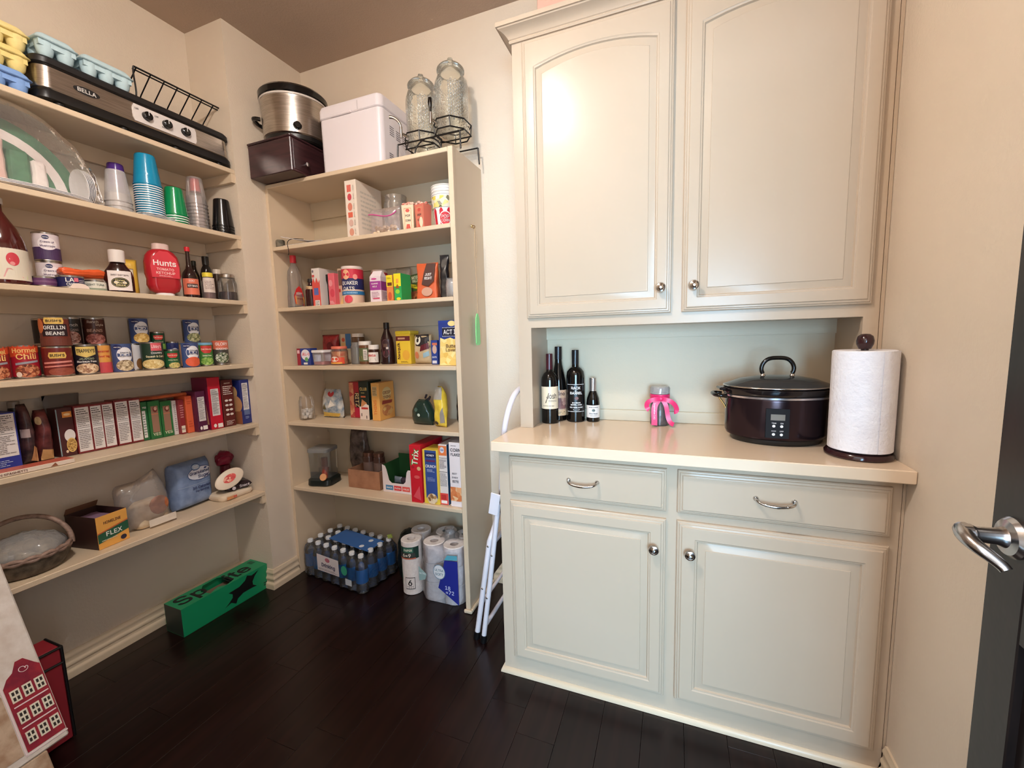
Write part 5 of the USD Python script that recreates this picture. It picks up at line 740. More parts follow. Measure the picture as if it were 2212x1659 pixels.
sh = [('r', -0.12, 0.86, 0.36, 0.12, (220, 110, 96)), ('e', -0.10, 0.71, 0.36, 0.12, (206, 74, 84)), ('e', -0.10, 0.54, 0.40, 0.14, (214, 130, 108)), ('r', -0.10, 0.40, 0.40, 0.09, (220, 104, 80)), ('e', -0.08, 0.26, 0.38, 0.12, (216, 176, 162)), ('e', -0.08, 0.10, 0.40, 0.13, (216, 150, 126))] + [('f', 0.27, c, 0.10, 0.10, (170, 160, 150), 4) for c in (0.86, 0.71, 0.54, 0.40, 0.26, 0.10)]
carton('whitebox', 0.185, (232, 218, 204), sh, 'tall white box with a column of reddish shapes', 'box', 'white_box', side=[('f', 0, 0.5, 0.7, 0.7, (206, 196, 184), 9)], w=0.066, move=(0.0, 0, 0))
bottle('pjar', [(0, 0), (0.94, 0), (1, 0.03), (1, 0.80), (0.88, 0.90), (0.90, 1.0), (0.86, 1.0), (0.84, 0.9), (0.96, 0.8), (0.96, 0.04), (0, 0.03)], CLEAR((250, 248, 246), 0.10, 0.8, 0.06), 'empty clear plastic jar behind the zip bag', 'plastic jar', 'plastic_jar', yaw=0, Wd=0.118, H=0.215, move=(0.012, 0.030, 0))
(x, y, z), rz, w, h = place('zip', 0.06); t = thing('zip_bag', 'clear zip bag with pink zipper holding pale snacks', 'zip bag', (0.672, -0.218, z), 0)
part(t, 'plastic_bag', pillow(0.165, 0.125, 0.05, 3, 14, 0.008, 2.4, 0, 24), CLEAR((255, 248, 252), 0.16, 0.8, 0.12, 0.6, 50), 50); part(t, 'zipper', tube(smoothpath([(-0.078, -0.022, 0.098), (-0.02, -0.026, 0.088), (0.03, -0.025, 0.080), (0.076, -0.02, 0.098)], 5), 0.003, 8), C(206, 90, 150, 0.4))
rn = random.Random(8); part(t, 'snacks', cat_([sphere(0.010, (rn.uniform(-0.06, 0.06), rn.uniform(-0.012, 0.012), 0.010 + rn.random() * 0.030), (1.2, 0.8, 0.9), 1) for i in range(40)]), NOISE((206, 176, 136), (236, 222, 200), 60, 0.7), True, kind='stuff')
def popbox(loc, label, c1, yaw, kernels):
    t = thing('popcorn_box', label, 'popcorn box', loc, yaw); w, h = 0.057, 0.125
    part(t, 'body', loft([[(-w * .42, -.022, 0), (w * .42, -.022, 0), (w * .42, .022, 0), (-w * .42, .022, 0)], [(-w / 2, -.026, h), (w / 2, -.026, h), (w / 2, .026, h), (-w / 2, .026, h)]]), C(*c1, 0.45), False)
    r2 = random.Random(len(label)); part(t, 'popcorn', cat_([sphere(0.0085, (r2.uniform(-w * .45, w * .45), r2.uniform(-.02, .02), h + 0.003 + r2.random() * 0.008), (1, 1, 0.8), 1) for i in range(22)]), NOISE((196, 70, 60), (244, 230, 206), 90, 0.7), True, kind='stuff')
    def pl(m, l): v = np.array(m.vertices); return trimesh.Trimesh(np.c_[v[:, 0], -.0222 - .004 * v[:, 1] / h - l - v[:, 2], v[:, 1]], m.faces, process=False)
    decals(t, [('r', 0, 0.48, 0.6, 0.82, (206, 150, 110)), ('r', 0, 0.48, 0.53, 0.77, c1), ('e', 0, 0.80, 0.34, 0.12, (206, 84, 70)), ('t', 'POP', 0, 0.62, 0.10, (80, 70, 60), 0.4), ('t', 'CORN', 0, 0.45, 0.09, (80, 70, 60), 0.44), ('p', [(-0.2, 0.14), (0.2, 0.14), (0.12, 0.32), (-0.12, 0.32)], (206, 84, 70))] + kernels, w, h, pl)
popbox((0.786, -0.188, 1.7675), 'cream popcorn box with filled top, left of its red twin', (232, 208, 176), 14, [])
popbox((0.852, -0.176, 1.7675), 'reddish popcorn box next to the striped tubs', (214, 120, 100), -12, [('e', 0.16, 0.36, 0.4, 0.36, (232, 220, 190))])
t = thing('popcorn_tub', 'stack of red and white striped popcorn tubs with yellow popcorn print', 'popcorn tubs', (0.956, -0.150, 1.7675), 26); R0, R1, hb = 0.046, 0.062, 0.150
for i in range(4):
    z0 = i * 0.0125; a0 = 0 if i == 0 else 0.118
    part(t, 'tub', mv(lathe(([(0, 0), (R0, 0)] if i == 0 else [(R0 + (R1 - R0) * a0 / hb, a0)]) + [(R1, hb), (R1 + 0.002, hb + 0.001), (R1 + 0.0025, hb + 0.004), (R1, hb + 0.0065), (R1 - 0.003, hb + 0.006), (R1 - 0.004, hb)], 36), 0, 0, z0), C(236, 232, 228, 0.4) if i % 2 == 0 else C(228, 224, 216, 0.4), 35)
def tubw(m, l): v = np.array(m.vertices); zz = v[:, 1]; r = R0 + (R1 - R0) * zz / hb + 0.0006 + l; a = v[:, 0] / 0.054; return trimesh.Trimesh(np.c_[r * np.sin(a), -r * np.cos(a), zz], m.faces, process=False)
tubw.sub = 0.02
st_ = []
for k in range(-5, 6, 2): st_.append(('p', [(k * 0.157 - 0.0785, 0.01), (k * 0.157 + 0.0785, 0.01), (k * 0.157 + 0.0785, 0.55), (k * 0.157 + 0.03, 0.62), (k * 0.157 - 0.03, 0.62), (k * 0.157 - 0.0785, 0.55)], (200, 30, 50)))
st_ += [('r', 0, 0.80, 2.0, 0.32, FOOD((226, 206, 80), (244, 238, 220), (90, 84, 40), 55))] + [('e', 0.0, 0.32, 0.52, 0.42, (240, 236, 232)), ('e', 0.0, 0.32, 0.45, 0.36, (206, 40, 54)), ('t', 'POP', 0.0, 0.37, 0.10, WH, 0.34), ('t', 'CORN', 0.0, 0.26, 0.10, WH, 0.36)]
decals(t, st_, 0.108, hb, tubw)

# ---------------------------------------------------------------- bookcase, second shelf: breakfast goods
bottle('syrup', [(0, 0), (0.96, 0), (1, 0.03), (0.96, 0.22), (0.84, 0.40), (0.86, 0.56), (0.74, 0.70), (0.42, 0.80), (0.30, 0.84), (0.30, 0.88), (0, 0.88)], CLEAR((236, 226, 214), 0.18, 0.8, 0.06), 'almost empty clear syrup bottle with a red cap', 'syrup bottle', 'syrup_bottle', Wd=0.088, move=(0.068, -0.035, 0), yaw=-10, sy=0.72, cap=(0.34, 0.86, 1.0, (222, 52, 66)), fill=(0.03, (40, 22, 16)), lab=(0.04, 0.42, CLEAR((255, 255, 255), 0.0, 0.0), 1.0, 1.6), items=[('p', [(-0.25, 0.1), (0.30, 0.02), (0.42, 0.35), (0.20, 0.85), (0.02, 1.0), (-0.16, 0.85), (-0.32, 0.5)], (216, 44, 44)), ('p', [(-0.22, 0.08), (0.32, 0.02), (0.40, 0.32), (0.34, 0.46), (-0.25, 0.50)], (236, 160, 66)), ('t', 'Original', 0.05, 0.36, 0.09, (160, 60, 30), 0.4), ('f', 0.0, 0.62, 0.36, 0.12, (250, 220, 214), 3)])
bottle('smallb', [(0, 0), (0.95, 0), (1, 0.03), (1, 0.60), (0.55, 0.74), (0.42, 0.84), (0.42, 0.90), (0, 0.90)], C(52, 22, 24, 0.12), 'short dark bottle with tan neck label beside the syrup', 'bottle', 'bottle', Wd=0.058, yaw=0, move=(0.078, -0.040, 0), cap=(0.5, 0.88, 1.0, (40, 34, 34)), lab=(0.58, 0.74, (206, 172, 130), 0.86, 2.4), items=[('f', 0, 0.5, 0.6, 0.5, (120, 84, 60), 2)])
carton('rw', 0.15, (226, 216, 210), [('p', [(-0.5, 0.0), (0.5, 0.0), (0.5, 0.7), (0.3, 0.62), (0.1, 0.76), (-0.1, 0.62), (-0.3, 0.76), (-0.5, 0.64)], (222, 84, 76)), ('r', -0.02, 0.40, 0.56, 0.18, (92, 110, 180)), ('r', 0.06, 0.10, 0.6, 0.15, WH), ('f', 0.06, 0.10, 0.5, 0.12, (90, 84, 90), 5), ('e', -0.3, 0.92, 0.22, 0.07, (110, 100, 110)), ('r', -0.28, 0.80, 0.3, 0.06, (200, 70, 70))], 'red and white box with a blue square beside the short dark bottle', 'food box', 'food_box', w=0.052, move=(-0.006, 0, 0))
t = thing('black_torch', 'black upright flashlight between red and white and pink boxes', 'flashlight', (0.259, -0.165, 1.4605), 0); part(t, 'body', lathe([(0, 0), (0.014, 0), (0.015, 0.01), (0.0125, 0.014), (0.0125, 0.115), (0.0175, 0.135), (0.0175, 0.165), (0, 0.165)], 22), black, 35); part(t, 'switch', bx(-0.004, 0.004, -0.0150, -0.012, 0.08, 0.10, 0.001), C(50, 48, 50, 0.5))
carton('pink', 0.12, (226, 104, 116), [('e', -0.1, 0.7, 0.6, 0.2, (236, 150, 156)), ('e', 0.1, 0.4, 0.7, 0.25, (214, 70, 88)), ('f', 0, 0.12, 0.7, 0.1, (250, 220, 220), 3)], 'narrow pink box beside the black flashlight', 'food box', 'food_box', w=0.040, move=(-0.005, 0, 0))
carton('brownb', 0.13, (196, 168, 146), [('r', 0.0, 0.75, 0.7, 0.4, (110, 84, 70)), ('p', [(-0.3, 0.05), (0.4, 0.05), (0.3, 0.3)], (226, 196, 130)), ('e', -0.2, 0.42, 0.4, 0.1, (170, 60, 50))], 'thin tan box squeezed left of the big oats canister', 'food box', 'food_box', w=0.030, move=(0.003, 0, 0))
oat = [('r', 0, 0.55, 1.9, 0.30, NV), ('r', 0, 0.80, 1.9, 0.24, (206, 44, 70)), ('e', -0.10, 0.78, 0.36, 0.26, (236, 180, 140)), ('e', 0.34, 0.72, 0.22, 0.14, (236, 150, 140)), ('t', 'QUAKER', 0.04, 0.56, 0.12, WH, 0.8), ('t', 'OATS', 0.0, 0.42, 0.12, WH, 0.56), ('r', 0.02, 0.31, 1.9, 0.09, (40, 120, 180)), ('t', 'OLD FASHIONED', 0.05, 0.31, 0.045, (190, 224, 240), 0.7), ('e', -0.04, 0.15, 0.42, 0.20, (222, 76, 96))]
def oats(k, label, **a):
    (x, y, z), rz, w, h = place(k, 0, 'R', 0, False); R = a.get('R', w / 2); t = thing('oats_canister', label, 'oats canister', (x + a.get('dx', 0), y + a.get('dy', 0), z), a.get('rz', 16)); h = a.get('h', h)
    part(t, 'tube', lathe([(0, 0), (R * 0.985, 0), (R, 0.003), (R, h - 0.012), (0, h - 0.012)], 36), C(226, 196, 176, 0.45), 35); part(t, 'lid', lathe([(0, h - 0.012), (R * 1.012, h - 0.012), (R * 1.012, h - 0.001), (R * 0.99, h), (R * 0.95, h - 0.003), (0, h - 0.003)], 36), C(236, 220, 214, 0.35), 35); decals(t, oat, 2 * R, h, on_cyl(R + 0.0003))
oats('oats1', 'large red and navy oats canister in front', R=0.052)
oats('oats2', 'second oats canister half hidden behind the large one', R=0.040, dx=0.055, dy=0.03, h=0.180, rz=10)
def gable(k, label, w, h, d, move):
    (x, y, z), rz, w0, h0 = place(k, d); t = thing('milk_carton', label, 'carton', (x + move[0], y + move[1], z), 6); hb = h * 0.80
    part(t, 'body', cb(w, d, hb, 0.001), C(232, 216, 224, 0.4), False); part(t, 'gable_top', loft([[(-w / 2, -d / 2, hb), (w / 2, -d / 2, hb), (w / 2, d / 2, hb), (-w / 2, d / 2, hb)], [(-w / 2 + .006, -0.002, h), (w / 2 - .006, -0.002, h), (w / 2 - .006, 0.002, h), (-w / 2 + .006, 0.002, h)]]), C(236, 224, 230, 0.4), False)
    decals(t, [('r', 0, 0.66, 0.98, 0.34, (160, 60, 150)), ('t', 'ALMOND', -0.05, 0.74, 0.07, WH, 0.6), ('t', 'MILK', -0.05, 0.63, 0.07, WH, 0.4), ('e', -0.1, 0.92, 0.5, 0.07, (206, 80, 150)), ('f', 0, 0.30, 0.7, 0.26, (180, 140, 160), 5), ('r', 0.05, 0.17, 0.6, 0.05, (206, 90, 120))], w, hb, on_front(-d / 2)); decals(t, [('r', 0, 0.66, 0.98, 0.34, (150, 56, 142)), ('f', 0, 0.3, 0.7, 0.3, (180, 150, 170), 6)], d, hb, on_side(w / 2, 1), 2)
gable('carton', 'white gable top carton with a purple band', 0.060, 0.155, 0.060, (-0.012, 0, 0))
bagof('clearb', 0.04, CLEAR((250, 248, 240), 0.22, 0.7, 0.12, 0.6, 50), 'clear plastic bag behind the white and purple carton', 'plastic bag', crumple=0.010, move=(0.055, 0.008, 0), w=0.09, h=0.185)
yl = [('r', 0, 0.78, 0.98, 0.42, (238, 216, 40)), ('r', 0.02, 0.66, 0.7, 0.12, (110, 56, 30)), ('f', 0, 0.88, 0.7, 0.06, (120, 110, 30), 2)]
carton('yel1', 0.09, (230, 140, 80), yl + [('e', 0, 0.22, 0.6, 0.3, (206, 90, 60))], 'small yellow and orange bar box', 'food box', 'food_box', w=0.036, move=(-0.004, 0, 0))
carton('yel2', 0.08, (48, 170, 90), [('r', 0, 0.76, 0.98, 0.46, (240, 220, 40)), ('r', 0, 0.72, 0.34, 0.16, (236, 160, 70)), ('p', [(-0.3, 0.46), (0.3, 0.46), (0, 0.62)], (160, 90, 40)), ('e', 0, 0.34, 0.6, 0.16, (150, 210, 60)), ('e', 0.1, 0.08, 0.6, 0.1, (236, 220, 50))], 'small yellow and green bar box in front', 'food box', 'food_box', w=0.040, move=(-0.006, 0, 0))
t = carton('nv', 0.055, (66, 96, 40), [('p', [(-0.5, 0.62), (0.5, 0.52), (0.5, 1.0), (-0.5, 1.0)], (60, 84, 44)), ('p', [(-0.5, 0.55), (0.5, 0.42), (0.5, 0.56), (-0.5, 0.68)], (226, 206, 40)), ('t', 'NATURE', 0.0, 0.88, 0.12, (226, 226, 190), 0.8), ('t', 'VALLEY', 0.02, 0.76, 0.11, (226, 226, 190), 0.75), ('t', 'CRUNCHY', 0.1, 0.575, 0.08, (70, 80, 30), 0.6), ('r', 0, 0.20, 1.0, 0.40, FOOD((130, 66, 40), (196, 116, 70), (90, 60, 30), 50))], 'green and yellow granola bar box standing at an angle', 'food box', 'food_box', yaw=-28, w=0.095, move=(0.018, 0.030, 0))
def pouch(k, label, mat, items, w, h, d, move, yaw, seed=0, cat='pouch', name='pouch', lean=0):
    (x, y, z), rz, w0, h0 = place(k, d); t = thing(name, label, cat, (x + move[0], y + move[1], z + move[2]), yaw); rows = []
    for q in np.linspace(0, 1, 12): k_ = d * (1 - q) ** 0.6 + 0.004; rows.append((w * (1 - 0.08 * math.sin(q * 3.14)), k_, min(k_ * 0.45, 0.012), q * h, 0, lean * q))
    part(t, 'body', crumpled(rloft(rows, 6).subdivide(), 0.006, 26, seed), mat, 50)
    def pl(m, l): m = m.subdivide_to_size(0.02, max_iter=7); v = np.array(m.vertices); q = np.clip(v[:, 1] / h, 0, 1); return trimesh.Trimesh(np.c_[v[:, 0], -(d * (1 - q) ** 0.6 + 0.004) / 2 + lean * q - 0.0045 - l - v[:, 2], v[:, 1]], m.faces, process=False)
    if items: decals(t, items, w, h, pl, seed)
    return t
pouch('coffee', 'orange and brown coffee pouch beside the granola bar box', C(206, 92, 50, 0.35), [('p', [(0.0, 0.98), (0.42, 0.98), (0.36, 0.5), (0.1, 0.36), (-0.2, 0.42), (-0.12, 0.7)], (74, 40, 30)), ('t', 'JUST', 0.1, 0.68, 0.09, WH, 0.3), ('t', 'RIGHT', 0.1, 0.58, 0.09, WH, 0.34), ('e', 0.05, 0.22, 0.5, 0.24, (196, 150, 126))], 0.108, 0.172, 0.055, (-0.004, 0.0, 0), 8, 2, 'coffee pouch')
pouch('blackbag', 'tall glossy black pouch standing edge on', C(26, 26, 30, 0.2), None, 0.042, 0.205, 0.045, (0.024, 0.016, 0), 14, 3)
bagof('clear2', 0.07, CLEAR((245, 245, 245), 0.35, 1.0, 0.12, 0.9, 60), 'crumpled clear bag by the bookcase side panel', 'plastic bag', crumple=0.014, move=(0.020, 0, 0), w=0.070, h=0.095, p=2)
pouch('orange2', 'reddish orange pouch at the back by the side panel', C(196, 84, 60, 0.4), None, 0.055, 0.185, 0.030, (0.074, 0.040, 0), 0, 7)

# ---------------------------------------------------------------- bookcase, third shelf: baking goods
carton('jello', 0.05, (40, 60, 140), [('r', -0.36, 0.5, 0.26, 1.0, (150, 30, 50)), ('e', 0.16, 0.62, 0.66, 0.64, (232, 230, 236)), ('t', 'JELL-O', 0.18, 0.66, 0.20, (206, 40, 60), 0.56), ('e', 0.22, 0.34, 0.26, 0.28, (110, 170, 110)), ('r', 0.14, 0.10, 0.3, 0.12, WH), ('r', -0.36, 0.8, 0.18, 0.2, (226, 190, 196))], 'small blue and red gelatin box at the left of the shelf', 'food box', 'food_box', w=0.092, move=(0.0, 0.0, 0))
t = thing('food_tub', 'clear plastic tub with white lid and pink sugar in it', 'plastic tub', (0.205, -0.195, 1.1585), 0)
part(t, 'tub', rloft([(0.068, 0.068, 0.012, 0.0), (0.072, 0.072, 0.013, 0.004), (0.080, 0.080, 0.015, 0.066)]), CLEAR((240, 236, 240), 0.22, 0.7, 0.1), 40); part(t, 'sugar', crumpled(rloft([(0.064, 0.064, 0.011, 0.003), (0.067, 0.067, 0.012, 0.018)]).subdivide(), 0.002, 60, 1), C(226, 110, 130, 0.7), 40); part(t, 'lid', rloft([(0.085, 0.085, 0.016, 0.066), (0.086, 0.086, 0.016, 0.077), (0.080, 0.080, 0.015, 0.079)]), gwhite, 30)
bagof('redbag', 0.045, NOISE((130, 26, 34), (176, 52, 54), 40, 0.4, 0.3, 60), 'red crinkled bag leaning behind the gelatin box', 'bag', crumple=0.012, move=(0.058, 0.012, 0), w=0.115, h=0.160, items=[('e', 0.1, 0.6, 0.4, 0.3, (110, 20, 30))])
carton('backbox', 0.05, (206, 190, 160), [('r', 0.25, 0.75, 0.5, 0.5, (60, 110, 160)), ('r', -0.2, 0.6, 0.4, 0.2, (220, 180, 120)), ('e', -0.2, 0.8, 0.3, 0.14, (200, 90, 60))], 'tan and blue box at the back between red bag and orange jar', 'food box', 'food_box', w=0.075, move=(0.057, 0.008, 0))
bottle('orangejar', [(0, 0), (0.93, 0), (1, 0.04), (1, 0.74), (0.86, 0.86), (0, 0.86)], CLEAR((240, 226, 214), 0.10, 0.7, 0.05), 'orange glass jar with a coral lid in the middle front', 'jar', 'jar', Wd=0.086, yaw=0, cap=(0.92, 0.86, 1.0, (226, 120, 96)), fill=(0.72, FOOD((226, 110, 60), (236, 150, 90), (244, 200, 150), 70)), lab=(0.05, 0.40, (222, 84, 60), 1.0, 2.6), items=[('e', 0.05, 0.75, 0.5, 0.8, (240, 226, 210)), ('r', 0, 0.14, 2.0, 0.22, (240, 180, 80))], move=(0, 0, 0))
bottle('backjar', [(0, 0), (0.95, 0), (1, 0.03), (1, 0.86), (0.8, 0.9), (0, 0.9)], C(110, 84, 64, 0.2), 'tall brown jar with a white lid at the back', 'jar', 'jar', Wd=0.066, yaw=0, cap=(0.98, 0.88, 1.0, (226, 216, 206)), move=(0.056, 0.008, 0))
bottle('midjar', [(0, 0), (0.95, 0), (1, 0.04), (1, 0.80), (0.8, 0.9), (0.8, 1.0), (0, 1.0)], CLEAR((220, 224, 224), 0.2, 0.9, 0.05), 'clear glass jar between the orange jar and green label jar', 'jar', 'jar', Wd=0.060, yaw=0, fill=(0.75, (120, 116, 110)), move=(0.046, 0.0, 0))
bottle('greenjar', [(0, 0), (0.94, 0), (1, 0.03), (1, 0.78), (0.95, 0.82), (0, 0.82)], C(112, 74, 50, 0.2), 'brown spread jar with green label and white lid', 'jar', 'jar', Wd=0.068, yaw=0, cap=(0.98, 0.83, 1.0, (232, 226, 220)), lab=(0.12, 0.70, (92, 104, 70), 1.0, 6.0), items=[('r', 0.3, 0.5, 0.3, 0.8, (220, 214, 206)), ('p', [(-0.3, 0.1), (0.1, 0.1), (0.0, 0.4), (-0.3, 0.35)], (222, 176, 90)), ('f', 0.3, 0.5, 0.22, 0.6, (120, 110, 104), 5)], move=(0.008, 0.0, 0))
bottle('nutella', [(0, 0), (0.94, 0), (1, 0.04), (1, 0.70), (0.92, 0.76), (0, 0.76)], C(58, 30, 24, 0.2), 'small dark spread jar with white lid and white label', 'jar', 'jar', Wd=0.056, yaw=0, cap=(0.96, 0.77, 1.0, (236, 230, 226)), lab=(0.10, 0.62, (238, 232, 228), 1.0, 3.0), items=[('t', 'nutella', 0, 0.70, 0.24, (200, 40, 44), 0.9), ('p', [(-0.2, 0.1), (0.5, 0.1), (0.4, 0.4), (0.0, 0.35)], (110, 70, 50))], move=(-0.008, -0.01, 0))
bottle('dsyrup', [(0, 0), (0.94, 0), (1, 0.03), (0.98, 0.30), (0.90, 0.52), (0.80, 0.64), (0.46, 0.78), (0.34, 0.86), (0, 0.86)], C(40, 18, 20, 0.14), 'dark chocolate syrup bottle', 'syrup bottle', 'syrup_bottle', Wd=0.072, yaw=-12, sy=0.8, cap=(0.40, 0.85, 1.0, (30, 24, 24)), lab=(0.16, 0.60, C(48, 24, 26, 0.25), 1.0, 1.4), items=[('e', 0.04, 0.5, 0.62, 1.0, (110, 80, 84)), ('e', 0.04, 0.5, 0.58, 0.95, (56, 26, 30)), ('p', [(-0.1, 0.15), (0.28, 0.15), (0.24, 0.4), (-0.1, 0.35)], (150, 60, 76)), ('r', 0.16, 0.52, 0.16, 0.12, (206, 196, 190)), ('r', 0.04, 0.66, 0.3, 0.18, (96, 70, 60))])
t = carton('nesquik', 0.075, (232, 196, 60), [('r', 0, 0.86, 0.98, 0.16, (100, 34, 34)), ('t', 'Nesquik', -0.30, 0.44, 0.12, (70, 30, 28), 0.56, 90), ('e', 0.18, 0.30, 0.5, 0.34, (226, 170, 60)), ('f', 0.1, 0.07, 0.6, 0.05, (120, 90, 40), 2), ('r', -0.1, 0.86, 0.5, 0.06, (200, 150, 120))], 'yellow cocoa powder tub with brown lettering', 'cocoa tub', 'cocoa_tub', w=0.085, move=(-0.008, 0.0, 0), h=0.148); part(t, 'lid', cb(0.089, 0.079, 0.017, 0.003, 0.148), C(238, 212, 60, 0.35), False)
bagof('cookiebag', 0.05, NOISE((196, 170, 130), (214, 190, 150), 20, 0.35, 0.2, 50), 'tan and dark red cookie bag with round letter on top', 'cookie bag', 'cookie_bag', [('p', [(-0.3, 0.62), (0.45, 0.55), (0.4, 1.0), (-0.35, 0.98)], (40, 34, 36)), ('e', -0.18, 0.80, 0.34, 0.30, (226, 220, 200)), ('e', -0.18, 0.80, 0.14, 0.14, (40, 34, 36)), ('p', [(-0.05, 0.42), (0.42, 0.52), (0.40, 0.72), (0.0, 0.62)], (96, 24, 34)), ('p', [(0.1, 0.2), (0.42, 0.28), (0.4, 0.44), (0.12, 0.36)], (150, 180, 190)), ('e', -0.25, 0.3, 0.24, 0.24, (206, 120, 80))], crumple=0.006, move=(0.0, 0.0, 0), w=0.100, h=0.145)
carton('bluebox', 0.05, (44, 66, 140), [('e', 0.05, 0.62, 0.7, 0.36, (206, 170, 150)), ('r', 0.1, 0.84, 0.8, 0.1, (206, 110, 80)), ('r', 0, 0.1, 0.7, 0.12, (220, 216, 220)), ('t', 'OATS', 0, 0.3, 0.09, WH, 0.7)], 'narrow blue box between cookie bag and butter popcorn box', 'food box', 'food_box', w=0.034, move=(-0.004, 0.0, 0))
carton('act', 0.05, (36, 60, 140), [('r', 0.0, 0.48, 0.98, 0.94, (34, 54, 130)), ('p', [(-0.5, 0.0), (0.5, 0.0), (0.5, 0.64), (0.3, 0.58), (0.1, 0.62), (-0.2, 0.58), (-0.42, 0.62)], FOOD((230, 186, 90), (238, 206, 120), (244, 222, 150), 45)), ('r', 0.10, 0.745, 0.8, 0.21, (24, 24, 44)), ('t', 'ACT II', 0.12, 0.745, 0.13, WH, 0.72), ('e', 0.2, 0.93, 0.4, 0.12, (238, 214, 140)), ('t', 'Butter', 0.16, 0.43, 0.075, (110, 70, 40), 0.6), ('t', 'Lovers', 0.16, 0.345, 0.075, (110, 70, 40), 0.6)] + [('r', -0.27 + 0.075 * i, z, 0.035, 0.018, (220, 220, 230)) for i in range(11) for z in (0.84, 0.65)], 'blue and yellow microwave popcorn box by the side panel', 'popcorn box', 'microwave_popcorn_box', w=0.100, move=(0.004, 0.0, 0))

# ---------------------------------------------------------------- bookcase, fourth shelf: crackers and snacks
bottle('marsh', [(0, 0), (0.9, 0), (1, 0.05), (1, 0.82), (0.86, 0.90), (0.86, 0.97), (0.82, 1.0)], CLEAR((250, 248, 246), 0.03, 0.7, 0.05), 'open glass jar holding white marshmallows', 'glass jar', 'glass_jar', Wd=0.078, yaw=0)
(x, y, z), rz, w, h = place('marsh', 0, 'R', 0, False); rn = random.Random(6); m0 = None
for k_ in range(15):
    lay, j = divmod(k_, 5); a = j * 1.2566 + lay * 0.6; rr = 0.0205 if j else 0.0205
    loc = (x + rr * math.cos(a), y + rr * math.sin(a), z + 0.0075 + lay * 0.0165)
    if m0 is None:
        m0 = thing('marshmallow', 'small white marshmallow inside the open glass jar', 'marshmallow', loc, 0, 'marshmallows in the glass jar'); part(m0, 'body', lathe([(0, 0), (0.0085, 0), (0.0098, 0.002), (0.0098, 0.014), (0.0085, 0.016), (0, 0.016)], 14), C(242, 238, 232, 0.7), 40)
    else: copy(m0, loc, rn.uniform(0, 360), 'small white marshmallow inside the open glass jar', 'marshmallows in the glass jar'); stage.GetPrimAtPath('/World/marshmallow_%03d' % k_).SetCustomDataByKey('category', 'marshmallow')
bagof('bluebag', 0.055, NOISE((120, 140, 160), (214, 212, 206), 30, 0.3, 0.3, 60), 'silvery blue snack bag with a yellow base and red spot', 'snack bag', 'snack_bag', [('e', 0.05, 0.85, 0.28, 0.20, (176, 44, 50)), ('p', [(-0.45, 0.04), (0.3, 0.04), (0.4, 0.16), (-0.4, 0.2)], (222, 186, 90)), ('p', [(-0.1, 0.35), (0.25, 0.45), (0.05, 0.65)], (236, 230, 220)), ('p', [(-0.4, 0.3), (-0.2, 0.3), (-0.3, 0.5)], (110, 96, 60))], crumple=0.012, pinch=0.25, move=(0.010, 0.004, 0), w=0.145, h=0.158)
carton('ritz', 0.08, (170, 32, 44), [('r', -0.28, 0.5, 0.40, 0.96, FOOD((206, 120, 90), (222, 160, 120), (180, 60, 60), 40)), ('e', 0.22, 0.50, 0.62, 0.44, (50, 30, 40)), ('t', 'RITZ', 0.22, 0.50, 0.15, (226, 206, 150), 0.38, -90), ('r', 0.2, 0.16, 0.5, 0.26, (186, 26, 60))], 'red cracker box with lettering running down its side', 'cracker box', 'cracker_box', w=0.074, move=(0.0, 0.006, 0), yaw=0)
carton('club', 0.11, (34, 48, 40), [('t', 'CLUB', 0, 0.80, 0.10, (232, 206, 130), 0.74), ('f', 0, 0.70, 0.5, 0.04, (206, 190, 120), 1), ('r', -0.05, 0.60, 0.5, 0.04, (206, 110, 70)), ('p', [(-0.35, 0.34), (0.2, 0.34), (0.3, 0.44), (-0.2, 0.54)], (206, 140, 90)), ('p', [(-0.5, 0.0), (0.5, 0.0), (0.5, 0.38), (0.2, 0.42), (-0.2, 0.34), (-0.5, 0.34)], (232, 216, 206)), ('r', 0.05, 0.30, 0.7, 0.05, (190, 50, 44)), ('r', -0.3, 0.13, 0.08, 0.08, (70, 50, 44)), ('r', 0.22, 0.07, 0.08, 0.08, (70, 50, 44))], 'dark green and white cracker box in the middle of the three', 'cracker box', 'cracker_box', w=0.062, move=(-0.010, 0, 0), yaw=0)
carton('thins', 0.125, (230, 174, 96), [('r', -0.05, 0.78, 0.6, 0.26, (206, 180, 130)), ('f', -0.05, 0.78, 0.5, 0.22, (110, 90, 60), 5), ('t', 'THINS', -0.05, 0.35, 0.10, (226, 130, 60), 0.4, 90)], 'orange cracker box with a picture on its right side', 'cracker box', 'cracker_box', w=0.050, side=[('e', 0, 0.70, 0.6, 0.34, (226, 206, 150)), ('t', 'CRISP', 0.0, 0.72, 0.10, (140, 90, 60), 0.5), ('t', 'THINS', 0.0, 0.60, 0.09, (140, 90, 60), 0.5), ('p', [(-0.35, 0.42), (0.3, 0.42), (0.35, 0.50), (-0.3, 0.52)], (150, 60, 50)), ('e', 0.0, 0.24, 0.7, 0.30, FOOD((170, 100, 60), (206, 140, 90), (226, 190, 120), 45))])
bagof('gbag', 0.07, C(32, 52, 44, 0.16), 'glossy dark green chip bag closed with a clip', 'chip bag', 'chip_bag', [('e', 0.0, 0.42, 0.14, 0.12, (206, 220, 206)), ('e', -0.15, 0.62, 0.2, 0.16, (70, 100, 90))], crumple=0.012, pinch=0.55, move=(-0.002, 0, 0), w=0.125, h=0.125, yaw=-8)
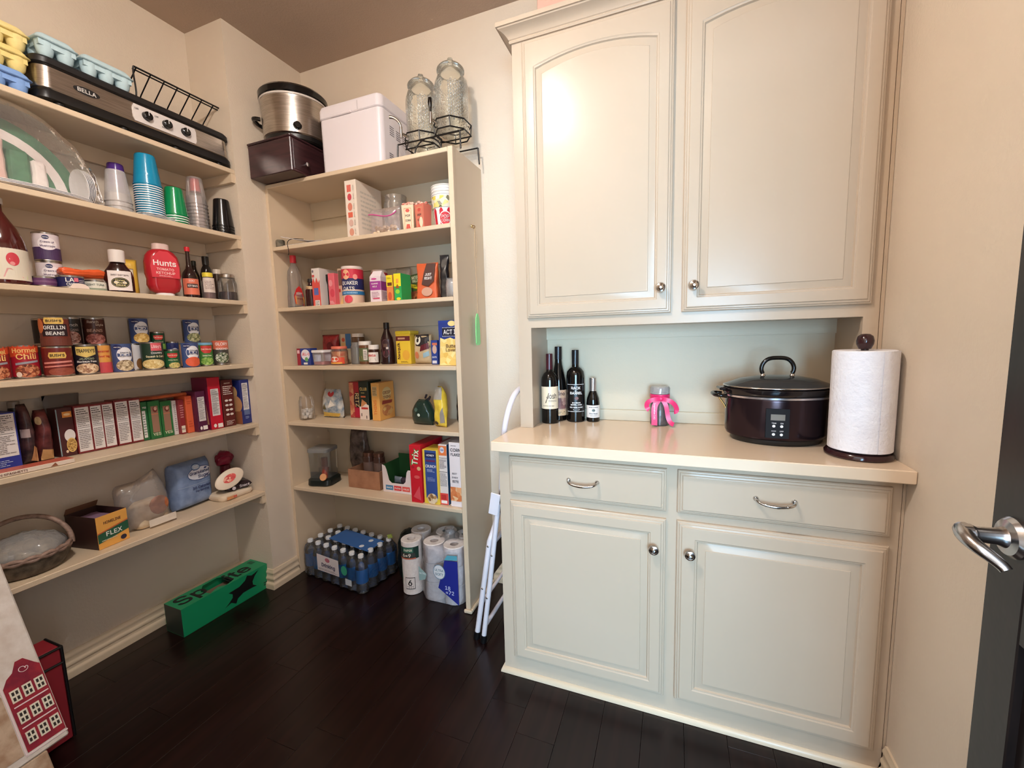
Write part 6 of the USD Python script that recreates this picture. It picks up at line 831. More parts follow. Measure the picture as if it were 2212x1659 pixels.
t = thing('bag_clip', 'small dark clip on top of the dark green chip bag', 'clip', (0.812, -0.165, 0.8605 + 0.118), 0); part(t, 'jaw', rot(bx(-0.028, 0.028, -0.006, 0.006, 0.0, 0.008, 0.002), -30, (0, 1, 0)), C(36, 30, 34, 0.4), 30); part(t, 'finger_grip', rot(bx(-0.014, -0.007, -0.004, 0.004, 0.008, 0.030), 25, (0, 1, 0)), C(44, 36, 44, 0.4), False); part(t, 'finger_grip', rot(bx(0.007, 0.014, -0.004, 0.004, 0.008, 0.030), 25, (0, 1, 0)), C(44, 36, 44, 0.4), False)
bagof('ybag', 0.050, NOISE((222, 188, 60), (238, 208, 80), 30, 0.22, 0.3, 50), 'shiny yellow chip bag with silver top', 'chip bag', 'chip_bag', [('p', [(0.1, 0.1), (0.45, 0.12), (0.4, 0.5), (0.2, 0.35)], (150, 140, 130)), ('r', 0, 0.84, 0.6, 0.3, (160, 150, 136)), ('e', -0.2, 0.1, 0.3, 0.1, (60, 44, 36))], crumple=0.012, pinch=0.65, move=(-0.004, 0, 0), w=0.075, h=0.195, seed=5, yaw=-14)
bagof('kbag', 0.060, C(26, 24, 28, 0.18), 'black chip bag against the side panel with a red patch', 'chip bag', 'chip_bag', [('e', 0.2, 0.52, 0.4, 0.18, (200, 60, 56)), ('p', [(0.1, 0.05), (0.4, 0.05), (0.4, 0.4), (0.2, 0.45)], (150, 150, 150))], crumple=0.012, pinch=0.4, move=(0.026, 0.024, 0), w=0.060, h=0.20, seed=8)

# ---------------------------------------------------------------- bookcase, fifth shelf: canister, jars and cereal
t = thing('snack_canister', 'clear square canister with black base and orange capped scoop', 'canister', (0.142, -0.185, 0.5018), 12)
part(t, 'base', rloft([(0.128, 0.125, 0.03, 0.0), (0.142, 0.138, 0.035, 0.006), (0.138, 0.134, 0.034, 0.032), (0.118, 0.114, 0.03, 0.042)], 7), C(26, 32, 30, 0.3), 35)
part(t, 'clear_body', rloft([(0.110, 0.106, 0.015, 0.042), (0.114, 0.110, 0.015, 0.180), (0.116, 0.112, 0.015, 0.184)]), CLEAR((236, 238, 234), 0.08, 0.8, 0.05), 35); part(t, 'lid', rloft([(0.120, 0.116, 0.016, 0.184), (0.120, 0.116, 0.016, 0.200), (0.110, 0.106, 0.015, 0.204)]), CLEAR((120, 120, 118), 0.3, 0.8, 0.08), 35)
part(t, 'filler_tube', mv(lathe([(0.017, 0.045), (0.017, 0.150), (0, 0.150)], 18), 0.022, -0.025, 0), C(120, 60, 44, 0.4)); part(t, 'scoop_cap', mv(rot(lathe([(0, 0), (0.0185, 0), (0.0195, 0.003), (0.0185, 0.008), (0, 0.009)], 24), 72, (1, 0, 0)), 0.036, -0.062, 0.052), C(226, 164, 116, 0.5)); part(t, 'scoop', mv(rot(lathe([(0, 0), (0.017, 0), (0.017, 0.06), (0, 0.06)], 20), -18, (1, 0, 0)), 0.034, -0.052, 0.044), C(136, 56, 44, 0.4))
bagof('kbag5', 0.055, NOISE((40, 34, 34), (120, 104, 98), 22, 0.25, 0.4, 50), 'dark crumpled clear bag at the back behind the canister', 'plastic bag', crumple=0.016, move=(0.115, 0.006, 0), w=0.125, h=0.285, pinch=0.2, seed=4)
t = thing('cardboard_box', 'open brown cardboard tray holding two lidded jars', 'cardboard box', (0.425, -0.122, 0.5018), 0); kb_ = NOISE((150, 104, 76), (170, 122, 92), 20, 0.8); w, d, h = 0.205, 0.155, 0.098
part(t, 'front_panel', bx(-w / 2, w / 2, -d / 2, -d / 2 + 0.003, 0, h), kb_, False); part(t, 'back_panel', bx(-w / 2, w / 2, d / 2 - 0.003, d / 2, 0, h), kb_, False); part(t, 'bottom_panel', bx(-w / 2 + 0.003, w / 2 - 0.003, -d / 2 + 0.003, d / 2 - 0.003, 0, 0.003), kb_, False)
for s in (-1, 1): part(t, 'side_panel', bx(*sorted((s * w / 2, s * (w / 2 - 0.003))), -d / 2 + 0.003, d / 2 - 0.003, 0, h), kb_, False)
for k_, (lb, dx) in enumerate((('left one of two dark lidded jars in the cardboard tray', 0.395), ('right one of two dark lidded jars in the cardboard tray', 0.463))):
    t = thing('storage_jar', lb, 'jar', (dx, -0.115, 0.5055), 0, 'jars in the cardboard tray'); part(t, 'body', lathe([(0, 0), (0.028, 0), (0.030, 0.004), (0.030, 0.145), (0.027, 0.152), (0, 0.152)], 28), C(84, 58, 50, 0.2), 35); part(t, 'lid', lathe([(0, 0.152), (0.0285, 0.152), (0.0285, 0.170), (0.027, 0.172), (0, 0.172)], 28), C(120, 84, 70, 0.3, 0.6), 35); part(t, 'label', lathe([(0.0303, 0.05), (0.0305, 0.051), (0.0305, 0.12), (0.0303, 0.121)], 28), C(110, 88, 80, 0.5), 35)
t = thing('snack_display_box', 'white display box with a scooped front, green inside', 'display box', (0.636, -0.128, 0.5018), 0); w, d, h = 0.175, 0.145, 0.125
fp = Polygon([(-w / 2, 0), (w / 2, 0), (w / 2, h), (w / 2 - 0.018, h), (w / 2 - 0.026, h - 0.012), (w / 2 - 0.036, 0.062), (w / 2 - 0.050, 0.050), (-w / 2 + 0.055, 0.050), (-w / 2 + 0.040, 0.062), (-w / 2 + 0.026, h - 0.006), (-w / 2 + 0.018, h + 0.012), (-w / 2, h + 0.018)])
gi = C(40, 84, 44, 0.5); part(t, 'front_panel', prism(fp, 0.002, 'y', -d / 2 + 0.002), C(230, 218, 218, 0.4), False); part(t, 'back_panel', bx(-w / 2, w / 2, d / 2 - 0.002, d / 2, 0, 0.165), gi, False); part(t, 'bottom_panel', bx(-w / 2 + 0.002, w / 2 - 0.002, -d / 2 + 0.002, d / 2 - 0.002, 0, 0.002), gi, False)
for s in (-1, 1): part(t, 'side_panel', bx(*sorted((s * w / 2, s * (w / 2 - 0.002))), -d / 2 + 0.002, d / 2 - 0.002, 0, 0.140), gi if s < 0 else C(226, 214, 214, 0.4), False)
for i in range(3): part(t, 'snack_packet', crumpled(mv(pillow(0.05, 0.04, 0.03, i, 8), -0.045 + i * 0.045, 0, 0.020), 0.003, 40, i, False), C(*((110, 120, 130), (70, 60, 70), (140, 50, 56))[i], 0.25), 50)
decals(t, [('r', -0.27, 0.20, 0.26, 0.20, (70, 130, 176)), ('r', 0.02, 0.20, 0.26, 0.20, (214, 60, 66)), ('r', 0.31, 0.20, 0.26, 0.20, (222, 84, 76)), ('t', 'SNACK', -0.27, 0.20, 0.08, WH, 0.2), ('t', 'PACKS', 0.02, 0.20, 0.08, WH, 0.2), ('t', 'VALUE', 0.31, 0.20, 0.08, WH, 0.2)], w, h, on_front(-d / 2 + 0.0))
CG = None
carton('trix', 0.20, (206, 30, 46), [('t', 'Trix', -0.03, 0.79, 0.125, (70, 150, 60), 0.30, 82), ('t', 'Trix', 0.02, 0.79, 0.11, (240, 236, 220), 0.265, 82), ('e', 0.3, 0.60, 0.34, 0.07, (226, 180, 130)), ('e', -0.25, 0.62, 0.3, 0.05, (170, 24, 40)), ('e', 0.1, 0.45, 0.5, 0.06, (222, 90, 90)), ('p', [(-0.3, 0.1), (0.4, 0.04), (0.3, 0.3)], (222, 80, 90))], 'red cereal box with green lettering, leftmost of the cereals', 'cereal box', 'cereal_box', w=0.062, move=(-0.006, 0, 0))
carton('redback', 0.10, (186, 24, 60), None, 'plain crimson cereal box behind the blue and yellow one', 'cereal box', 'cereal_box', w=0.060, move=(0.100, -0.01, 0.0), h=0.268)
carton('crunch', 0.105, (232, 200, 70), [('r', 0.02, 0.55, 0.74, 0.88, (52, 76, 140)), ('r', 0.02, 0.90, 0.70, 0.09, (30, 40, 84)), ('t', 'HONEY', 0.02, 0.90, 0.045, WH, 0.5), ('t', 'CRUNCH', 0.02, 0.70, 0.065, WH, 0.66), ('f', 0.02, 0.62, 0.5, 0.06, (190, 200, 226), 3), ('f', 0.02, 0.46, 0.5, 0.08, (150, 164, 206), 4), ('e', 0.04, 0.10, 0.66, 0.20, FOOD((110, 70, 40), (196, 150, 96), (236, 220, 190), 70)), ('r', 0.02, 0.80, 0.6, 0.03, (110, 40, 80))], 'blue and yellow cereal box standing before the crimson one', 'cereal box', 'cereal_box', w=0.084, move=(-0.002, 0, 0))
carton('orw', 0.19, (226, 216, 212), [('r', 0, 0.90, 0.96, 0.16, (222, 120, 66)), ('e', -0.05, 0.91, 0.5, 0.10, (222, 220, 226)), ('t', 'FIBER', -0.05, 0.91, 0.035, (70, 84, 150), 0.4), ('r', 0, 0.78, 0.96, 0.006, (60, 50, 50)), ('f', 0, 0.68, 0.8, 0.16, (120, 110, 110), 8), ('r', 0, 0.55, 0.96, 0.006, (60, 50, 50)), ('f', 0, 0.42, 0.8, 0.22, (150, 144, 144), 10), ('r', 0, 0.10, 0.98, 0.19, (222, 76, 70)), ('r', -0.05, 0.13, 0.6, 0.08, (186, 50, 50)), ('r', 0.0, 0.05, 0.7, 0.05, WH)], 'white and orange cereal box with nutrition panel', 'cereal box', 'cereal_box', w=0.045, move=(-0.004, 0, 0), h=0.29, side=[('r', 0, 0.5, 1, 1, (36, 76, 110))])
carton('corn', 0.20, (232, 222, 222), [('t', 'CORN', 0.06, 0.885, 0.062, BK, 0.85), ('t', 'FLAKES', 0.08, 0.815, 0.055, BK, 0.85), ('f', -0.02, 0.95, 0.6, 0.02, (90, 84, 84), 1), ('t', 'BEST', -0.08, 0.52, 0.028, (120, 110, 110), 0.4), ('t', 'EVERY', -0.05, 0.46, 0.032, (120, 110, 110), 0.5), ('t', 'BITE', -0.02, 0.40, 0.042, (80, 74, 74), 0.5), ('r', 0.0, 0.20, 0.98, 0.22, FOOD((206, 110, 60), (226, 150, 96), (236, 196, 150), 55))], 'tall white corn flakes box against the side panel', 'cereal box', 'cereal_box', w=0.062, move=(-0.010, 0, 0), h=0.305)
# ---------------------------------------------------------------- bookcase bottom, on the floor
t = thing('water_bottle_pack', 'shrink-wrapped pack of blue labelled water bottles on the floor under the bookcase', 'water bottles', (0.292, -0.190, 0.0008), -7)
wbm = CLEAR((240, 248, 254), 0.06, 1.0, 0.05); lbm = C(38, 118, 196, 0.25)
wp = [(0, 0), (0.022, 0.0), (0.0305, 0.006), (0.0315, 0.02), (0.030, 0.05), (0.0315, 0.055), (0.0315, 0.135), (0.026, 0.158), (0.014, 0.178), (0.013, 0.186), (0, 0.186)]
for j in range(4):
    for i in range(7):
        o = (-0.195 + i * 0.065, -0.100 + j * 0.065, 0); b_ = part(t, 'bottle', mv(lathe(wp, 16), *o), wbm, 45)
        part(b_, 'label', mv(lathe([(0.0317, 0.058), (0.0323, 0.060), (0.0323, 0.128), (0.0317, 0.130)], 16), *o), lbm, 45); part(b_, 'cap', mv(lathe([(0, 0.186), (0.0145, 0.186), (0.0145, 0.199), (0.013, 0.201), (0, 0.201)], 14), *o), C(226, 230, 236, 0.35), 40)
part(t, 'shrink_wrap', crumpled(rloft([(0.470, 0.276, 0.05, 0.022), (0.476, 0.282, 0.05, 0.03), (0.476, 0.282, 0.05, 0.150), (0.462, 0.268, 0.05, 0.170)], 8).subdivide().subdivide(), 0.004, 30, 2, False), CLEAR((250, 252, 255), 0.02, 0.8, 0.08, 0.8, 60), 60)
part(t, 'carry_card', rot(bx(-0.10, 0.19, -0.06, 0.06, 0.203, 0.205), 2, (0, 1, 0)), C(56, 104, 170, 0.3), False)
part(t, 'brand_panel', prism([(-0.09, 0.072), (0.075, 0.072), (0.075, 0.158), (-0.09, 0.162)], 0.001, 'y', -0.1425), C(226, 218, 222, 0.35), False)
decals(t, [('e', 0.0, 0.78, 0.22, 0.26, (190, 110, 130)), ('t', 'Drinking', 0.03, 0.40, 0.24, (44, 44, 84), 0.62), ('f', 0.0, 0.14, 0.9, 0.12, (150, 140, 150), 2)], 0.165, 0.09, lambda m, l: mv(on_front(-0.1437)(m, l), -0.008, 0, 0.071), 2)
part(t, 'green_mark', prism([(0.115 + 0.022 * math.cos(a), 0.115 + 0.026 * math.sin(a)) for a in np.linspace(0, 6.28, 14)[:-1]], 0.0006, 'y', -0.1428), C(60, 160, 130, 0.4), False); part(t, 'barcode_patch', prism([(0.12, 0.042), (0.165, 0.042), (0.165, 0.075), (0.12, 0.075)], 0.0006, 'y', -0.1428), C(200, 210, 222, 0.4), False)
t = thing('dark_plastic_bag', 'black plastic sack with a lime tag between water pack and paper towels', 'plastic bag', (0.600, -0.085, 0.0008), 0); part(t, 'body', crumpled(rloft([(0.070, 0.12, 0.03, 0.0), (0.088, 0.13, 0.035, 0.03), (0.085, 0.125, 0.035, 0.17), (0.06, 0.10, 0.03, 0.235), (0.02, 0.04, 0.01, 0.25)], 7).subdivide().subdivide(), 0.010, 26, 4), C(22, 28, 26, 0.22), 60); part(t, 'tag', rot(bx(-0.018, 0.012, -0.050, -0.046, 0.225, 0.245), -20, (0, 1, 0)), C(170, 190, 90, 0.5), False)
def paper_roll(par, nme, c, r, h, z, mat, core=0.021):
    part(par, nme, mv(lathe([(core, 0.002), (r - 0.003, 0.0), (r, 0.003), (r, h - 0.003), (r - 0.003, h), (core, h - 0.002), (core * 0.96, h - 0.006), (core * 0.96, 0.01), (core, 0.002)], 32), c[0], c[1], z), mat, 40)
pap = NOISE((222, 212, 208), (234, 226, 222), 60, 0.85, 0.25, 180)
t = thing('paper_towel_pack', 'pack of paper towel rolls with dark green and white wrapper', 'paper towels', (0.712, -0.150, 0.0008), 0)
paper_roll(t, 'roll', (0, -0.062), 0.052, 0.278, 0, pap); paper_roll(t, 'roll', (-0.012, 0.046), 0.052, 0.278, 0, pap)
cw = on_cyl(0.0526); cw2 = lambda m, l: mv(cw(m, l), 0, -0.062, 0)
cw2.sub = 0.02
decals(t, [('r', 0, 0.80, 1.3, 0.22, (28, 58, 50)), ('p', [(-0.68, 0.14), (-0.42, 0.14), (-0.30, 0.30), (-0.40, 0.62), (-0.36, 0.90), (-0.68, 0.90)], (44, 96, 58)), ('e', -0.52, 0.42, 0.14, 0.10, (206, 90, 84)), ('e', -0.5, 0.70, 0.12, 0.10, (206, 100, 90)), ('r', 0.12, 0.855, 0.5, 0.09, (60, 110, 90)), ('t', 'PAPER', 0.12, 0.855, 0.05, (230, 226, 206), 0.4), ('r', 0.04, 0.76, 0.82, 0.085, (60, 62, 58)), ('t', '6=9', 0.05, 0.76, 0.062, (232, 226, 210), 0.6), ('r', 0.06, 0.70, 0.84, 0.022, (206, 110, 84)), ('r', 0.16, 0.235, 0.46, 0.22, (90, 84, 84)), ('r', 0.16, 0.235, 0.41, 0.195, (236, 226, 222)), ('t', '6', 0.16, 0.245, 0.10, (40, 36, 36), 0.3), ('f', 0.16, 0.17, 0.3, 0.02, (120, 110, 110), 1)], 0.104, 0.278, cw2, 3)
t = thing('toilet_paper_pack', 'large plastic pack of white toilet rolls with navy blue print on the floor', 'toilet paper', (0.905, -0.1555, 0.0008), 0)
for k in range(2):
    for j in range(2):
        for q in range(3 if j == 0 else 3): paper_roll(t, 'roll', (-0.056 + k * 0.112 + (0.004 if j else 0), -0.058 + j * 0.112), 0.054, 0.096, q * 0.0965, pap)
part(t, 'plastic_wrap', crumpled(rloft([(0.222, 0.232, 0.05, 0.006), (0.234, 0.240, 0.055, 0.02), (0.236, 0.240, 0.055, 0.10), (0.230, 0.236, 0.055, 0.20), (0.232, 0.236, 0.055, 0.285)], 8).subdivide().subdivide(), 0.006, 22, 6), CLEAR((254, 252, 254), 0.05, 0.8, 0.12, 0.7, 40), 60)
part(t, 'wrap_knot', crumpled(lathe([(0.05, 0.288), (0.03, 0.305), (0.018, 0.322), (0.026, 0.335), (0.0, 0.34)], 20).subdivide(), 0.008, 40, 3), CLEAR((250, 248, 250), 0.2, 0.9, 0.12, 0.7, 40), 60)
decals(t, [('p', [(-0.02, 0.30), (0.48, 0.06), (0.48, 0.82), (0.16, 0.80), (0.12, 0.64), (0.06, 0.50)], (34, 44, 140)), ('e', 0.02, 0.58, 0.30, 0.26, (120, 150, 170)), ('e', 0.02, 0.58, 0.27, 0.235, (226, 228, 232)), ('t', 'ULTRA', 0.02, 0.61, 0.052, (110, 140, 150), 0.22), ('t', 'SOFT', 0.02, 0.54, 0.052, (110, 140, 150), 0.2), ('t', '18', 0.22, 0.33, 0.062, (200, 206, 236), 0.2), ('t', '=72', 0.27, 0.255, 0.062, (200, 206, 236), 0.24), ('p', [(-0.5, 0.36), (-0.34, 0.40), (-0.30, 0.50), (-0.5, 0.62)], (150, 180, 180)), ('t', 'ULTRA', -0.40, 0.50, 0.04, (226, 236, 236), 0.16), ('p', [(0.16, 0.81), (0.48, 0.84), (0.48, 0.92), (0.24, 0.90)], (90, 170, 190))], 0.22, 0.29, on_front(-0.1235), 3)

# ---------------------------------------------------------------- hook with tag on the bookcase side, folding step stool
t = thing('wall_hook', 'small brass hook screwed to the side panel of the bookcase', 'hook', (1.0739, -0.128, 1.785), 0)
part(t, 'plate', mv(rot(lathe([(0, 0), (0.007, 0), (0.006, 0.003), (0, 0.003)], 16), 90, (0, 1, 0)), 0.0003, 0, 0), brass); part(t, 'hook_wire', tube(smoothpath([(0.003, 0, 0), (0.014, 0, 0.0), (0.018, -0.004, -0.008), (0.013, -0.008, -0.012), (0.010, -0.010, -0.006)], 4), 0.0016, 6), brass)
t = thing('green_tag', 'pale green plastic tag hanging by a beige string from the brass hook', 'tag', (1.088, -0.131, 1.245), 0)
part(t, 'string', tube(smoothpath([(0.001, 0.002, 0.530), (0.0, -0.002, 0.40), (-0.001, 0.006, 0.28), (0.0, 0.003, 0.145)], 6), 0.0014, 6), C(206, 176, 140, 0.7), 60); part(t, 'string', tube(smoothpath([(0.001, 0.0, 0.530), (0.002, 0.016, 0.47), (0.0, 0.010, 0.40)], 6), 0.0012, 6), C(206, 176, 140, 0.7), 60)
part(t, 'tag_body', loft([[(-.002 + .002 * 0, -w_, z_), (.0022, -w_, z_), (.0022, w_, z_), (-.002, w_, z_)] for w_, z_ in ((0.014, 0.0), (0.021, 0.010), (0.020, 0.09), (0.016, 0.125), (0.005, 0.146))]), C(136, 222, 140, 0.3), 30)
t = thing('step_stool', 'white folding step stool with black feet leaning on the base cabinet side', 'step stool', (1.172, -0.424, 0.0), 0)
wt = C(224, 216, 220, 0.3)
def lean(z): return 0.170 * z
def st(dx, y, z): return (lean(z) + dx, y, z)
Y1 = 0.335
fr = [st(0, 0, 0.028), st(0, 0, 0.45), st(0, 0, 0.90), st(0, 0.012, 0.985), st(0, 0.055, 1.045), st(0, 0.12, 1.066), st(0, Y1 - 0.12, 1.066), st(0, Y1 - 0.055, 1.045), st(0, Y1 - 0.012, 0.985), st(0, Y1, 0.90), st(0, Y1, 0.45), st(0, Y1, 0.028)]
part(t, 'front_frame', tube(np.vstack([np.linspace(fr[0], fr[1], 4)[:-1], smoothpath(fr[1:-1], 6), np.linspace(fr[-2], fr[-1], 4)[1:]]), 0.0115, 12), wt, 40)
for yy in (-0.012, Y1 - 0.012):
    part(t, 'rear_leg', tube([st(0.036, yy, 0.028), st(0.030, yy, 0.30), st(0.020, yy, 0.62)], 0.0105, 12), wt, 40)
    for z in (0.21, 0.40): part(t, 'rivet', sphere(0.0045, st(0.034 - z * 0.02, yy - 0.0105, z), (1, 0.6, 1)), chrome); part(t, 'rivet', sphere(0.0045, st(0.0, yy + 0.012 - 0.0118, z + 0.03), (1, 0.6, 1)), chrome)
    part(t, 'hinge_plate', cat_([mv(rot(bx(-0.013, 0.028, yy - 0.006, yy - 0.002, -0.045, 0.045, 0.0015), 9.6, (0, 1, 0)), lean(0.62), -0.0055, 0.62)]), wt, 30)
    part(t, 'rubber_foot', tube([st(0.037, yy, 0.001), st(0.036, yy, 0.034)], 0.0135, 12), black, 40)
for yy in (0, Y1): part(t, 'rubber_foot', tube([st(0, yy, 0.001), st(0, yy, 0.034)], 0.0145, 12), black, 40)
part(t, 'cross_bar', tube([st(0.034, -0.012, 0.075), st(0.034, Y1 - 0.012, 0.075)], 0.009, 10), wt, 40); part(t, 'cross_bar', tube([st(0.0, 0, 0.165), st(0, Y1, 0.165)], 0.008, 10), wt, 40)
for z in (0.27, 0.55):
    s_ = part(t, 'step', rot(bx(0.008, 0.022, 0.018, Y1 - 0.030, z, z + 0.16, 0.003), 9.65, (0, 1, 0), (lean(z), 0, z)).apply_translation((lean(z), 0, 0)), black, 30); part(s_, 'step_rim', rot(bx(0.006, 0.024, 0.018, Y1 - 0.030, z + 0.1605, z + 0.178, 0.004), 9.65, (0, 1, 0), (lean(z), 0, z)).apply_translation((lean(z), 0, 0)), wt, 30)

# ---------------------------------------------------------------- on the countertop
ZK = 0.9143
def wine(k, prof, label, foil_, glassm, lab, items, cap=None, sx=1.0, **a): return bottle(k, prof, glassm, label, 'wine bottle', 'wine_bottle', yaw=a.pop('yaw', -14), wall='R', lab=lab, items=items, cap=cap, capmat=foil_, capname='foil_capsule', **a)
vg = C(13, 10, 9, 0.06)
BORD = [(0, 0.006), (0.5, 0.006), (0.93, 0.0), (1, 0.012), (1, 0.60), (0.94, 0.66), (0.70, 0.715), (0.42, 0.745), (0.37, 0.78), (0.37, 0.985), (0, 0.985)]
wine('wine1', BORD, 'wine bottle with maroon capsule and large cream script label', C(64, 18, 28, 0.3), vg, (0.215, 0.535, (226, 206, 176), 1.005, 2.7), [('t', 'Josh', 0.12, 0.58, 0.30, (110, 96, 84), 0.6), ('p', [(-0.28, 0.26), (-0.20, 0.28), (-0.02, 0.72), (-0.06, 0.72)], (110, 96, 84)), ('f', 0.18, 0.36, 0.5, 0.08, (140, 124, 110), 2), ('f', 0.0, 0.14, 0.8, 0.06, (140, 124, 110), 1)], cap=(0.395, 0.775, 1.0, None), Wd=0.0705, move=(0.032, -0.022, 0))
RIES = [(0, 0.006), (0.5, 0.006), (0.93, 0.0), (1, 0.012), (1, 0.40), (0.90, 0.52), (0.66, 0.66), (0.48, 0.76), (0.42, 0.83), (0.42, 0.985), (0, 0.985)]
wine('wine2', RIES, 'slender tall wine bottle standing behind the cream script label bottle', C(26, 18, 22, 0.3), vg, (0.07, 0.42, (206, 164, 134), 1.005, 2.7), [('t', 'Vino', 0.10, 0.86, 0.15, (70, 40, 40), 0.6), ('r', 0, 0.48, 2.6, 0.42, FOOD((92, 54, 54), (150, 100, 92), (190, 150, 130), 60)), ('r', 0, 0.12, 2.6, 0.2, (226, 184, 140)), ('f', 0.1, 0.12, 0.6, 0.1, (110, 70, 60), 2)], cap=(0.45, 0.83, 1.0, None), Wd=0.068, H=0.318, move=(0.008, -0.004, 0))
wine('wine3', [(0, 0.006), (0.5, 0.006), (0.93, 0.0), (1, 0.012), (1, 0.64), (0.92, 0.70), (0.64, 0.745), (0.40, 0.765), (0.37, 0.80), (0.36, 0.985), (0, 0.985)], 'black wine bottle with white lettering and two white rules', C(24, 22, 24, 0.3), vg, (0.14, 0.535, C(16, 13, 14, 0.3), 1.003, 2.9),
     [('t', 'RACK', 0.0, 0.86, 0.105, WH, 0.5), ('t', '&', 0, 0.765, 0.05, WH, 0.1), ('t', 'BARREL', 0.02, 0.68, 0.115, WH, 0.66), ('e', 0.04, 0.50, 0.2, 0.12, (120, 84, 80)), ('t', 'BOURBON', 0.02, 0.34, 0.055, WH, 0.44), ('t', 'BARREL AGED', 0.02, 0.27, 0.05, WH, 0.6), ('t', 'RED WINE BLEND', 0.02, 0.18, 0.055, WH, 0.7), ('r', 0, 0.985, 2.8, 0.014, WH), ('r', 0, 0.03, 2.8, 0.014, WH), ('e', 0.02, 0.10, 0.34, 0.07, (200, 200, 200)), ('e', 0.02, 0.10, 0.30, 0.05, (30, 26, 26))], cap=(0.385, 0.80, 1.0, None), Wd=0.0765, move=(0.004, -0.008, 0))
wine('wine4', [(0, 0.006), (0.5, 0.006), (0.93, 0.0), (1, 0.02), (1, 0.42), (0.90, 0.54), (0.60, 0.66), (0.46, 0.72), (0.44, 0.985), (0, 0.985)], 'small sparkling wine bottle with silver foil neck', foil, vg, (0.10, 0.385, (226, 216, 208), 1.005, 2.9), [('f', 0, 0.84, 0.7, 0.12, (110, 100, 96), 1), ('e', 0, 0.60, 0.24, 0.22, (90, 100, 96)), ('t', 'Brut Rose', 0, 0.34, 0.11, (110, 100, 100), 0.6), ('f', 0, 0.16, 0.5, 0.08, (130, 120, 116), 2)], cap=(0.50, 0.70, 1.0, None), Wd=0.055, move=(0.004, -0.012, 0))
t = thing('gift_jar', 'small glass jar of dark sweets tied with a bright pink ribbon', 'jar', (1.893, -0.162, ZK), 8)
part(t, 'jar', lathe([(0, 0.003), (0.033, 0.0), (0.0365, 0.004), (0.0365, 0.118), (0.034, 0.124)], 32), CLEAR((236, 232, 226), 0.08, 0.9, 0.05), 40); part(t, 'lid', lathe([(0, 0.124), (0.034, 0.124), (0.038, 0.127), (0.038, 0.148), (0.034, 0.154), (0, 0.155)], 32), CLEAR((214, 196, 184), 0.35, 0.9, 0.1), 40)
part(t, 'sweets', crumpled(lathe([(0, 0.005), (0.030, 0.005), (0.032, 0.02), (0.031, 0.085), (0.018, 0.098), (0, 0.10)], 24).subdivide(), 0.004, 60, 3, False), NOISE((56, 30, 30), (110, 70, 62), 60, 0.4), 60)
rbm = C(226, 44, 104, 0.35); rbt = (238, 200, 216)
part(t, 'ribbon_band', lathe([(0.0368, 0.108), (0.0378, 0.109), (0.0378, 0.124), (0.0368, 0.125)], 32), rbm, 40)
def strap(pts, w, nme): 
    p_ = smoothpath(pts, 6); tn = np.gradient(p_, axis=0); tn /= np.linalg.norm(tn, axis=1, keepdims=True); side = np.cross(tn, [0, 1, 0]); side /= np.linalg.norm(side, axis=1, keepdims=True) + 1e-9; n_ = np.cross(side, tn)
    part(t, nme, loft([[c - s_ * w / 2 - q * .0005, c + s_ * w / 2 - q * .0005, c + s_ * w / 2 + q * .0005, c - s_ * w / 2 + q * .0005] for c, s_, q in zip(p_, side, n_)]), rbm, 50)
strap([(0, -0.041, 0.112), (-0.028, -0.050, 0.108), (-0.052, -0.046, 0.092), (-0.050, -0.042, 0.072), (-0.044, -0.044, 0.066)], 0.017, 'bow_loop'); strap([(0, -0.041, 0.112), (0.028, -0.050, 0.104), (0.052, -0.046, 0.084), (0.056, -0.042, 0.062), (0.048, -0.044, 0.060)], 0.017, 'bow_loop')
strap([(-0.008, -0.042, 0.108), (-0.022, -0.045, 0.085), (-0.025, -0.046, 0.045), (-0.025, -0.046, 0.006)], 0.022, 'ribbon_tail'); strap([(0.006, -0.042, 0.106), (0.020, -0.046, 0.075), (0.026, -0.046, 0.040), (0.034, -0.050, 0.020), (0.046, -0.056, 0.012)], 0.017, 'ribbon_tail')
part(t, 'bow_knot', sphere(0.010, (0, -0.043, 0.110), (1, 0.6, 0.9)), rbm)
decals(t, [('t', 'Inspiration 141', -0.29, 0.40, 0.055, rbt, 0.42, -90)], 0.086, 0.155, on_front(-0.0468), 2)
# slow cooker
t = thing('oval_slow_cooker', 'dark metallic oval slow cooker with digital panel on the countertop', 'slow cooker', (2.262, -0.312, ZK), 6)
dm = C(52, 38, 42, 0.16, 0.75); a_, b_ = 0.152, 0.118
def oval(pr, n=56): return lathe(pr, n, 1.0, b_ / a_)
part(t, 'foot_ring', oval([(0, 0), (0.128, 0.0), (0.134, 0.006), (0.136, 0.018), (0, 0.018)]), black, 40)
part(t, 'metal_body', oval([(0.134, 0.016), (0.147, 0.022), (0.152, 0.034), (0.153, 0.142), (0.151, 0.147), (0, 0.147)]), dm, 40)
part(t, 'steel_rim', oval([(0.149, 0.147), (0.157, 0.149), (0.158, 0.155), (0.150, 0.157), (0, 0.157)]), C(214, 206, 208, 0.2, 0.9), 40)
part(t, 'stoneware_rim', oval([(0.148, 0.157), (0.158, 0.158), (0.163, 0.165), (0.164, 0.176), (0.158, 0.180), (0, 0.180)]), C(22, 16, 17, 0.1), 40)
lid = part(t, 'glass_lid', oval([(0.157, 0.1805), (0.159, 0.183), (0.155, 0.187), (0.11, 0.205), (0.06, 0.214), (0, 0.217)]), CLEAR((90, 80, 78), 0.05, 1.0, 0.05), 40)
part(lid, 'lid_rim', tube(np.c_[0.1585 * np.cos(an), 0.1585 * b_ / a_ * np.sin(an), np.full(60, 0.1835)], 0.0028, 8, True), chrome, 60)
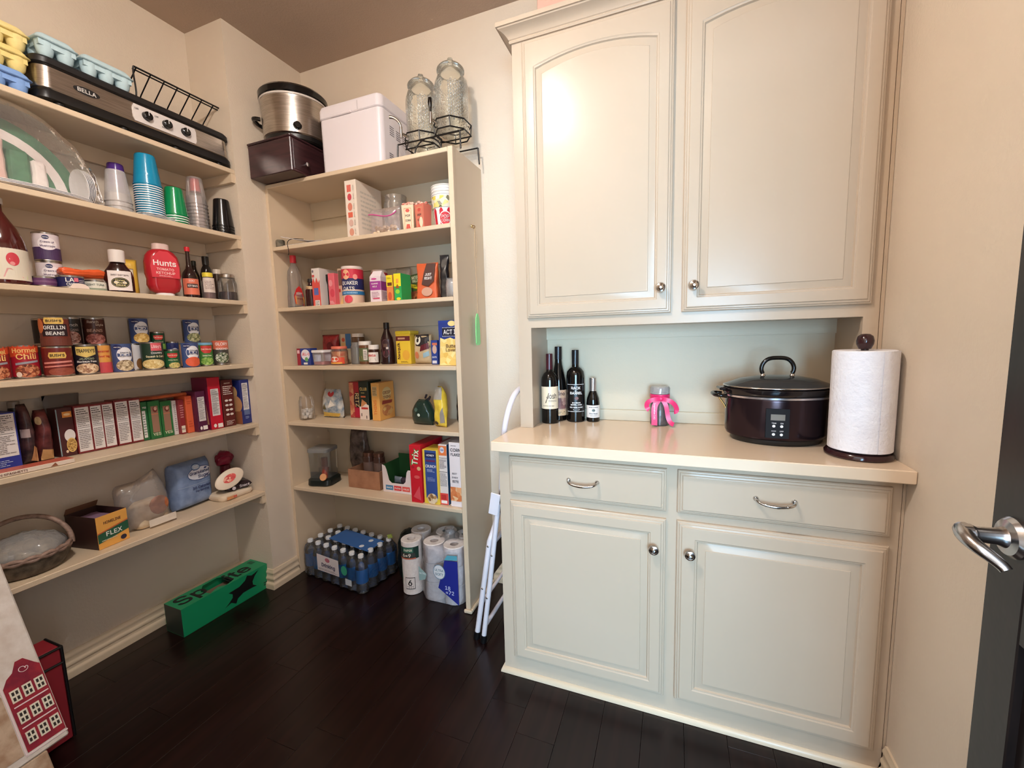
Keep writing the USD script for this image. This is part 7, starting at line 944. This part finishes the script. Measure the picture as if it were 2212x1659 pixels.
part(lid, 'lid_handle', tube(smoothpath([(-0.043, 0, 0.222), (-0.045, 0, 0.250), (-0.030, 0, 0.268), (0, 0, 0.273), (0.030, 0, 0.268), (0.045, 0, 0.250), (0.043, 0, 0.222)], 6), 0.0065, 12), blackgloss, 50)
for s in (-1, 1): part(lid, 'handle_post', mv(lathe([(0, 0.0), (0.010, 0.0), (0.008, 0.006), (0.0055, 0.010), (0, 0.012)], 16), s * 0.043, 0, 0.211), chrome)
for s in (-1, 1):
    h_ = part(t, 'side_handle', tube(smoothpath([(s * 0.158, -0.036, 0.150), (s * 0.186, -0.034, 0.152), (s * 0.192, 0.0, 0.152), (s * 0.186, 0.034, 0.152), (s * 0.158, 0.036, 0.150)], 5), 0.0065, 10), blackgloss, 50)
    part(h_, 'handle_bracket', tube(smoothpath([(s * 0.176, 0, 0.148), (s * 0.170, 0, 0.135), (s * 0.160, 0, 0.120), (s * 0.153, 0, 0.105)], 4), 0.003, 8), brass, 50); part(t, 'stoneware_grip', bx(*sorted((s * 0.157, s * 0.178)), -0.03, 0.03, 0.168, 0.177, 0.003), C(22, 16, 17, 0.1))
def cp(m, l): v = np.array(m.vertices); x = v[:, 0] - 0.030; return trimesh.Trimesh(np.c_[x, -b_ * 1.006 * np.sqrt(np.clip(1 - (x / (a_ * 1.006)) ** 2, 0, 1)) - 0.0035 - l - v[:, 2], v[:, 1]], m.faces, process=False)
pn = cp(bx(-0.031, 0.031, 0.030, 0.122, -0.006, 0.0).subdivide().subdivide(), 0.0); part(t, 'control_panel', pn, C(20, 18, 20, 0.6, 0, 0.2), 30)
decals(t, [('r', 0, 0.66, 0.19 * 3.2, 0.13, (112, 104, 92))] + [('e', dx, z_, 0.135, 0.058, (236, 234, 232)) for dx in (-0.165, 0.165) for z_ in (0.47, 0.29)] + [('t', s_, dx, z_, 0.028, (200, 196, 194), 0.2) for s_, dx, z_ in (('TIME', -0.165, 0.535), ('ON', 0.165, 0.535), ('COOK', -0.165, 0.365), ('OFF', 0.165, 0.365))], 0.062, 0.145, cp, 1)
# paper towel holder
t = thing('paper_towel_holder', 'dark turned wooden paper towel holder with full white roll by the right wall', 'paper towel holder', (2.440, -0.462, ZK), 0)
dw_ = C(50, 24, 26, 0.12); part(t, 'base', lathe([(0, 0), (0.076, 0.0), (0.080, 0.004), (0.080, 0.011), (0.076, 0.016), (0.06, 0.018), (0, 0.018)], 48), dw_, 40)
part(t, 'post', lathe([(0, 0.018), (0.009, 0.018), (0.009, 0.308), (0, 0.308)], 18), dw_, 40); part(t, 'knob', lathe([(0, 0.305), (0.014, 0.305), (0.016, 0.310), (0.0195, 0.318), (0.0205, 0.328), (0.0175, 0.340), (0.010, 0.346), (0, 0.347)], 32), dw_, 60)
emb = NOISE((232, 228, 232), (238, 235, 238), 30, 0.9, 0.55, 110, bdist=0.004)
part(t, 'towel_roll', lathe([(0.020, 0.0215), (0.070, 0.0205), (0.0725, 0.0225), (0.0728, 0.2985), (0.070, 0.3015), (0.020, 0.3005), (0.0195, 0.29), (0.0195, 0.03), (0.020, 0.0215)], 56), emb, 50)
sh_ = [[(0.0745 * math.cos(a) * (1 + k_), 0.0745 * math.sin(a) * (1 + k_), z_) for z_ in (0.0225, 0.2985)] for a, k_ in zip(np.radians(np.linspace(-75, -2, 14)), np.r_[np.zeros(9), 0.005, 0.012, 0.022, 0.032, 0.04])]
part(t, 'loose_sheet', loft([[p[0], p[1], (p[1][0] * 1.008, p[1][1] * 1.008, p[1][2]), (p[0][0] * 1.008, p[0][1] * 1.008, p[0][2])] for p in sh_]), emb, 50)
# on top of the wall cabinet
t = thing('pink_box', 'pinkish cardboard box standing on top of the wall cabinet behind the crown molding', 'box', (1.615, -0.20, 2.3905), 0); part(t, 'body', cb(0.32, 0.20, 0.20, 0.002), C(206, 160, 140, 0.5), False); part(t, 'lid_flap', bx(-0.16, 0.16, -0.10, 0.10, 0.2005, 0.2025), C(196, 150, 132, 0.5), False)
